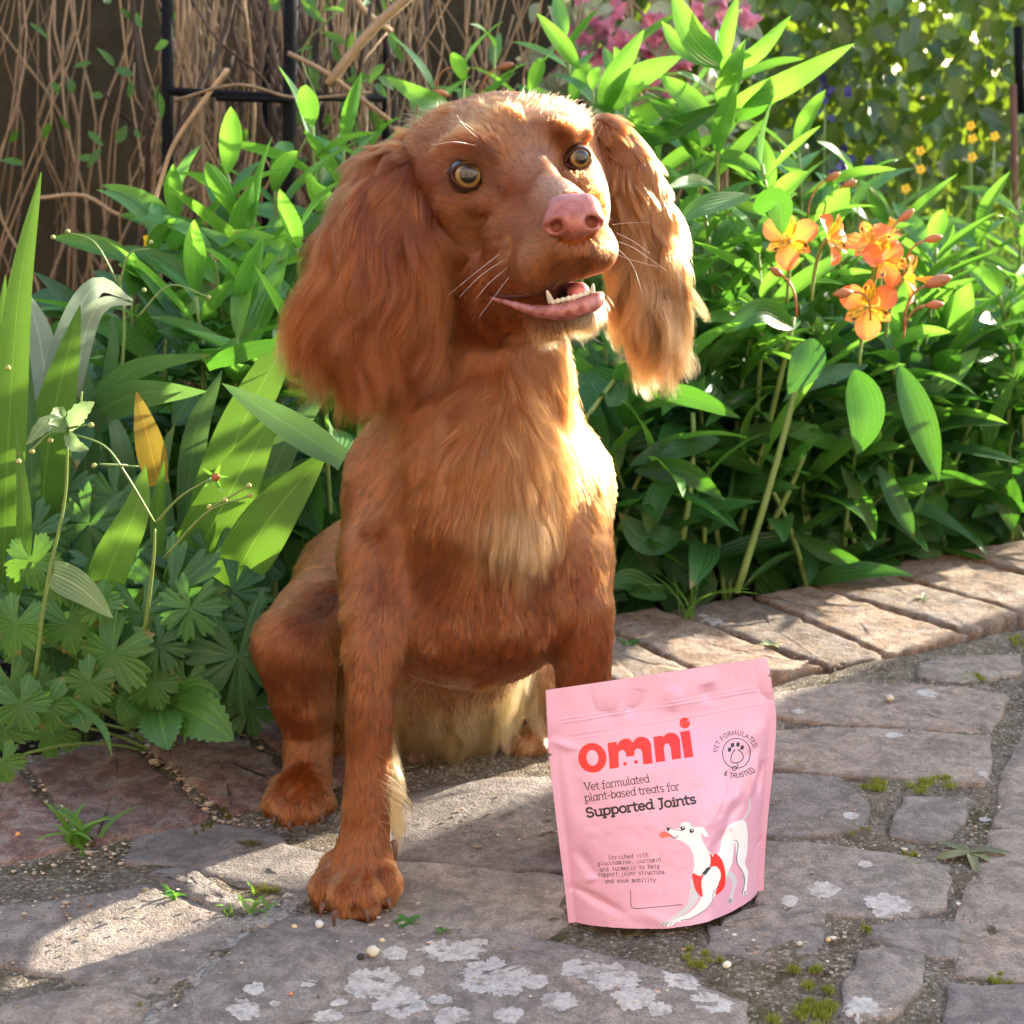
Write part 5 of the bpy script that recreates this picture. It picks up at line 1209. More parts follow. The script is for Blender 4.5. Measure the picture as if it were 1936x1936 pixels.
def strip(P, W, Nn, fold=0.25, across=4, edge=None):
    """leaf blade along points P with half widths W; Nn face normals; returns verts, quads, uv"""
    P = np.asarray(P, float); n = len(P); T = unit(np.gradient(P, axis=0)); Nn = unit(Nn - T * (Nn * T).sum(1, keepdims=True)); X = np.cross(T, Nn)
    s = np.linspace(-1, 1, across + 1); V, uv = [], []
    for i in range(n):
        for q in s:
            wv = W[i] if edge is None else W[i] * (1 + edge[i] * abs(q))
            V.append(P[i] + X[i] * q * wv + Nn[i] * fold * W[i] * (abs(q) ** 1.3)); uv.append((q * .5 + .5, i / (n - 1)))
    k = across + 1
    F = np.array([(i * k + j, i * k + j + 1, (i + 1) * k + j + 1, (i + 1) * k + j) for i in range(n - 1) for j in range(across)])
    return np.array(V), F, np.array(uv)
def lance_variant(i, wmax=0.115, peak=0.42, n=11):
    r = np.random.default_rng(100 + i); t = np.linspace(0, 1, n)
    w = wmax * np.sin(np.pi * t ** (math.log(.5) / math.log(peak))) ** 0.85 * (0.9 + 0.25 * r.random()); w[0] = 0.012; w[-1] = 0.002
    droop = r.uniform(0.0, 0.55); side = r.uniform(-0.12, 0.12)
    y = np.sin(droop * 1.5 * t) / max(droop * 1.5, 1e-3) if droop > .02 else t; z = -(1 - np.cos(droop * 1.5 * t)) / max(droop * 1.5, 1e-3) if droop > .02 else 0 * t
    P = np.stack([side * t ** 2, y, z], 1)
    tw = r.uniform(-0.9, 0.9) * t
    return strip(P, w, np.stack([np.sin(tw), 0 * t, np.cos(tw)], 1), r.uniform(0.15, 0.5))
LANCE = {}
def lance_mesh(mat, i):
    k = (mat.name, i)
    if k not in LANCE: V, F, uv = lance_variant(i); LANCE[k] = mesh_data('leaf', V, F, [mat], uv=uv)
    return LANCE[k]
def place_leaf(me, parent, base, d, nrm, ln, wd=None, name='leaf'):
    y = Vector(d).normalized(); z = Vector(nrm); z = (z - y * z.dot(y)).normalized(); x = y.cross(z); wd = wd or ln
    o = link(name, me, parent); b = Vector(base) - parent.location
    M = Matrix(((x.x * wd, y.x * ln, z.x * ln, b.x), (x.y * wd, y.y * ln, z.y * ln, b.y), (x.z * wd, y.z * ln, z.z * ln, b.z), (0, 0, 0, 1)))
    o.matrix_basis = M; return o
UPV = np.array([0, 0, 1.0])
def lily(top, base, label, n, ll=(0.07, 0.115), young=0.35, bare_=0.2, whorl=0, rad=0.0035, group='Peruvian lily stems in the border', seed=0, wscale=1.0):
    r = np.random.default_rng(seed + 900); top, base = np.asarray(top, float), np.asarray(base, float)
    o = empty('peruvian_lily', tuple(base)); tag(o, label, 'flowering plant', group)
    midp = base * .45 + top * .55 + np.array([r.normal(0, .02), r.normal(0, .02), .03]); C = bez(base, midp, top, 16)
    m_ = MB(); m_.tube(C, np.linspace(rad, rad * .55, 16), 7); mobj('stem', np.concatenate(m_.v) - base, m_.f, M_STEM, o)
    ph = r.random() * 6.28
    for k in range(n):
        f = bare_ + (1 - bare_) * (k / max(n - 1, 1)) ** 0.8; p = np.array([np.interp(f, np.linspace(0, 1, 16), C[:, i]) for i in range(3)])
        T = unit(C[min(15, int(f * 15) + 1)] - C[max(0, int(f * 15) - 1)]); ph += 2.4 + r.normal(0, .3)
        a = unit(np.cross(T, [0.3, 1, 0.1])); b = np.cross(T, a); outw = a * math.cos(ph) + b * math.sin(ph)
        el = R(r.uniform(5, 40) + 30 * f ** 3)
        d = unit(outw * math.cos(el) + T * math.sin(el)); nr = unit(T * math.cos(el) - outw * math.sin(el) + 0.3 * r.normal(size=3))
        ln = r.uniform(*ll) * (1 - .25 * f * (f > .9)); mat = M_LILY_Y if f > 1 - young else M_LILY
        place_leaf(lance_mesh(mat, int(r.integers(0, 10))), o, p, d, nr, ln, ln * wscale * r.uniform(.8, 1.2))
    return o
def soil_under(x, y): return np.array([x, y, -0.03])
def lily_px(px, py, Y, n, seed, label, lean=None, **k):
    top = at(px, py, Y); r = np.random.default_rng(seed); l = lean or (r.normal(0, .04), r.uniform(0.0, .06))
    bx, by = top[0] + l[0], top[1] + l[1]
    lim = FRONT_OFF + 0.235; off = np.dot([bx, by], E_NRM)
    if off < lim: bx, by = np.array([bx, by]) + E_NRM * (lim - off)
    return lily(top, soil_under(bx, by), label, n, seed=seed, **k)
RT = [(1365, 125, 1.75, 18), (1290, 190, 1.86, 14), (1440, 310, 1.75, 15), (1510, 290, 1.9, 14), (1610, 330, 1.97, 13), (1180, 120, 1.9, 13), (1235, 250, 1.84, 14), (1330, 390, 1.72, 15), (1430, 450, 1.7, 14), (1560, 400, 1.84, 14),
      (1680, 400, 2.0, 13), (1770, 470, 1.92, 14), (1850, 430, 2.05, 13), (1930, 400, 2.05, 13), (1890, 560, 1.88, 14), (1800, 620, 1.84, 14), (1690, 640, 1.78, 14), (1200, 720, 1.62, 12), (1310, 690, 1.66, 13), (1240, 850, 1.6, 11),
      (1420, 640, 1.7, 13), (1510, 690, 1.72, 13), (1600, 740, 1.76, 13), (1620, 850, 1.72, 12), (1750, 760, 1.8, 13), (1840, 830, 1.86, 12), (1915, 720, 1.88, 13), (1400, 850, 1.66, 12), (1520, 900, 1.7, 11), (1300, 930, 1.62, 10),
      (1680, 930, 1.78, 11), (1790, 930, 1.84, 11), (1900, 900, 1.92, 11), (1260, 520, 1.72, 13), (1370, 560, 1.72, 13), (1480, 560, 1.78, 13), (1730, 560, 1.9, 13), (1960, 560, 1.95, 12), (1150, 850, 1.6, 10), (1580, 560, 1.85, 12)]
ORD = ['first', 'second', 'third', 'fourth', 'fifth', 'sixth', 'seventh', 'eighth', 'ninth', 'tenth', 'eleventh', 'twelfth', 'thirteenth', 'fourteenth']
def ordinal_labels(rows, bands, fmt):
    """a label for each stem: its height band and its place in that band counted from a landmark"""
    out = [None] * len(rows); band = [next(k for k, (lim, _) in enumerate(bands) if r[1] < lim) for r in rows]
    for b in range(len(bands)):
        idx = sorted([i for i in range(len(rows)) if band[i] == b], key=lambda i: rows[i][0])
        for n, i in enumerate(idx): out[i] = fmt % (bands[b][1], ORD[n])
    return out
RL = ordinal_labels(RT, [(300, 'tall sunlit'), (450, 'upper'), (600, 'middle'), (760, 'lower'), (3000, 'lowest shaded')], "%s lance-leaved lily stem, %s from the dog's right-hand ear")
RL[0] = 'tallest lily shoot, with a whorl of long leaves against the hedge'
for i, (px, py, Y, n) in enumerate(RT):
    lily_px(px, py, Y, int(n * 1.35), 200 + i, RL[i], young=0.42 if py < 480 else .22, bare_=0.42 if py < 700 else 0.12, wscale=1.08 if py > 600 else 1.0, lean=(0.02, 0.05) if i == 0 else None, ll=(0.08, 0.125) if i in (0, 2) else (0.085, 0.14) if py > 450 else (0.07, 0.12))
LT = [(590, 240, 1.75, 12), (430, 330, 1.62, 13), (330, 390, 1.6, 12), (285, 440, 1.56, 12), (400, 470, 1.52, 13), (520, 340, 1.7, 13), (650, 280, 1.78, 12), (700, 290, 1.82, 12), (480, 520, 1.5, 13), (560, 450, 1.52, 13), (370, 560, 1.46, 12), (320, 600, 1.5, 12), (450, 640, 1.44, 12), (550, 610, 1.46, 12), (620, 690, 1.42, 10), (250, 560, 1.55, 11), (480, 430, 1.6, 12)]
LL = ordinal_labels(LT, [(350, 'tall'), (480, 'upper'), (600, 'middle'), (3000, 'low')], "%s broad-leaved green shoot left of the dog's head, %s from the picture's left edge")
for i, (px, py, Y, n) in enumerate(LT):
    lily_px(px, py, Y, int(n * 1.3), 300 + i, LL[i], lean=(random.uniform(-.03, .03), 0.04), wscale=0.92, ll=(.085, .14), bare_=0.3, young=.5 if py < 420 else .25, group='leafy shoots behind the ear')
for i, (px, py, Y, n) in enumerate([(880, 120, 1.95, 10), (935, 90, 2.05, 10), (820, 170, 1.92, 10), (1070, 70, 1.95, 12), (1120, 170, 1.86, 12), (1010, 140, 2.0, 9)]):
    lily_px(px, py, Y, n, 400 + i, ['leafy shoot with buds showing above the dog\'s forehead', 'thin leafy shoot rising behind the crown of the dog', 'shoot with a pointed leaf left of the dog\'s crown', 'leafy shoot between the dog\'s crown and the pink blossom', 'broad pale leaves rising behind the dog\'s right-hand ear', 'short leafy shoot hidden behind the dog\'s crown'][i], bare_=0.5, young=.5, group='shoots above the head')

# ---- orange flowers
m, nt, out = new_mat('orange_petal')
uv = nd(nt, 'ShaderNodeUVMap', dict(uv_map='UVMap')); sep = nd(nt, 'ShaderNodeSeparateXYZ', Vector=uv.outputs[0])
mid = mth(nt, 'ABSOLUTE', mth(nt, 'SUBTRACT', sep.outputs[0], 0.5))
c = ramp(nt, sep.outputs[1], [(0.0, (0.70, 0.34, 0.02)), (0.3, (0.84, 0.28, 0.05)), (0.75, (0.82, 0.20, 0.06)), (1.0, (0.74, 0.13, 0.05))])
c = mixc(nt, ramp(nt, mid, [(0.03, 0.45), (0.2, 0.0)]), c, (0.85, 0.32, 0.04))
tr = nd(nt, 'ShaderNodeBsdfTranslucent', Color=c); p = nd(nt, 'ShaderNodeBsdfPrincipled', Base_Color=c, Roughness=0.45)
mx = nd(nt, 'ShaderNodeMixShader', _0=0.4, _1=p.outputs[0], _2=tr.outputs[0]); nt.links.new(mx.outputs[0], out.inputs[0]); M_ORANGE = m
m, nt, out = new_mat('streaked_petal')
uv = nd(nt, 'ShaderNodeUVMap', dict(uv_map='UVMap')); sep = nd(nt, 'ShaderNodeSeparateXYZ', Vector=uv.outputs[0])
c = ramp(nt, sep.outputs[1], [(0.0, (0.7, 0.40, 0.02)), (0.6, (0.90, 0.55, 0.02)), (0.85, (0.88, 0.32, 0.05)), (1.0, (0.82, 0.2, 0.06))])
wv = nd(nt, 'ShaderNodeTexNoise', dict(noise_dimensions='2D'), Vector=nd(nt, 'ShaderNodeCombineXYZ', X=mth(nt, 'MULTIPLY', sep.outputs[0], 13.0), Y=mth(nt, 'MULTIPLY', sep.outputs[1], 2.2)).outputs[0], Scale=1.0)
st = mth(nt, 'MULTIPLY', ramp(nt, wv.outputs[0], [(0.56, 0.0), (0.60, 1.0)]), ramp(nt, sep.outputs[1], [(0.15, 0.0), (0.25, 1.0), (0.78, 1.0), (0.84, 0.0)]))
c = mixc(nt, st, c, (0.10, 0.02, 0.01))
tr = nd(nt, 'ShaderNodeBsdfTranslucent', Color=c); p = nd(nt, 'ShaderNodeBsdfPrincipled', Base_Color=c, Roughness=0.45)
mx = nd(nt, 'ShaderNodeMixShader', _0=0.35, _1=p.outputs[0], _2=tr.outputs[0]); nt.links.new(mx.outputs[0], out.inputs[0]); M_STREAK = m
def petal(wmax, peak, curl, tw=0.0, n=12):
    t = np.linspace(0, 1, n); w = wmax * np.sin(np.pi * np.clip(t * .97 + .02, 0, 1) ** (math.log(.5) / math.log(peak))) ** 0.8; w[0] = .03
    a = curl * t ** 1.6; y = np.cumsum(np.cos(a)) / n; z = -np.cumsum(np.sin(a)) / n
    return strip(np.stack([0 * t, y - y[0], z - z[0]], 1), w, np.stack([np.sin(tw * t), 0 * t, np.cos(tw * t)], 1), 0.35)
PET = {}
def petal_mesh(kind):
    if kind not in PET:
        V, F, uv = petal(*((0.36, .60, 0.9) if kind == 'o' else (0.22, .60, 0.7))); PET[kind] = mesh_data('petal', V, F, [M_ORANGE if kind == 'o' else M_STREAK], uv=uv)
    return PET[kind]
M_STAM = plain('stamen', (0.75, 0.4, 0.06), 0.5); M_ANTH = plain('anther', (0.25, 0.13, 0.05), 0.7); M_BUD = leaf_mat('bud', (0.35, 0.15, 0.06), (0.6, 0.2, 0.08), 4.0, 0.5, .2)
def lily_flower(px, py, Y, size, face, roll, label, drop=0.0):
    c = at(px, py, Y); o = empty('lily_flower', tuple(c)); tag(o, label, 'flower', 'orange Peruvian lily blooms')
    z = unit(np.array(face, float)); x = unit(np.cross([0, 0, 1.0], z)); y = np.cross(z, x); r = np.random.default_rng(int(px))
    for k in range(6):
        a = roll + k * math.pi / 3; outw = x * math.cos(a) + y * math.sin(a); inner = k % 2
        d = unit(outw * (0.72 if inner else 0.85) + z * (0.75 if inner else 0.55)); nr = unit(z * .85 - outw * .6)
        s = size * (0.92 if inner else 1.0) * r.uniform(.92, 1.08)
        place_leaf(petal_mesh('i' if inner else 'o'), o, c - z * size * .35 + outw * .002, d, nr, s, s, 'petal')
    for k in range(5):
        a = roll + k * 1.25; m_ = MB(); e = z * size * (.55 + .1 * r.random()) + (x * math.cos(a) + y * math.sin(a)) * size * .16 - np.array([0, 0, size * .15])
        P = bez(c - z * size * .3, c + z * size * .15, c + e, 8); m_.tube(P, 0.0006, 5); m_.tube([P[-1], P[-1] + unit(e) * .0035], [.0011, .0006], 5)
        mobj('stamen', np.concatenate(m_.v) - c, m_.f, M_STAM, o)
    m_ = MB(); m_.tube(bez(c - z * size * .36, c - z * size * .8 - np.array([0, 0, .01]), c - z * size * .8 - np.array([0.0, -.01, .06]), 8), np.linspace(.0028, .0016, 8), 6); mobj('stem', np.concatenate(m_.v) - c, m_.f, M_STEM, o)
for a in [(1492, 452, 1.60, .030, (-.25, -1, .25), .5, 'leftmost orange bloom, half under a curled green leaf'), (1582, 448, 1.61, .029, (.75, -.6, .2), .2, 'orange bloom seen from the side, second from the left of the cluster'), (1648, 455, 1.61, .029, (-.3, -.6, .6), 1.1, 'orange bloom at the top of the right-hand cluster'),
          (1680, 492, 1.60, .030, (.45, -.9, .2), .75, 'orange bloom in the middle of the right-hand cluster'), (1728, 525, 1.61, .027, (1, -.3, .05), .1, 'orange bloom facing right beside a fat bud'), (1642, 580, 1.585, .033, (-.05, -1, .12), .52, 'lowest orange bloom with dark-streaked yellow throat facing the camera'), (1680, 432, 1.63, .016, (.3, -.2, 1), .3, 'small yellow opening bloom above the right-hand cluster')]:
    lily_flower(*a)
def bud(px, py, Y, ln, d, label, mat=None):
    c = at(px, py, Y); t = np.linspace(0, 1, 9); m_ = MB(); dd = unit(np.array(d, float))
    m_.tube(c + dd * ln * t[:, None], ln * .24 * np.sin(np.pi * np.clip(t * .9 + .06, 0, 1)) ** .8, 8); m_.tube(bez(c, c - dd * .02, c - dd * .02 - np.array([0, 0, .03]), 6), .0012, 5)
    tag(mobj('flower_bud', np.concatenate(m_.v) - c, m_.f, mat or M_BUD), label, 'bud').location = c
for a in [(1750, 540, 1.59, .026, (1, 0, .35), 'fat brownish bud pointing right beside the orange blooms'), (1480, 522, 1.6, .017, (-.8, -.3, .5), 'small pale bud below the leftmost orange bloom'), (1700, 418, 1.63, .018, (.6, 0, .5), 'green-brown bud above the orange cluster'), (1748, 455, 1.64, .018, (1, 0, .25), 'dark pink bud to the right above the orange cluster'),
          (1612, 552, 1.58, .02, (-1, -.2, -.1), 'green bud touching the lowest orange bloom'), (1750, 578, 1.6, .018, (1, 0, .1), 'green bud below the fat brownish bud'), (820, 172, 1.86, .018, (1, 0, -.3), 'purplish bud left of the dog\'s crown'), (858, 128, 1.95, .018, (1, 0, -.1), 'reddish bud above the dog\'s forehead'), (940, 130, 1.95, .02, (1, 0, .3), 'green bud above the dog\'s crown'), (1560, 342, 1.8, .018, (.9, 0, .5), 'pinkish bud among the lily leaves above the blooms'), (1590, 355, 1.8, .018, (.9, 0, .4), 'green bud next to the pinkish bud')]:
    bud(*a)

# ---- hero leaves in front of the mass, traced from the photograph
def hero_leaf(parent, pts, wpx, mat, peak=0.45, roll=0.0, n=14, fold=0.3, name='leaf', base_w=0.1, across=4, teeth=0, label=None):
    P = catmull([at(*q) for q in pts], n); t = np.linspace(0, 1, n); sc = 1 / ppm(P[n // 2])
    w = 0.5 * wpx * sc * np.maximum(np.sin(np.pi * np.clip(t, 0, 1) ** (math.log(.5) / math.log(peak))) ** 0.8, base_w * (1 - t)); w[-1] = 0.0003
    view = unit(np.array([0, 0, CAM_H]) - P); T = unit(np.gradient(P, axis=0)); X = unit(np.cross(T, view)); Nn = np.cross(X, T); Nn = Nn * math.cos(roll) + X * math.sin(roll)
    Nn = np.where((Nn @ np.array([0, -1, .4]))[:, None] < 0, -Nn, Nn)
    ed = None
    if teeth: ed = 0.10 * (np.arange(n) % 2 * 2 - 1); ed[-1] = 0
    V, F, uv = strip(P, w, Nn, fold, across, ed)
    o = mobj(name, V - np.array(parent.location), F, mat, parent, uv=uv)
    if label: o['label'] = label
    return o
HR = empty('peruvian_lily', tuple(soil_under(0.34, 1.72))); tag(HR, 'front lily plant whose thick yellow-green stem leans right over the brick edging', 'flowering plant', 'Peruvian lily stems in the border')
for a, b, r_ in [((1392, 1120, 1.60), (1515, 690, 1.62), .0042), ((1455, 1000, 1.66), (1530, 830, 1.66), .0036), ((1100, 800, 1.55), (1200, 660, 1.58), .0025), ((1290, 1020, 1.60), (1310, 780, 1.62), .0035), ((1745, 1010, 1.84), (1850, 760, 1.84), .003), ((1400, 990, 1.68), (1500, 600, 1.66), .0035)]:
    m_ = MB(); p0, p1 = at(*a), at(*b); m_.tube(bez(p0, (p0 + p1) / 2 + np.array([.008, 0, .008]), p1, 10), np.linspace(r_, r_ * .7, 10), 7); mobj('stem', np.concatenate(m_.v) - np.array(HR.location), m_.f, M_STEM, HR)
for pts, w, mt, rl in [([(1535, 640, 1.60), (1525, 690, 1.58), (1490, 745, 1.57)], 66, M_LILY, .1), ([(1615, 700, 1.62), (1640, 780, 1.58), (1622, 860, 1.57)], 72, M_LILY, .2), ([(1700, 690, 1.66), (1740, 800, 1.63), (1775, 910, 1.62)], 62, M_LILY, -.3), ([(1195, 765, 1.58), (1290, 745, 1.54), (1400, 790, 1.52)], 44, M_LILY, .3),
                       ([(1200, 890, 1.56), (1290, 890, 1.54), (1370, 945, 1.53)], 46, M_LILY, .2), ([(1360, 830, 1.62), (1270, 850, 1.58), (1190, 880, 1.57)], 50, M_LILY, .4), ([(1420, 370, 1.66), (1330, 390, 1.62), (1280, 425, 1.60)], 40, M_LILY_Y, .2), ([(1425, 395, 1.6), (1470, 385, 1.58), (1480, 445, 1.575)], 58, M_LILY, .1),
                       ([(1640, 690, 1.7), (1540, 720, 1.66), (1480, 760, 1.64)], 40, M_LILY, .4), ([(1500, 620, 1.66), (1440, 590, 1.62), (1370, 630, 1.6)], 52, M_LILY, .3), ([(1830, 860, 1.86), (1900, 930, 1.82), (1915, 1005, 1.80)], 60, M_LILY, .2), ([(1590, 880, 1.68), (1640, 960, 1.66), (1655, 1020, 1.65)], 34, M_LILY, .4),
                       ([(1660, 880, 1.7), (1700, 960, 1.68), (1728, 1015, 1.67)], 40, M_LILY, -.4), ([(1500, 1010, 1.66), (1570, 1045, 1.64), (1625, 1060, 1.63)], 36, M_LILY, .4), ([(1260, 1130, 1.59), (1190, 1100, 1.57), (1158, 1110, 1.56)], 52, M_LILY, .2), ([(1290, 1010, 1.6), (1220, 1020, 1.56), (1170, 970, 1.55)], 60, M_LILY, .2),
                       ([(1110, 700, 1.6), (1160, 740, 1.56), (1150, 770, 1.55)], 60, M_LILY, .1), ([(1290, 860, 1.6), (1240, 950, 1.56), (1225, 1010, 1.55)], 48, M_LILY, .3), ([(1370, 130, 1.75), (1290, 90, 1.72), (1250, 40, 1.72)], 34, M_LILY_Y, .2), ([(1370, 130, 1.75), (1310, 70, 1.70), (1270, -20, 1.70)], 52, M_LILY_Y, .1),
                       ([(1375, 200, 1.75), (1480, 160, 1.70), (1615, 82, 1.68)], 46, M_LILY_Y, .1), ([(1375, 130, 1.75), (1430, 100, 1.72), (1495, 30, 1.72)], 32, M_LILY_Y, .2), ([(1365, 130, 1.75), (1375, 60, 1.73), (1395, -10, 1.73)], 30, M_LILY_Y, .1), ([(1390, 230, 1.75), (1450, 180, 1.72), (1500, 130, 1.72)], 40, M_LILY, .3),
                       ([(1140, 215, 1.84), (1160, 150, 1.80), (1218, 55, 1.80)], 46, M_LILY_Y, .1), ([(1145, 215, 1.84), (1200, 150, 1.80), (1290, 105, 1.79)], 50, M_LILY_Y, .1), ([(1180, 280, 1.80), (1280, 240, 1.74), (1370, 195, 1.72)], 40, M_LILY, .2), ([(1095, 130, 1.86), (1060, 80, 1.84), (1015, 25, 1.84)], 32, M_LILY_Y, .1),
                       ([(1320, 300, 1.8), (1290, 240, 1.76), (1225, 185, 1.75)], 40, M_LILY, .1), ([(850, 200, 1.85), (800, 185, 1.82), (728, 145, 1.82)], 36, M_LILY_Y, .1)]:
    hero_leaf(HR, pts, w, mt, roll=rl)
# left: irises with sword leaves
def iris(label, base, leaves):
    o = empty('iris_plant', base); tag(o, label, 'iris', 'irises with sword leaves')
    for pts, w, mt, rl in leaves: hero_leaf(o, pts, w, mt, peak=0.34, roll=rl, n=18, fold=0.10, base_w=0.75, across=4)
    return o
iris('tall iris at the left edge, its widest sword leaf rising to the trellis height', tuple(soil_under(-.36, 1.3)), [([(5, 1130, 1.24), (15, 850, 1.22), (35, 560, 1.22), (78, 325, 1.23)], 66, M_IRIS, .2), ([(-40, 1100, 1.25), (-10, 800, 1.24), (10, 520, 1.25)], 60, M_IRIS, .1), ([(30, 1150, 1.26), (60, 900, 1.26), (40, 560, 1.26)], 36, M_IRIS_B, .3), ([(20, 1160, 1.2), (45, 1000, 1.19), (30, 790, 1.19)], 34, M_IRIS, .3)])
iris('iris with a pale arching leaf bent over to the right', tuple(soil_under(-.32, 1.36)), [([(70, 1080, 1.3), (95, 820, 1.28), (152, 575, 1.28)], 92, M_IRIS, .2), ([(60, 1000, 1.34), (110, 700, 1.33), (175, 545, 1.31), (252, 568, 1.29)], 52, M_IRIS_P, .2), ([(130, 800, 1.33), (165, 620, 1.31), (200, 572, 1.3), (250, 575, 1.29)], 36, M_IRIS_P, .3), ([(95, 800, 1.38), (75, 640, 1.37), (45, 545, 1.36)], 56, M_IRIS_P, .1), ([(150, 1000, 1.34), (165, 800, 1.33), (150, 650, 1.33)], 50, M_IRIS_B, .2), ([(200, 720, 1.36), (214, 660, 1.36), (210, 590, 1.36)], 24, M_IRIS_B, .2)])
iris('iris leaning right behind the dog, with broad yellow-green swords', tuple(soil_under(-.21, 1.40)), [([(330, 1130, 1.27), (430, 940, 1.26), (530, 765, 1.27)], 108, M_IRIS, .15), ([(425, 1120, 1.24), (510, 980, 1.24), (620, 850, 1.26)], 104, M_IRIS, .2), ([(360, 1080, 1.32), (460, 800, 1.32), (600, 540, 1.34)], 92, M_IRIS, .1), ([(420, 1080, 1.30), (475, 960, 1.29), (545, 890, 1.30)], 60, M_IRIS, .2), ([(350, 1000, 1.34), (370, 820, 1.34), (420, 700, 1.35)], 52, M_IRIS_B, .3),
     ([(650, 870, 1.25), (540, 800, 1.24), (420, 725, 1.25)], 62, M_IRIS_B, .2), ([(160, 790, 1.34), (260, 745, 1.32), (390, 740, 1.31)], 70, M_IRIS_B, .5), ([(150, 800, 1.36), (250, 700, 1.34), (400, 670, 1.34)], 52, M_IRIS_B, .6), ([(390, 690, 1.32), (480, 660, 1.3), (580, 640, 1.3)], 36, M_LILY, .3), ([(470, 1050, 1.33), (530, 860, 1.34), (640, 700, 1.36)], 60, M_IRIS_B, .2)])
iris('small iris with one dying orange-yellow leaf', tuple(soil_under(-.26, 1.36)), [([(300, 915, 1.29), (280, 830, 1.28), (258, 740, 1.28)], 56, M_IRIS_O, .1), ([(320, 1000, 1.32), (300, 900, 1.32), (330, 800, 1.33)], 40, M_IRIS_B, .3), ([(240, 980, 1.33), (230, 850, 1.33), (200, 760, 1.34)], 44, M_IRIS_B, .3)])
iris('young iris in front with a notched bright leaf among the cranesbill', tuple(soil_under(-.29, 1.24)), [([(170, 1230, 1.19), (205, 1080, 1.18), (255, 970, 1.18), (275, 880, 1.185)], 74, M_IRIS, .1), ([(180, 1350, 1.2), (180, 1220, 1.19), (195, 1150, 1.19)], 80, M_IRIS, .2), ([(300, 1050, 1.22), (298, 960, 1.22), (310, 872, 1.22)], 30, M_IRIS, .2), ([(230, 1200, 1.2), (255, 1160, 1.19), (272, 1110, 1.19)], 40, M_IRIS, .2), ([(80, 1075, 1.18), (150, 1110, 1.15), (213, 1168, 1.14)], 62, M_PALEG, .2), ([(150, 1330, 1.22), (130, 1200, 1.22), (185, 1030, 1.22)], 60, M_IRIS_B, .2), ([(60, 1380, 1.22), (70, 1200, 1.22), (40, 1050, 1.22)], 60, M_IRIS_B, .2), ([(230, 1350, 1.21), (250, 1250, 1.22), (250, 1150, 1.22)], 70, M_IRIS_B, .2)])

# ---- broad lobed and toothed leaves
def lobed_outline(th, lobes=7, cut=0.62, teeth=5.0, teeth_a=0.10):
    a = np.abs(((th / (2 * np.pi) * (lobes + 1)) % 1) - 0.5) * 2          # 0 in lobe centre, 1 in the cut
    e = np.clip((a - .62) / .38, 0, 1); r = 1 - .12 * a - cut * e * e * (3 - 2 * e) - 0.34 * cut * np.exp(-((a - .36) / .09) ** 2)
    fine = np.abs(((th / (2 * np.pi) * (lobes + 1) * teeth) % 1) - .5) * 2
    r = r * (1 - teeth_a * fine)
    back = np.abs(((th + np.pi) % (2 * np.pi)) - np.pi); return r * np.where(back < 0.28, 0.25, 1.0)
def palmate_mesh(i, lobes, cut, mat, teeth=5.0, ta=0.1):
    n = 168; th = np.linspace(0, 2 * np.pi, n, endpoint=False); r = np.random.default_rng(i)
    ro = lobed_outline(th, lobes, cut, teeth, ta); rings = [0.12, 0.35, 0.6, 0.8, 1.0]; V, uv = [[0, 0, 0]], [(.5, 0)]
    for s in rings:
        rr = np.minimum(ro * s * 1.0 + 0 * ro, ro) if s < 1 else ro
        x, y = np.sin(th) * rr, -np.cos(th) * rr
        a = np.abs(((th / (2 * np.pi) * (lobes + 1)) % 1) - 0.5) * 2
        z = 0.035 * s * a - 0.22 * (rr ** 2) + 0.05 * np.sin(th * 3 + i) * s
        V += np.stack([x, y, z], 1).tolist(); uv += [(0.5 + 0.5 * q, s) for q in (a - 0.0)]
    F = [(0, 1 + k, 1 + (k + 1) % n) for k in range(n)]
    for q in range(len(rings) - 1): F += [(1 + q * n + k, 1 + (q + 1) * n + k, 1 + (q + 1) * n + (k + 1) % n, 1 + q * n + (k + 1) % n) for k in range(n)]
    return mesh_data('leaf', V, F, [mat], uv=np.array(uv))
PALM = [palmate_mesh(i, 6, 0.62, M_GERA, 5.0, .10) for i in range(3)]
GEUML = [palmate_mesh(10 + i, 4, 0.30, M_GEUM, 7.0, .10) for i in range(2)]
def rosette(name, label, cat, base, items, stem_mat, mesh_set):
    o = empty(name, base); tag(o, label, cat)
    for i, (px, py, Y, rpx, fx, fy, fz, rot) in enumerate(items):
        c = at(px, py, Y); z = unit(np.array([fx, fy, fz], float)); u = np.array([math.sin(rot), -0.25, -math.cos(rot)]); s = rpx / ppm(c)
        place_leaf(mesh_set[i % len(mesh_set)], o, c, u, z, s)
        m_ = MB(); b0 = np.array(base) + rng.normal(0, .012, 3) * np.array([1, 1, 0]); m_.tube(bez(b0, (b0 + c) / 2 + np.array([0, .02, .03]), c - z * .001, 9), .0013, 5); mobj('stem', np.concatenate(m_.v) - np.array(base), m_.f, stem_mat, o)
    return o
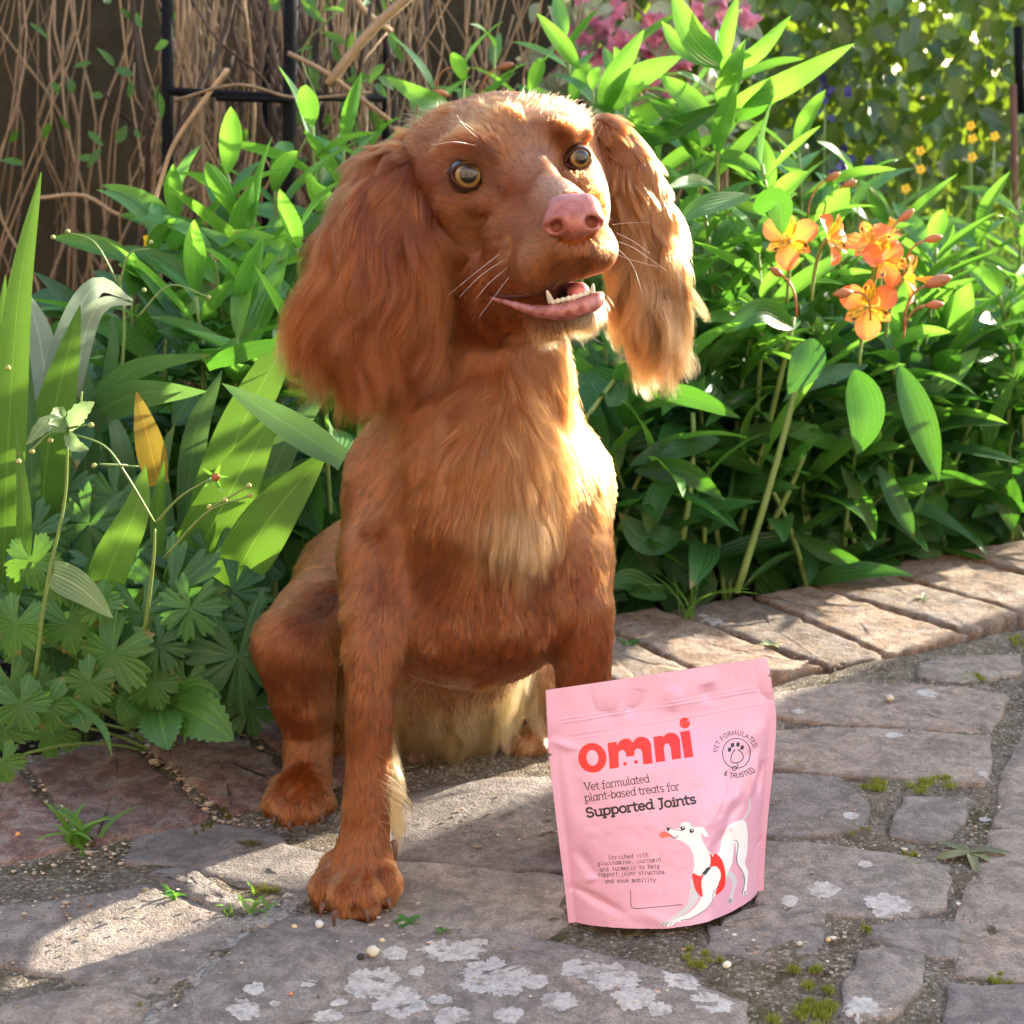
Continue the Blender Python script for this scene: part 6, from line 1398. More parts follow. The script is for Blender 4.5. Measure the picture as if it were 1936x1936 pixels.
rosette('cranesbill_plant', 'cranesbill with deeply cut dark green leaves touching the dog\'s left-hand haunch', 'plant', tuple(soil_under(-.22, 1.27)), [(325, 1120, 1.19, 118, -.2, -.8, .65, .5), (450, 1240, 1.17, 115, .2, -.8, .6, .1), (440, 1120, 1.22, 90, .2, -.7, .7, .6), (380, 1210, 1.2, 85, 0, -.6, .8, -.4), (400, 1060, 1.25, 75, 0, -.8, .6, 0), (330, 1310, 1.21, 80, -.2, -.7, .6, -.3), (470, 1340, 1.2, 60, .1, -.7, .6, .3), (260, 1040, 1.24, 80, -.1, -.7, .7, -.5), (420, 1290, 1.22, 75, 0, -.8, .5, .2), (270, 1160, 1.17, 80, -.1, -.8, .6, .3), (360, 1150, 1.15, 70, .1, -.8, .6, -.2), (480, 1180, 1.2, 70, .2, -.8, .5, .2), (300, 1220, 1.15, 62, 0, -.8, .6, .5)], M_STEM_D, PALM)
rosette('cranesbill_plant', 'cranesbill with cut leaves between the iris swords at the left edge', 'plant', tuple(soil_under(-.36, 1.3)), [(15, 1120, 1.2, 85, .1, -.7, .7, .4), (170, 990, 1.26, 85, 0, -.6, .8, -.3), (120, 930, 1.3, 70, 0, -.7, .7, .3), (220, 940, 1.3, 75, 0, -.7, .7, -.4), (60, 1010, 1.24, 75, 0, -.6, .8, .2), (40, 940, 1.3, 70, 0, -.7, .7, .2), (200, 1080, 1.24, 80, 0, -.6, .8, .6)], M_STEM_D, PALM)
rosette('avens_plant', 'wood avens with toothed bright leaves spilling onto the edging bricks', 'plant', tuple(soil_under(-.27, 1.25)), [(215, 1235, 1.14, 88, -.2, -.8, .55, -.5), (290, 1230, 1.18, 50, .2, -.7, .6, .4), (60, 1060, 1.17, 60, -.1, -.6, .8, .2), (110, 1110, 1.17, 55, .2, -.6, .7, -.4), (20, 1290, 1.15, 55, 0, -.7, .7, .3), (10, 1380, 1.13, 50, 0, -.7, .7, 0), (75, 1290, 1.16, 40, .1, -.7, .6, .5), (5, 1440, 1.12, 45, 0, -.8, .5, .3), (250, 1330, 1.17, 55, 0, -.7, .6, -.3), (160, 1310, 1.18, 60, .1, -.7, .6, .2), (100, 1380, 1.19, 60, 0, -.8, .5, -.3), (50, 1210, 1.2, 60, 0, -.7, .6, .5), (130, 1180, 1.16, 62, .1, -.75, .6, .2), (30, 1180, 1.14, 66, -.1, -.7, .65, -.3), (190, 1140, 1.16, 50, .2, -.7, .7, .5), (90, 1330, 1.13, 58, 0, -.75, .6, .1), (170, 1290, 1.13, 54, .1, -.75, .6, -.5), (40, 1330, 1.11, 58, 0, -.7, .65, .4), (290, 1290, 1.15, 58, 0, -.75, .6, .3), (350, 1290, 1.16, 50, .1, -.75, .6, -.2)], M_STEM, GEUML)
AV = empty('avens_plant', tuple(soil_under(-.25, 1.26))); tag(AV, 'drooping toothed leaflets hanging over the purple edging brick', 'plant')
for pts, w in [([(320, 1330, 1.17), (380, 1355, 1.12), (442, 1400, 1.10)], 92), ([(300, 1335, 1.17), (305, 1370, 1.12), (318, 1418, 1.10)], 84), ([(330, 1330, 1.18), (370, 1310, 1.14), (420, 1320, 1.13)], 60), ([(130, 1320, 1.17), (150, 1350, 1.13), (165, 1385, 1.12)], 50), ([(120, 1310, 1.14), (190, 1370, 1.09), (212, 1428, 1.075)], 14), ([(280, 1325, 1.2), (250, 1330, 1.16), (225, 1365, 1.14)], 60)]:
    hero_leaf(AV, pts, w, M_GEUM, peak=.45, n=23, fold=.15, teeth=1)
# avens flower stalks
M_HIP = plain('seed_head', (0.28, 0.30, 0.09), 0.7); M_DRYF = plain('spent_flower', (0.30, 0.10, 0.03), 0.7)
def stalk(label, lines, buds, stars=()):
    P0 = at(*lines[0][0]); o = empty('avens_stalk', (P0[0], P0[1], -.02)); tag(o, label, 'wild flower', 'flower stalks of the wood avens'); L0 = np.array(o.location)
    for ln in lines:
        m_ = MB(); P = catmull([at(*q) for q in ln], 14); m_.tube(P, np.linspace(.0018 if ln is lines[0] else .001, .0009 if ln is lines[0] else .0007, 14), 6); mobj('stem', np.concatenate(m_.v) - L0, m_.f, M_STEM, o)
    for b in buds:
        c = at(*b); v, f = blob_unit(4, 2); mobj('bud', v * .0019 + c - L0, f, M_HIP, o)
    for b in stars:
        c = at(*b); v, f = blob_unit(5, 2); mobj('seed_head', v * .0032 + c - L0, f, M_DRYF, o)
        for k in range(5):
            a = k * 1.257; place_leaf(lance_mesh(M_LILY_Y, k), o, c, [math.cos(a), -.4, math.sin(a)], [0, -1, .2], .011, name='sepal')
    return o
sk1 = stalk('upright avens stalk with pale woolly top and round buds at the left', [[(65, 1290, 1.14), (90, 1100, 1.13), (122, 950, 1.13), (128, 830, 1.13)], [(128, 815, 1.13), (150, 770, 1.12), (155, 740, 1.12)], [(128, 815, 1.13), (95, 820, 1.12), (60, 850, 1.12)], [(128, 810, 1.13), (150, 805, 1.12), (172, 803, 1.12)]], [(95, 832, 1.12), (35, 872, 1.12), (172, 803, 1.12), (60, 853, 1.12)])
for pts, w in [([(128, 815, 1.13), (150, 780, 1.11), (178, 760, 1.11)], 34), ([(128, 815, 1.13), (90, 800, 1.11), (50, 840, 1.1)], 32), ([(128, 815, 1.13), (140, 840, 1.1), (168, 850, 1.1)], 26), ([(120, 790, 1.13), (110, 780, 1.12), (95, 800, 1.11)], 24)]: hero_leaf(sk1, pts, w, M_PALEG, n=13, teeth=1)
sk2 = stalk('branching avens stalk with a brown star-shaped seed head in front of the iris swords', [[(275, 1190, 1.14), (290, 1060, 1.13), (293, 1000, 1.13)], [(293, 990, 1.13), (240, 900, 1.12), (200, 845, 1.12), (145, 822, 1.12)], [(293, 990, 1.13), (340, 940, 1.12), (398, 905, 1.11)], [(310, 1055, 1.13), (390, 970, 1.11), (470, 938, 1.1)], [(395, 960, 1.11), (425, 945, 1.105), (470, 918, 1.1)], [(240, 880, 1.14), (190, 878, 1.12), (262, 882, 1.12)]], [(395, 958, 1.1), (425, 945, 1.1), (470, 918, 1.1), (178, 880, 1.12), (472, 936, 1.1)], [(408, 902, 1.108)])
sk3 = stalk('thin curling avens stalk with tiny seed heads against the dark wall', [[(230, 720, 1.4), (235, 600, 1.4), (225, 520, 1.4)], [(225, 540, 1.4), (180, 460, 1.4), (130, 440, 1.4)], [(225, 540, 1.4), (245, 480, 1.4), (285, 470, 1.4)], [(260, 600, 1.38), (320, 540, 1.38), (390, 560, 1.37)]], [(100, 448, 1.4), (128, 437, 1.4), (285, 458, 1.4), (395, 562, 1.37), (15, 695, 1.15), (272, 548, 1.38)])
# ================================================================= BACKGROUND
m, nt, out = new_mat('old_wall')
pos = nd(nt, 'ShaderNodeNewGeometry').outputs['Position']
n1 = nd(nt, 'ShaderNodeTexNoise', Vector=pos, Scale=3.0, Detail=7.0, Roughness=0.65); n2 = nd(nt, 'ShaderNodeTexNoise', Vector=pos, Scale=30.0, Detail=6.0, Roughness=0.7)
c = ramp(nt, n1.outputs[0], [(0.3, (0.011, 0.008, 0.0015)), (0.5, (0.028, 0.020, 0.004)), (0.72, (0.085, 0.055, 0.013))])
c = mixc(nt, ramp(nt, n2.outputs[0], [(0.4, .6), (0.6, 0.)]), c, (0.04, 0.034, 0.014))
b = nd(nt, 'ShaderNodeBump', Strength=.6, Distance=.01, Height=n2.outputs[0]); p = nd(nt, 'ShaderNodeBsdfPrincipled', Base_Color=c, Roughness=.9, Normal=b.outputs[0]); nt.links.new(p.outputs[0], out.inputs[0]); M_WALL = m
def box(x0, x1, y0, y1, z0, z1):
    v = [(x, y, z) for z in (z0, z1) for y in (y0, y1) for x in (x0, x1)]
    return v, [(0, 2, 3, 1), (4, 5, 7, 6), (0, 1, 5, 4), (2, 6, 7, 3), (0, 4, 6, 2), (1, 3, 7, 5)]
mb = MB(); mb.add(*box(-3.2, 0.12, 2.75, 2.95, -.12, 1.5)); w = tag(mb.build('garden_wall', M_WALL, smooth=False), 'old olive-brown garden wall behind the dry vine stems', 'wall')
# trellis
M_IRON = plain('black_iron', (0.004, 0.004, 0.0045), 0.8, 0.15)
TR = empty('trellis', (-.33, 2.05, -.05)); tag(TR, 'black metal obelisk trellis with posts and a cross bar among dry stems', 'trellis')
def bar(a, b, wpx, name):
    p0, p1 = at(*a), at(*b); r_ = wpx / 2 / ppm((p0 + p1) / 2); m_ = MB(); m_.tube([p0, p1], r_, 8); mobj(name, np.concatenate(m_.v) - np.array(TR.location), m_.f, M_IRON, TR)
bar((316, -160, 2.05), (319, 770, 2.05), 22, 'post'); bar((552, -160, 2.0), (541, 800, 2.0), 26, 'post'); bar((736, -160, 2.25), (722, 700, 2.25), 16, 'post'); bar((505, -160, 2.3), (500, 700, 2.3), 15, 'post')
bar((322, 172, 2.04), (548, 184, 2.0), 15, 'rail'); bar((545, 182, 2.0), (735, 186, 2.24), 15, 'rail'); bar((410, 186, 2.02), (548, 190, 1.99), 11, 'rail'); bar((322, 176, 2.05), (505, 180, 2.29), 10, 'rail')
ST = empty('plant_stake', tuple(soil_under(.98, 2.9))); tag(ST, 'thin black stake at the right edge in front of the hedge', 'stake')
p0, p1 = at(1925, 50, 2.9), at(1930, 215, 2.9); m_ = MB(); m_.tube([p0, p1], .008, 8); mobj('post', np.concatenate(m_.v) - np.array(ST.location), m_.f, M_IRON, ST)
m_ = MB(); p0, p1 = at(1915, 160, 2.85), at(1950, 330, 2.85); m_.tube([p0, p1 + np.array([0, 0, -.3])], .006, 7); mobj('prop', np.concatenate(m_.v) - np.array(ST.location), m_.f, plain('rust', (.12, .05, .03), .8), ST)
# dry climber
def bark_mat(name, a, b_):
    m, nt, out = new_mat(name); oi = nd(nt, 'ShaderNodeObjectInfo'); pos = nd(nt, 'ShaderNodeNewGeometry').outputs['Position']
    n1 = nd(nt, 'ShaderNodeTexNoise', Vector=pos, Scale=70.0, Detail=4.0)
    c = mixc(nt, mth(nt, 'MULTIPLY', mth(nt, 'ADD', oi.outputs['Random'], n1.outputs[0]), .55), a, b_)
    p = nd(nt, 'ShaderNodeBsdfPrincipled', Base_Color=c, Roughness=.75); nt.links.new(p.outputs[0], out.inputs[0]); return m
M_VINE = bark_mat('dry_vine', (.03, .017, .008), (.46, .31, .165)); M_VINE_D = bark_mat('dark_vine', (.02, .012, .008), (.08, .045, .025))
def vine_set(label, n, x0, x1, Y0, Y1, seed, rmin, rmax, slant, mat, group=None):
    r = np.random.default_rng(seed); o = empty('dry_climber', (float(at((x0 + x1) / 2, 700, Y0)[0]), Y0, -.02)); tag(o, label, 'climbing plant', group); L0 = np.array(o.location)
    for k in range(n):
        px = r.uniform(x0, x1); Y = r.uniform(Y0, Y1); dx = r.normal(0, slant); q = []
        lo, hi = (760, -120) if r.random() < .75 else (r.uniform(300, 700), r.uniform(-100, 250))
        for f in np.linspace(0, 1, 6): q.append((px + dx * (f - .5) + r.normal(0, 24), lo + (hi - lo) * f, Y + r.normal(0, .02)))
        P = catmull([at(*a) for a in q], 16); m_ = MB(); m_.tube(P, np.linspace(1, .7, 16) * r.uniform(rmin, rmax), 5)
        mobj('stem', np.concatenate(m_.v) - L0, m_.f, mat, o)
    return o
vine_set('thin tan vine stems straggling down the dark wall at the far left', 30, -60, 330, 2.35, 2.68, 1, .0009, .0026, 150, M_VINE, 'dry climber on wall and trellis')
vine_set('dense curtain of dry upright stems between the trellis posts', 130, 270, 760, 2.1, 2.68, 2, .0008, .0032, 110, M_VINE, 'dry climber on wall and trellis')
vine_set('dark woody stems woven through the trellis', 34, 280, 800, 2.05, 2.5, 3, .002, .006, 190, M_VINE_D, 'dry climber on wall and trellis')
vine_set('tangle of thin twigs above the dog\'s crown', 60, 600, 1010, 2.2, 2.65, 4, .0009, .0028, 190, M_VINE, 'dry climber on wall and trellis')
TW = empty('dry_twig', (float(at(300, 380, 2.0)[0]), 2.0, -.02)); tag(TW, 'pale grey curved twig crossing the left trellis post and bar', 'twig'); L0 = np.array(TW.location)
for ln, r_ in [([(430, 130, 1.97), (385, 190, 1.97), (330, 270, 1.97), (305, 340, 1.97), (285, 410, 1.95)], .0028), ([(160, 640, 2.3), (185, 520, 2.3), (230, 480, 2.3)], .002), ([(70, 375, 2.3), (160, 370, 2.3), (250, 410, 2.3), (390, 345, 2.3)], .003), ([(330, 190, 1.98), (450, 160, 1.96), (560, 185, 1.96), (700, 175, 1.98)], .002), ([(620, 160, 1.97), (700, 60, 1.97), (800, -30, 1.97)], .006), ([(740, 60, 2.1), (690, 20, 2.1), (650, -40, 2.1)], .004), ([(545, 100, 1.98), (620, 140, 1.97), (740, 230, 1.97)], .003)]:
    m_ = MB(); m_.tube(catmull([at(*q) for q in ln], 16), r_, 6); mobj('stem', np.concatenate(m_.v) - L0, m_.f, M_VINE, TW)
rr = np.random.default_rng(77)
LW = empty('bindweed', (-.3, 2.05, -.02)); tag(LW, 'few small green leaves climbing the trellis and dry stems', 'climbing plant')
for k in range(75):
    px, py = (rr.uniform(560, 760), rr.uniform(0, 260)) if k < 45 else (rr.uniform(20, 560), rr.uniform(0, 330)); c = at(px, py, rr.uniform(1.98, 2.3))
    place_leaf(lance_mesh(M_GEUM, int(rr.integers(0, 10))), LW, c, [rr.normal(), rr.normal() * .4, rr.normal() - .3], [rr.normal() * .5, -1, .5], rr.uniform(.018, .036), rr.uniform(.03, .055))
m_ = MB(); m_.tube(catmull([at(*q) for q in [(560, 300, 2.0), (600, 200, 2.02), (570, 100, 2.03), (640, 20, 2.02)]], 14), .0012, 5); mobj('stem', np.concatenate(m_.v) - np.array(LW.location), m_.f, M_STEM, LW)

# ivy-like hedge on the right
def ovate_variant(i):
    r = np.random.default_rng(500 + i); n = 8; t = np.linspace(0, 1, n); w = .30 * np.sin(np.pi * np.clip(t * .98 + .015, 0, 1) ** .62) ** .9; w[-1] = .004
    a = r.uniform(0, .8) * t; P = np.stack([r.uniform(-.1, .1) * t ** 2, np.cumsum(np.cos(a)) / n, -np.cumsum(np.sin(a)) / n], 1)
    return strip(P, w, np.stack([0 * t, 0 * t, 1 + 0 * t], 1), r.uniform(.1, .5), 2)
OV = [ovate_variant(i) for i in range(6)]; OVM = [mesh_data('leaf', V, F, [M_IVY], uv=uv) for V, F, uv in OV]
def leaf_basis(r, hang=.8):
    d = unit(np.array([r.normal() * .6, r.normal() * .4 - .25, -hang + r.normal() * .4])); nn = unit(np.array([r.normal() * .6, -1.0, .4 + r.normal() * .5])); nn = unit(nn - d * (nn @ d)); return np.cross(d, nn), d, nn
HG = empty('hedge', (1.0, 3.3, -.1)); tag(HG, 'tall dense leafy hedge with hanging pointed leaves behind the border', 'hedge'); L0 = np.array(HG.location)
r = np.random.default_rng(9)
for k in range(300):
    c = at(r.uniform(1330, 1960), r.uniform(-30, 440), 3.0 + r.normal(0, .07)); x, d, nn = leaf_basis(r); place_leaf(OVM[k % 6], HG, c, d, nn, r.uniform(.035, .06))
def leaf_mass(name, n, sampler, size, hang, mat, parent, seed):
    r = np.random.default_rng(seed); VV, FF, UU = [], [], []; nv = 0
    for k in range(n):
        c = sampler(r); x, d, nn = leaf_basis(r, hang); s = r.uniform(*size); V, F, uv = OV[k % 6]
        VV.append(c + s * (V[:, :1] * x + V[:, 1:2] * d + V[:, 2:] * nn)); FF.append(F + nv); UU.append(uv); nv += len(V)
    o = mobj(name, np.concatenate(VV) - (np.array(parent.location) if parent else 0), np.concatenate(FF), mat, parent, uv=np.concatenate(UU)); o['kind'] = 'stuff'; return o
leaf_mass('foliage', 9500, lambda r: np.array([r.uniform(.1, 2.0), 3.08 + r.random() ** 1.5 * .5, r.uniform(-.1, 1.2)]), (.03, .06), .8, M_IVY, HG, 21)
leaf_mass('foliage', 2600, lambda r: np.array([r.uniform(-.25, .7), 3.1 + r.random() * .5, r.uniform(-.1, 1.2)]), (.03, .07), .5, M_IVY, HG, 22)
FH = empty('far_hedge', (1.2, 5.2, -.1)); tag(FH, 'darker hedge further back, seen only through the gaps of the leafy hedge', 'hedge')
leaf_mass('foliage', 5200, lambda r: np.array([r.uniform(-.4, 3.2), 5.0 + r.random() * .5, r.uniform(-.1, 1.5)]), (.06, .12), .6, M_IVY, FH, 23)
r = np.random.default_rng(19)
for k in range(26):
    m_ = MB(); x = r.uniform(0, 2.4); y = r.uniform(3.15, 3.5); P = [np.array([x + r.normal(0, .05), y, z]) for z in np.linspace(-.1, 1.3, 6)]; m_.tube(catmull(P, 14), .006, 5); mobj('branch', np.concatenate(m_.v) - L0, m_.f, M_VINE_D, HG)
# pink blossom shrub
M_PINKF = leaf_mat('pink_blossom', (.66, .22, .34), (.8, .35, .45), 2., .5, .3, .3, .1)
SH = empty('blossom_shrub', (.32, 2.55, -.05)); tag(SH, 'pink flowering shrub with cream-edged leaves above the lily shoots', 'shrub'); L0 = np.array(SH.location)
def bell():
    n = 10; th = np.linspace(0, 2 * np.pi, n, endpoint=False); V, uv = [], []
    for t, rr_ in ((0, .12), (.35, .2), (.7, .34), (1., .62)):
        wob = 1 + (.25 * np.cos(th * 5) if t > .9 else 0 * th); V += np.stack([np.cos(th) * rr_ * wob, t + 0 * th, np.sin(th) * rr_ * wob], 1).tolist(); uv += [(.3, t)] * n
    return np.array(V), np.array([(q * n + k, q * n + (k + 1) % n, (q + 1) * n + (k + 1) % n, (q + 1) * n + k) for q in range(3) for k in range(n)]), np.array(uv)
bv, bf, bu = bell(); BELL = mesh_data('flower', bv, bf, [M_PINKF], uv=bu); VARM = [mesh_data('leaf', V, F, [M_VAR], uv=uv) for V, F, uv in OV[:3]]
r = np.random.default_rng(31)
spots = [(1330, 40), (1290, 20), (1345, 10), (1150, 60), (1200, 70), (1120, 120), (1180, 120), (1225, 130), (1260, 150), (1150, 150), (1235, 100), (1270, 210), (1130, 30), (1105, 90), (1240, 30), (1080, 60), (1310, 90), (1210, 170), (1395, 15), (1170, 20)]
for k, (px, py) in enumerate(spots):
    for q in range(4):
        c = at(px + r.normal(0, 14), py + r.normal(0, 14), 2.5 + r.normal(0, .04)); place_leaf(BELL, SH, c, [r.normal(), -.8 + r.normal() * .3, r.normal()], [0, 0, 1], r.uniform(.016, .026), name='flower')
for k in range(170):
    c = at(r.uniform(1020, 1400), r.uniform(-30, 260), 2.55 + r.normal(0, .07)); x, d, nn = leaf_basis(r, .1); place_leaf(VARM[k % 3], SH, c, d, nn, r.uniform(.03, .055))
for k in range(14):
    m_ = MB(); px = r.uniform(1050, 1380); P = [at(px + r.normal(0, 25) + (f - .5) * r.normal(0, 60), 420 - 480 * f, 2.6) for f in np.linspace(0, 1, 5)]; m_.tube(catmull(P, 12), .003, 5); mobj('branch', np.concatenate(m_.v) - L0, m_.f, M_VINE, SH)
# meadow patch with yellow flowers
M_YEL = plain('yellow_petal', (.85, .55, .02), .5); M_BLUE = plain('violet_petal', (.035, .025, .12), .5)
def grass_mass(name, n, samp, h, w, mat, seed, label=None):
    r = np.random.default_rng(seed); VV, FF, UU, nv = [], [], [], 0
    for k in range(n):
        c = samp(r); hh = r.uniform(*h); a = r.uniform(0, 6.28); t = np.linspace(0, 1, 5); lean = r.uniform(.1, .7)
        P = c + np.stack([np.cos(a) * lean * hh * t ** 2, np.sin(a) * lean * hh * t ** 2, hh * t], 1); V, F, uv = strip(P, w * (1 - t * .95), np.tile([np.cos(a), np.sin(a), .4], (5, 1)), .2, 2)
        VV.append(V); FF.append(F + nv); UU.append(uv); nv += len(V)
    return mobj(name, np.concatenate(VV), np.concatenate(FF), mat, uv=np.concatenate(UU))
tag(grass_mass('grass', 2600, lambda r: np.array([r.uniform(.35, 1.4), r.uniform(2.2, 3.0), -.05]), (.2, .46), .0022, M_GRASS, 41), kind='stuff')
for i, (px, py) in enumerate([(1740, 285), (1838, 262), (1712, 357), (1838, 297), (1880, 258), (1740, 320), (1835, 238), (1420, 110), (285, 455)]):
    Y = 2.5 if i < 8 else 1.6; c = at(px, py, Y); o = empty('yellow_flower', (c[0], c[1], -.05)); L1 = np.array(o.location)
    tag(o, ['yellow flower left of the hedge gap, second highest on its side', 'yellow flower in the middle of the right-hand group', 'lowest yellow flower below the hedge', 'yellow flower just under the middle one on the right', 'rightmost yellow flower near the stake', 'small yellow flower beneath the second-highest one', 'topmost yellow flower of the right-hand group', 'yellow speck of a flower beside the tallest lily shoot', 'yellow buttercup in front of the left trellis post'][i], 'flower', 'small yellow flowers')
    m_ = MB(); m_.tube(bez(L1, (L1 + c) / 2 + np.array([.01, 0, 0]), c, 8), .0012, 5); mobj('stem', np.concatenate(m_.v) - L1, m_.f, M_STEM, o)
    for k in range(5):
        a = k * 1.257; place_leaf(mesh_data('petal', *OV[1][:2], [M_YEL], uv=OV[1][2]) if k == 0 and i == 0 else bpy.data.meshes['petal_yellow'] if False else PETY if 'PETY' in globals() else globals().setdefault('PETY', mesh_data('petal', *OV[1][:2], [M_YEL], uv=OV[1][2])), o, c, [math.cos(a), -.5, math.sin(a)], [0, -1, .3], .0085, .013, 'petal')
for i, (px, py) in enumerate([(1560, 180), (1600, 310)]):
    c = at(px, py, 2.5); o = empty('violet_flower', (c[0], c[1], -.05)); L1 = np.array(o.location); tag(o, ['dark violet flower head against the hedge', 'lower dark violet flower half hidden by lily leaves'][i], 'flower')
    m_ = MB(); m_.tube(bez(L1, (L1 + c) / 2 + np.array([.01, 0, 0]), c, 8), .0014, 5); mobj('stem', np.concatenate(m_.v) - L1, m_.f, M_STEM, o)
    PV = mesh_data('petal', *OV[2][:2], [M_BLUE], uv=OV[2][2])
    for k in range(14): place_leaf(PV, o, c + np.random.default_rng(k).normal(0, .011, 3), [math.cos(k * 1.9), -.6, math.sin(k * 1.9)], [0, -1, .3], .014, .02, 'petal')

# ---- low fill of leaves inside the bed, too deep in to count
def under(x0, x1, y0, y1, z0, z1):
    def f(r):
        for _ in range(50):
            p = np.array([r.uniform(x0, x1), r.uniform(y0, y1), r.uniform(z0, z1)])
            if p[:2] @ E_NRM > FRONT_OFF + .27: return p
        return p
    return f
tag(leaf_mass('ground_cover', 1500, under(-.2, 1.3, 1.3, 2.2, -.02, .22), (.04, .08), .2, M_LILY, None, 51), kind='stuff')
tag(leaf_mass('ground_cover', 900, under(-.6, -.0, 1.25, 2.0, -.02, .28), (.03, .07), .2, M_GERA, None, 52), kind='stuff')
tag(grass_mass('grass', 260, lambda r: np.array([r.uniform(-.7, -.1), r.uniform(1.45, 2.0), -.03]), (.1, .3), .004, M_GRASS, 42), kind='stuff')

# ---- small plants in the joints of the path
def tuft_of_grass(px, py, n, h, w, label, seed, mat=M_GRASS, spread=.006):
    c = gp(px, py, .0); o = empty('grass_tuft', tuple(c)); tag(o, label, 'grass tuft'); r = np.random.default_rng(seed)
    for k in range(n):
        a = r.uniform(0, 6.28); hh = r.uniform(*h); t = np.linspace(0, 1, 8); lean = r.uniform(.3, 1.3); b = np.array([r.normal(0, spread), r.normal(0, spread), 0])
        P = b + np.stack([np.cos(a) * lean * hh * t ** 1.7, np.sin(a) * lean * hh * t ** 1.7, hh * (t - .35 * lean * t ** 2.4)], 1)
        V, F, uv = strip(P, w * np.sin(np.pi * np.clip(.25 + .75 * t, 0, 1)) ** .7 + .0002, np.tile([np.cos(a) * .3, np.sin(a) * .3 - .3, 1], (8, 1)), .3, 2); mobj('blade', V, F, mat, o, uv=uv)
tuft_of_grass(152, 1600, 16, (.018, .038), .0017, 'bright green grass tuft in the joint between edging bricks at left', 1)
tuft_of_grass(1305, 1172, 9, (.05, .085), .0009, 'tall thin grass blades growing at the back of the edging bricks', 2, spread=.004)
tuft_of_grass(487, 1722, 9, (.008, .016), .0009, 'tiny grass sprig in the sunny joint beside the dog\'s big front paw', 3)
tuft_of_grass(328, 1696, 6, (.006, .010), .0014, 'single yellow-green seedling on the sunlit slab', 4, M_LILY_Y, .002)
tuft_of_grass(438, 1722, 8, (.005, .010), .0009, 'small sprout left of the tiny grass sprig', 5)
def moss(px, py, rx, ry, n, label, seed, h=(.0016, .0042), mat=None):
    c = gp(px, py, .0); s = 1 / ppm(c); cl_ = np.random.default_rng(seed + 3).normal(0, 1, (9, 2)); o = grass_mass('moss', int(n * 2.2), lambda r: (lambda q: np.array([q[0] * rx * s * .5 + r.normal(0, rx * s * .12), q[1] * ry * s * 1.9 + r.normal(0, rx * s * .12), .0005]))(cl_[int(r.integers(0, len(cl_)))]), h, .00035, mat or M_MOSS, seed); o.location = c; tag(o, label, 'moss')
M_MOSS = leaf_mat('moss_frond', (0.20, 0.24, 0.03), (.5, .55, .06), 2., .7, .3, .5, .1); M_MOSS_D = leaf_mat('dark_moss', (0.12, 0.12, 0.02), (.3, .3, .04), 2., .8, .2, .5, .1)
for i, a in enumerate([(1335, 1828, 34, 14, 260, 'moss cushion just in front of the pink bag', 1), (1538, 1878, 50, 26, 700, 'largest moss cushion, by the square brick near the bottom', 2), (1540, 1930, 60, 14, 500, 'moss cushion cut by the bottom edge of the picture', 3), (1660, 1487, 40, 9, 330, 'moss strip under the long grey brick, left part', 4), (1775, 1487, 48, 11, 420, 'moss strip under the long grey brick, right part', 5), (1902, 1868, 22, 9, 150, 'small moss cushion near the bottom right corner', 6),
                       (1922, 1212, 22, 12, 180, 'moss at the right edge beside the edging bricks', 7), (1635, 1760, 14, 6, 90, 'moss speck above the square brick', 8), (1505, 1452, 12, 8, 60, 'wispy moss beside the right edge of the bag', 9), (1715, 1620, 18, 6, 110, 'moss left of the rosette weed', 10), (1618, 1567, 18, 5, 90, 'moss under the white lichen spot', 11), (1845, 1285, 30, 6, 160, 'moss in the joint below the edging at right', 12)]): moss(*a)
for a in [(432, 1535, 12, 14, 220, 'dark moss line in the joint beside the dog\'s hind paw', 21), (395, 1498, 12, 10, 120, 'moss in the upper part of the joint by the hind paw', 22), (390, 1566, 14, 6, 110, 'moss at the front end of the joint by the hind paw', 23), (185, 1580, 12, 12, 110, 'moss behind the bright grass tuft', 24), (470, 1600, 26, 4, 120, 'olive moss crust on the cement below the hind paw', 25), (265, 1910, 16, 20, 160, 'moss in the joint at the bottom left', 26), (500, 1690, 30, 5, 120, 'moss in the sunny joint left of the front paw', 27)]: moss(*a, (.002, .005), M_MOSS_D)
def weed(px, py, n, ln, mat, label, seed, wd=.5, flat=.5):
    c = gp(px, py, .003); o = empty('weed', tuple(c)); tag(o, label, 'weed'); r = np.random.default_rng(seed)
    for k in range(n):
        a = k * 6.283 / n + r.normal(0, .3); place_leaf(lance_mesh(mat, int(r.integers(0, 10))), o, c, [math.cos(a), math.sin(a), flat], [-math.cos(a) * .5, -math.sin(a) * .5, 1], ln * r.uniform(.8, 1.2), ln * wd * 4)
M_WEED = leaf_mat('rosette_leaf', (0.13, 0.14, 0.055), (.3, .3, .1), 4., .6, .2, .4, .2)
weed(1190, 1222, 5, .014, M_GEUM, 'three-leaved seedling on the brick behind the bag', 1, .45, .9)
weed(1832, 1612, 8, .026, M_WEED, 'flat brownish-green rosette weed between the path bricks', 2, .3, .15)
weed(768, 1745, 6, .010, M_GEUM, 'tiny weed in front of the dog\'s big paw, with reddish leaves', 3, .5, .4)
weed(835, 1760, 4, .006, M_GEUM, 'minute seedling right of the tiny weed', 4, .5, .4)
weed(1455, 1220, 4, .015, M_VAR, 'pale crumpled leaf litter on the edging brick above the bag', 5, .5, .5)
weed(1745, 1133, 5, .012, M_VAR, 'small reddish leaf litter on the sunny edging brick', 6, .3, .5)
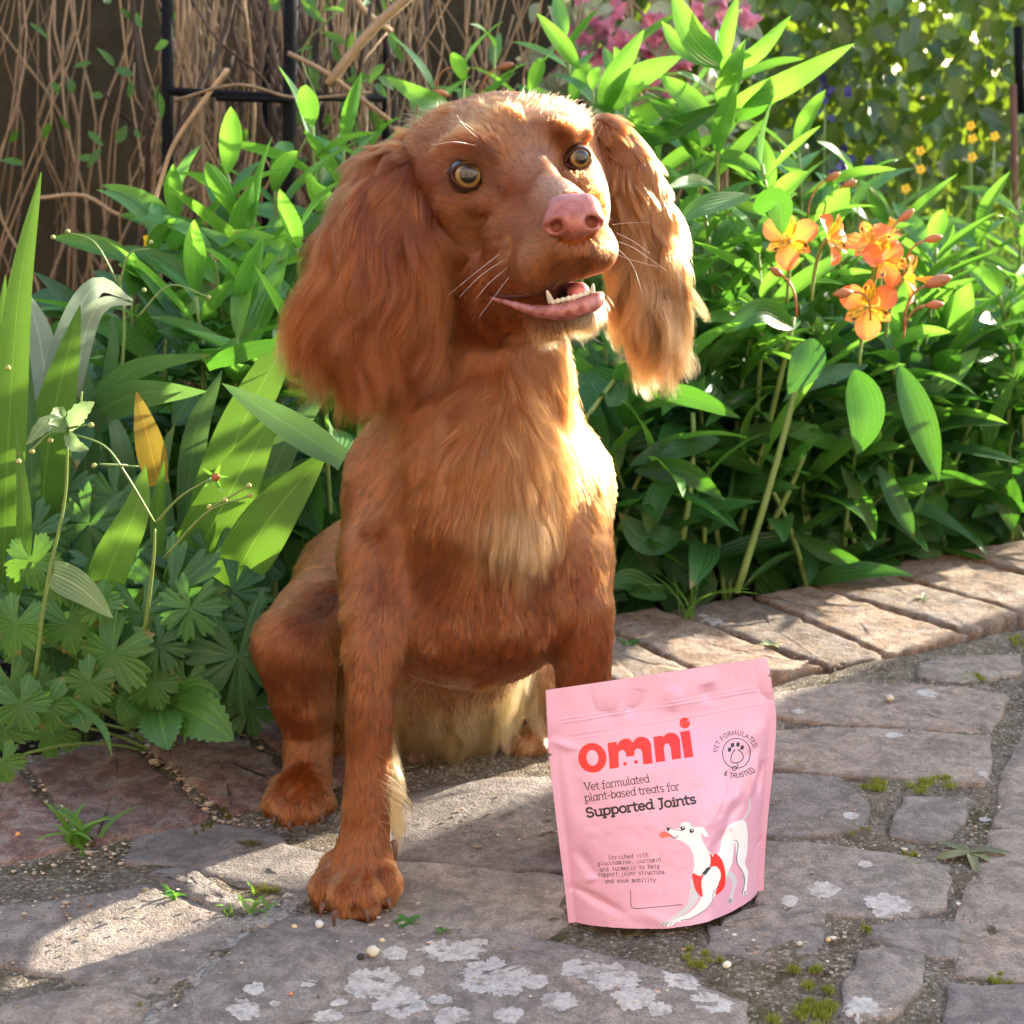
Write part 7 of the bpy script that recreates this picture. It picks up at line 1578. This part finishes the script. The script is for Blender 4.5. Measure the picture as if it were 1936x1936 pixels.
# ---- unseen wall added at right, its outline shaped to shade path and chest
SD = np.array([math.cos(SUN_AZ), math.sin(SUN_AZ)]); SN = np.array([-SD[1], SD[0]])
prof = [(1.06, -.15), (1.0, .25), (.95, .41), (.86, .66), (.835, .70), (.80, .94), (.62, 1.0), (.30, 1.25), (-1.6, 1.45), (-1.6, -.15)]
V = [tuple(SN * o_ + SD * a_) + (z_,) for a_ in (2.6, 2.8) for o_, z_ in prof]; n_ = len(prof)
F = [tuple(range(n_)), tuple(range(n_, 2 * n_))[::-1]] + [(k, k + n_, (k + 1) % n_ + n_, (k + 1) % n_) for k in range(n_)]
tag(mobj('shade_wall', V, F, plain('render_coat', (.42, .37, .30), .9), smooth=False), 'unseen wall added right of the path, its end raked to shape the shade', 'wall')
# ---- unseen brick front and fence added to cut sky fill and bounce warm light
m, nt, out = new_mat('house_brick')
tc = nd(nt, 'ShaderNodeNewGeometry').outputs['Position']; sw = nd(nt, 'ShaderNodeSeparateXYZ', Vector=tc)
bt = nd(nt, 'ShaderNodeTexBrick', Vector=nd(nt, 'ShaderNodeCombineXYZ', X=mth(nt, 'ADD', sw.outputs[0], sw.outputs[1]), Y=sw.outputs[2]).outputs[0], Color1=(.36, .25, .18, 1), Color2=(.43, .31, .23, 1), Mortar=(.45, .40, .33, 1), Scale=4.4)
p = nd(nt, 'ShaderNodeBsdfPrincipled', Base_Color=bt.outputs[0], Roughness=.9); nt.links.new(p.outputs[0], out.inputs[0]); M_HOUSE = m
HW = empty('added_house', (0, -3.2, 0)); tag(HW, 'unseen brick front added behind the photographer to cut and warm the fill light', 'added_house')
mb = MB(); mb.add(*box(-5, 6, -.3, 0, -.15, 4.6)); mb.build('wall', M_HOUSE, HW, smooth=False)
mb = MB(); mb.add(*box(-.5, .5, .0, .06, -.1, 2.05)); mb.build('door', plain('door_paint', (.05, .09, .07), .4), HW, smooth=False)
for x in (-2.6, 2.4):
    mb = MB(); mb.add(*box(x - .7, x + .7, 0, .05, .95, 2.2)); f_ = mb.build('window', plain('frame_white', (.7, .7, .68), .5), HW, smooth=False)
    mb = MB(); mb.add(*box(x - .62, x + .62, .052, .06, 1.03, 2.12)); mb.build('pane', plain('window_pane', (.02, .025, .03), .05), f_, smooth=False)
FN = empty('added_fence', (-2.6, 0, 0)); tag(FN, 'unseen brown board fence added at the left to cut low sky light', 'fence')
M_BOARD = bark_mat('fence_board', (.10, .065, .04), (.20, .13, .08)); B0 = None
for k in range(40):
    y = -3.0 + k * .143
    if B0 is None:
        mb = MB(); mb.add(*box(-.012, .012, 0, .135, -.1, 1.8)); B0 = mb.build('board', M_BOARD, FN, smooth=False); B0.location = (0, y, 0)
    else:
        b_ = B0.copy(); COL.objects.link(b_); b_.location = (0, y, 0)
#V, F = dog.mesh(2)
#M_CLAY = plain('clay', (0.45, 0.3, 0.2), 0.6)
#mobj('dog', V, F, M_CLAY)
#print('DOG', len(V))
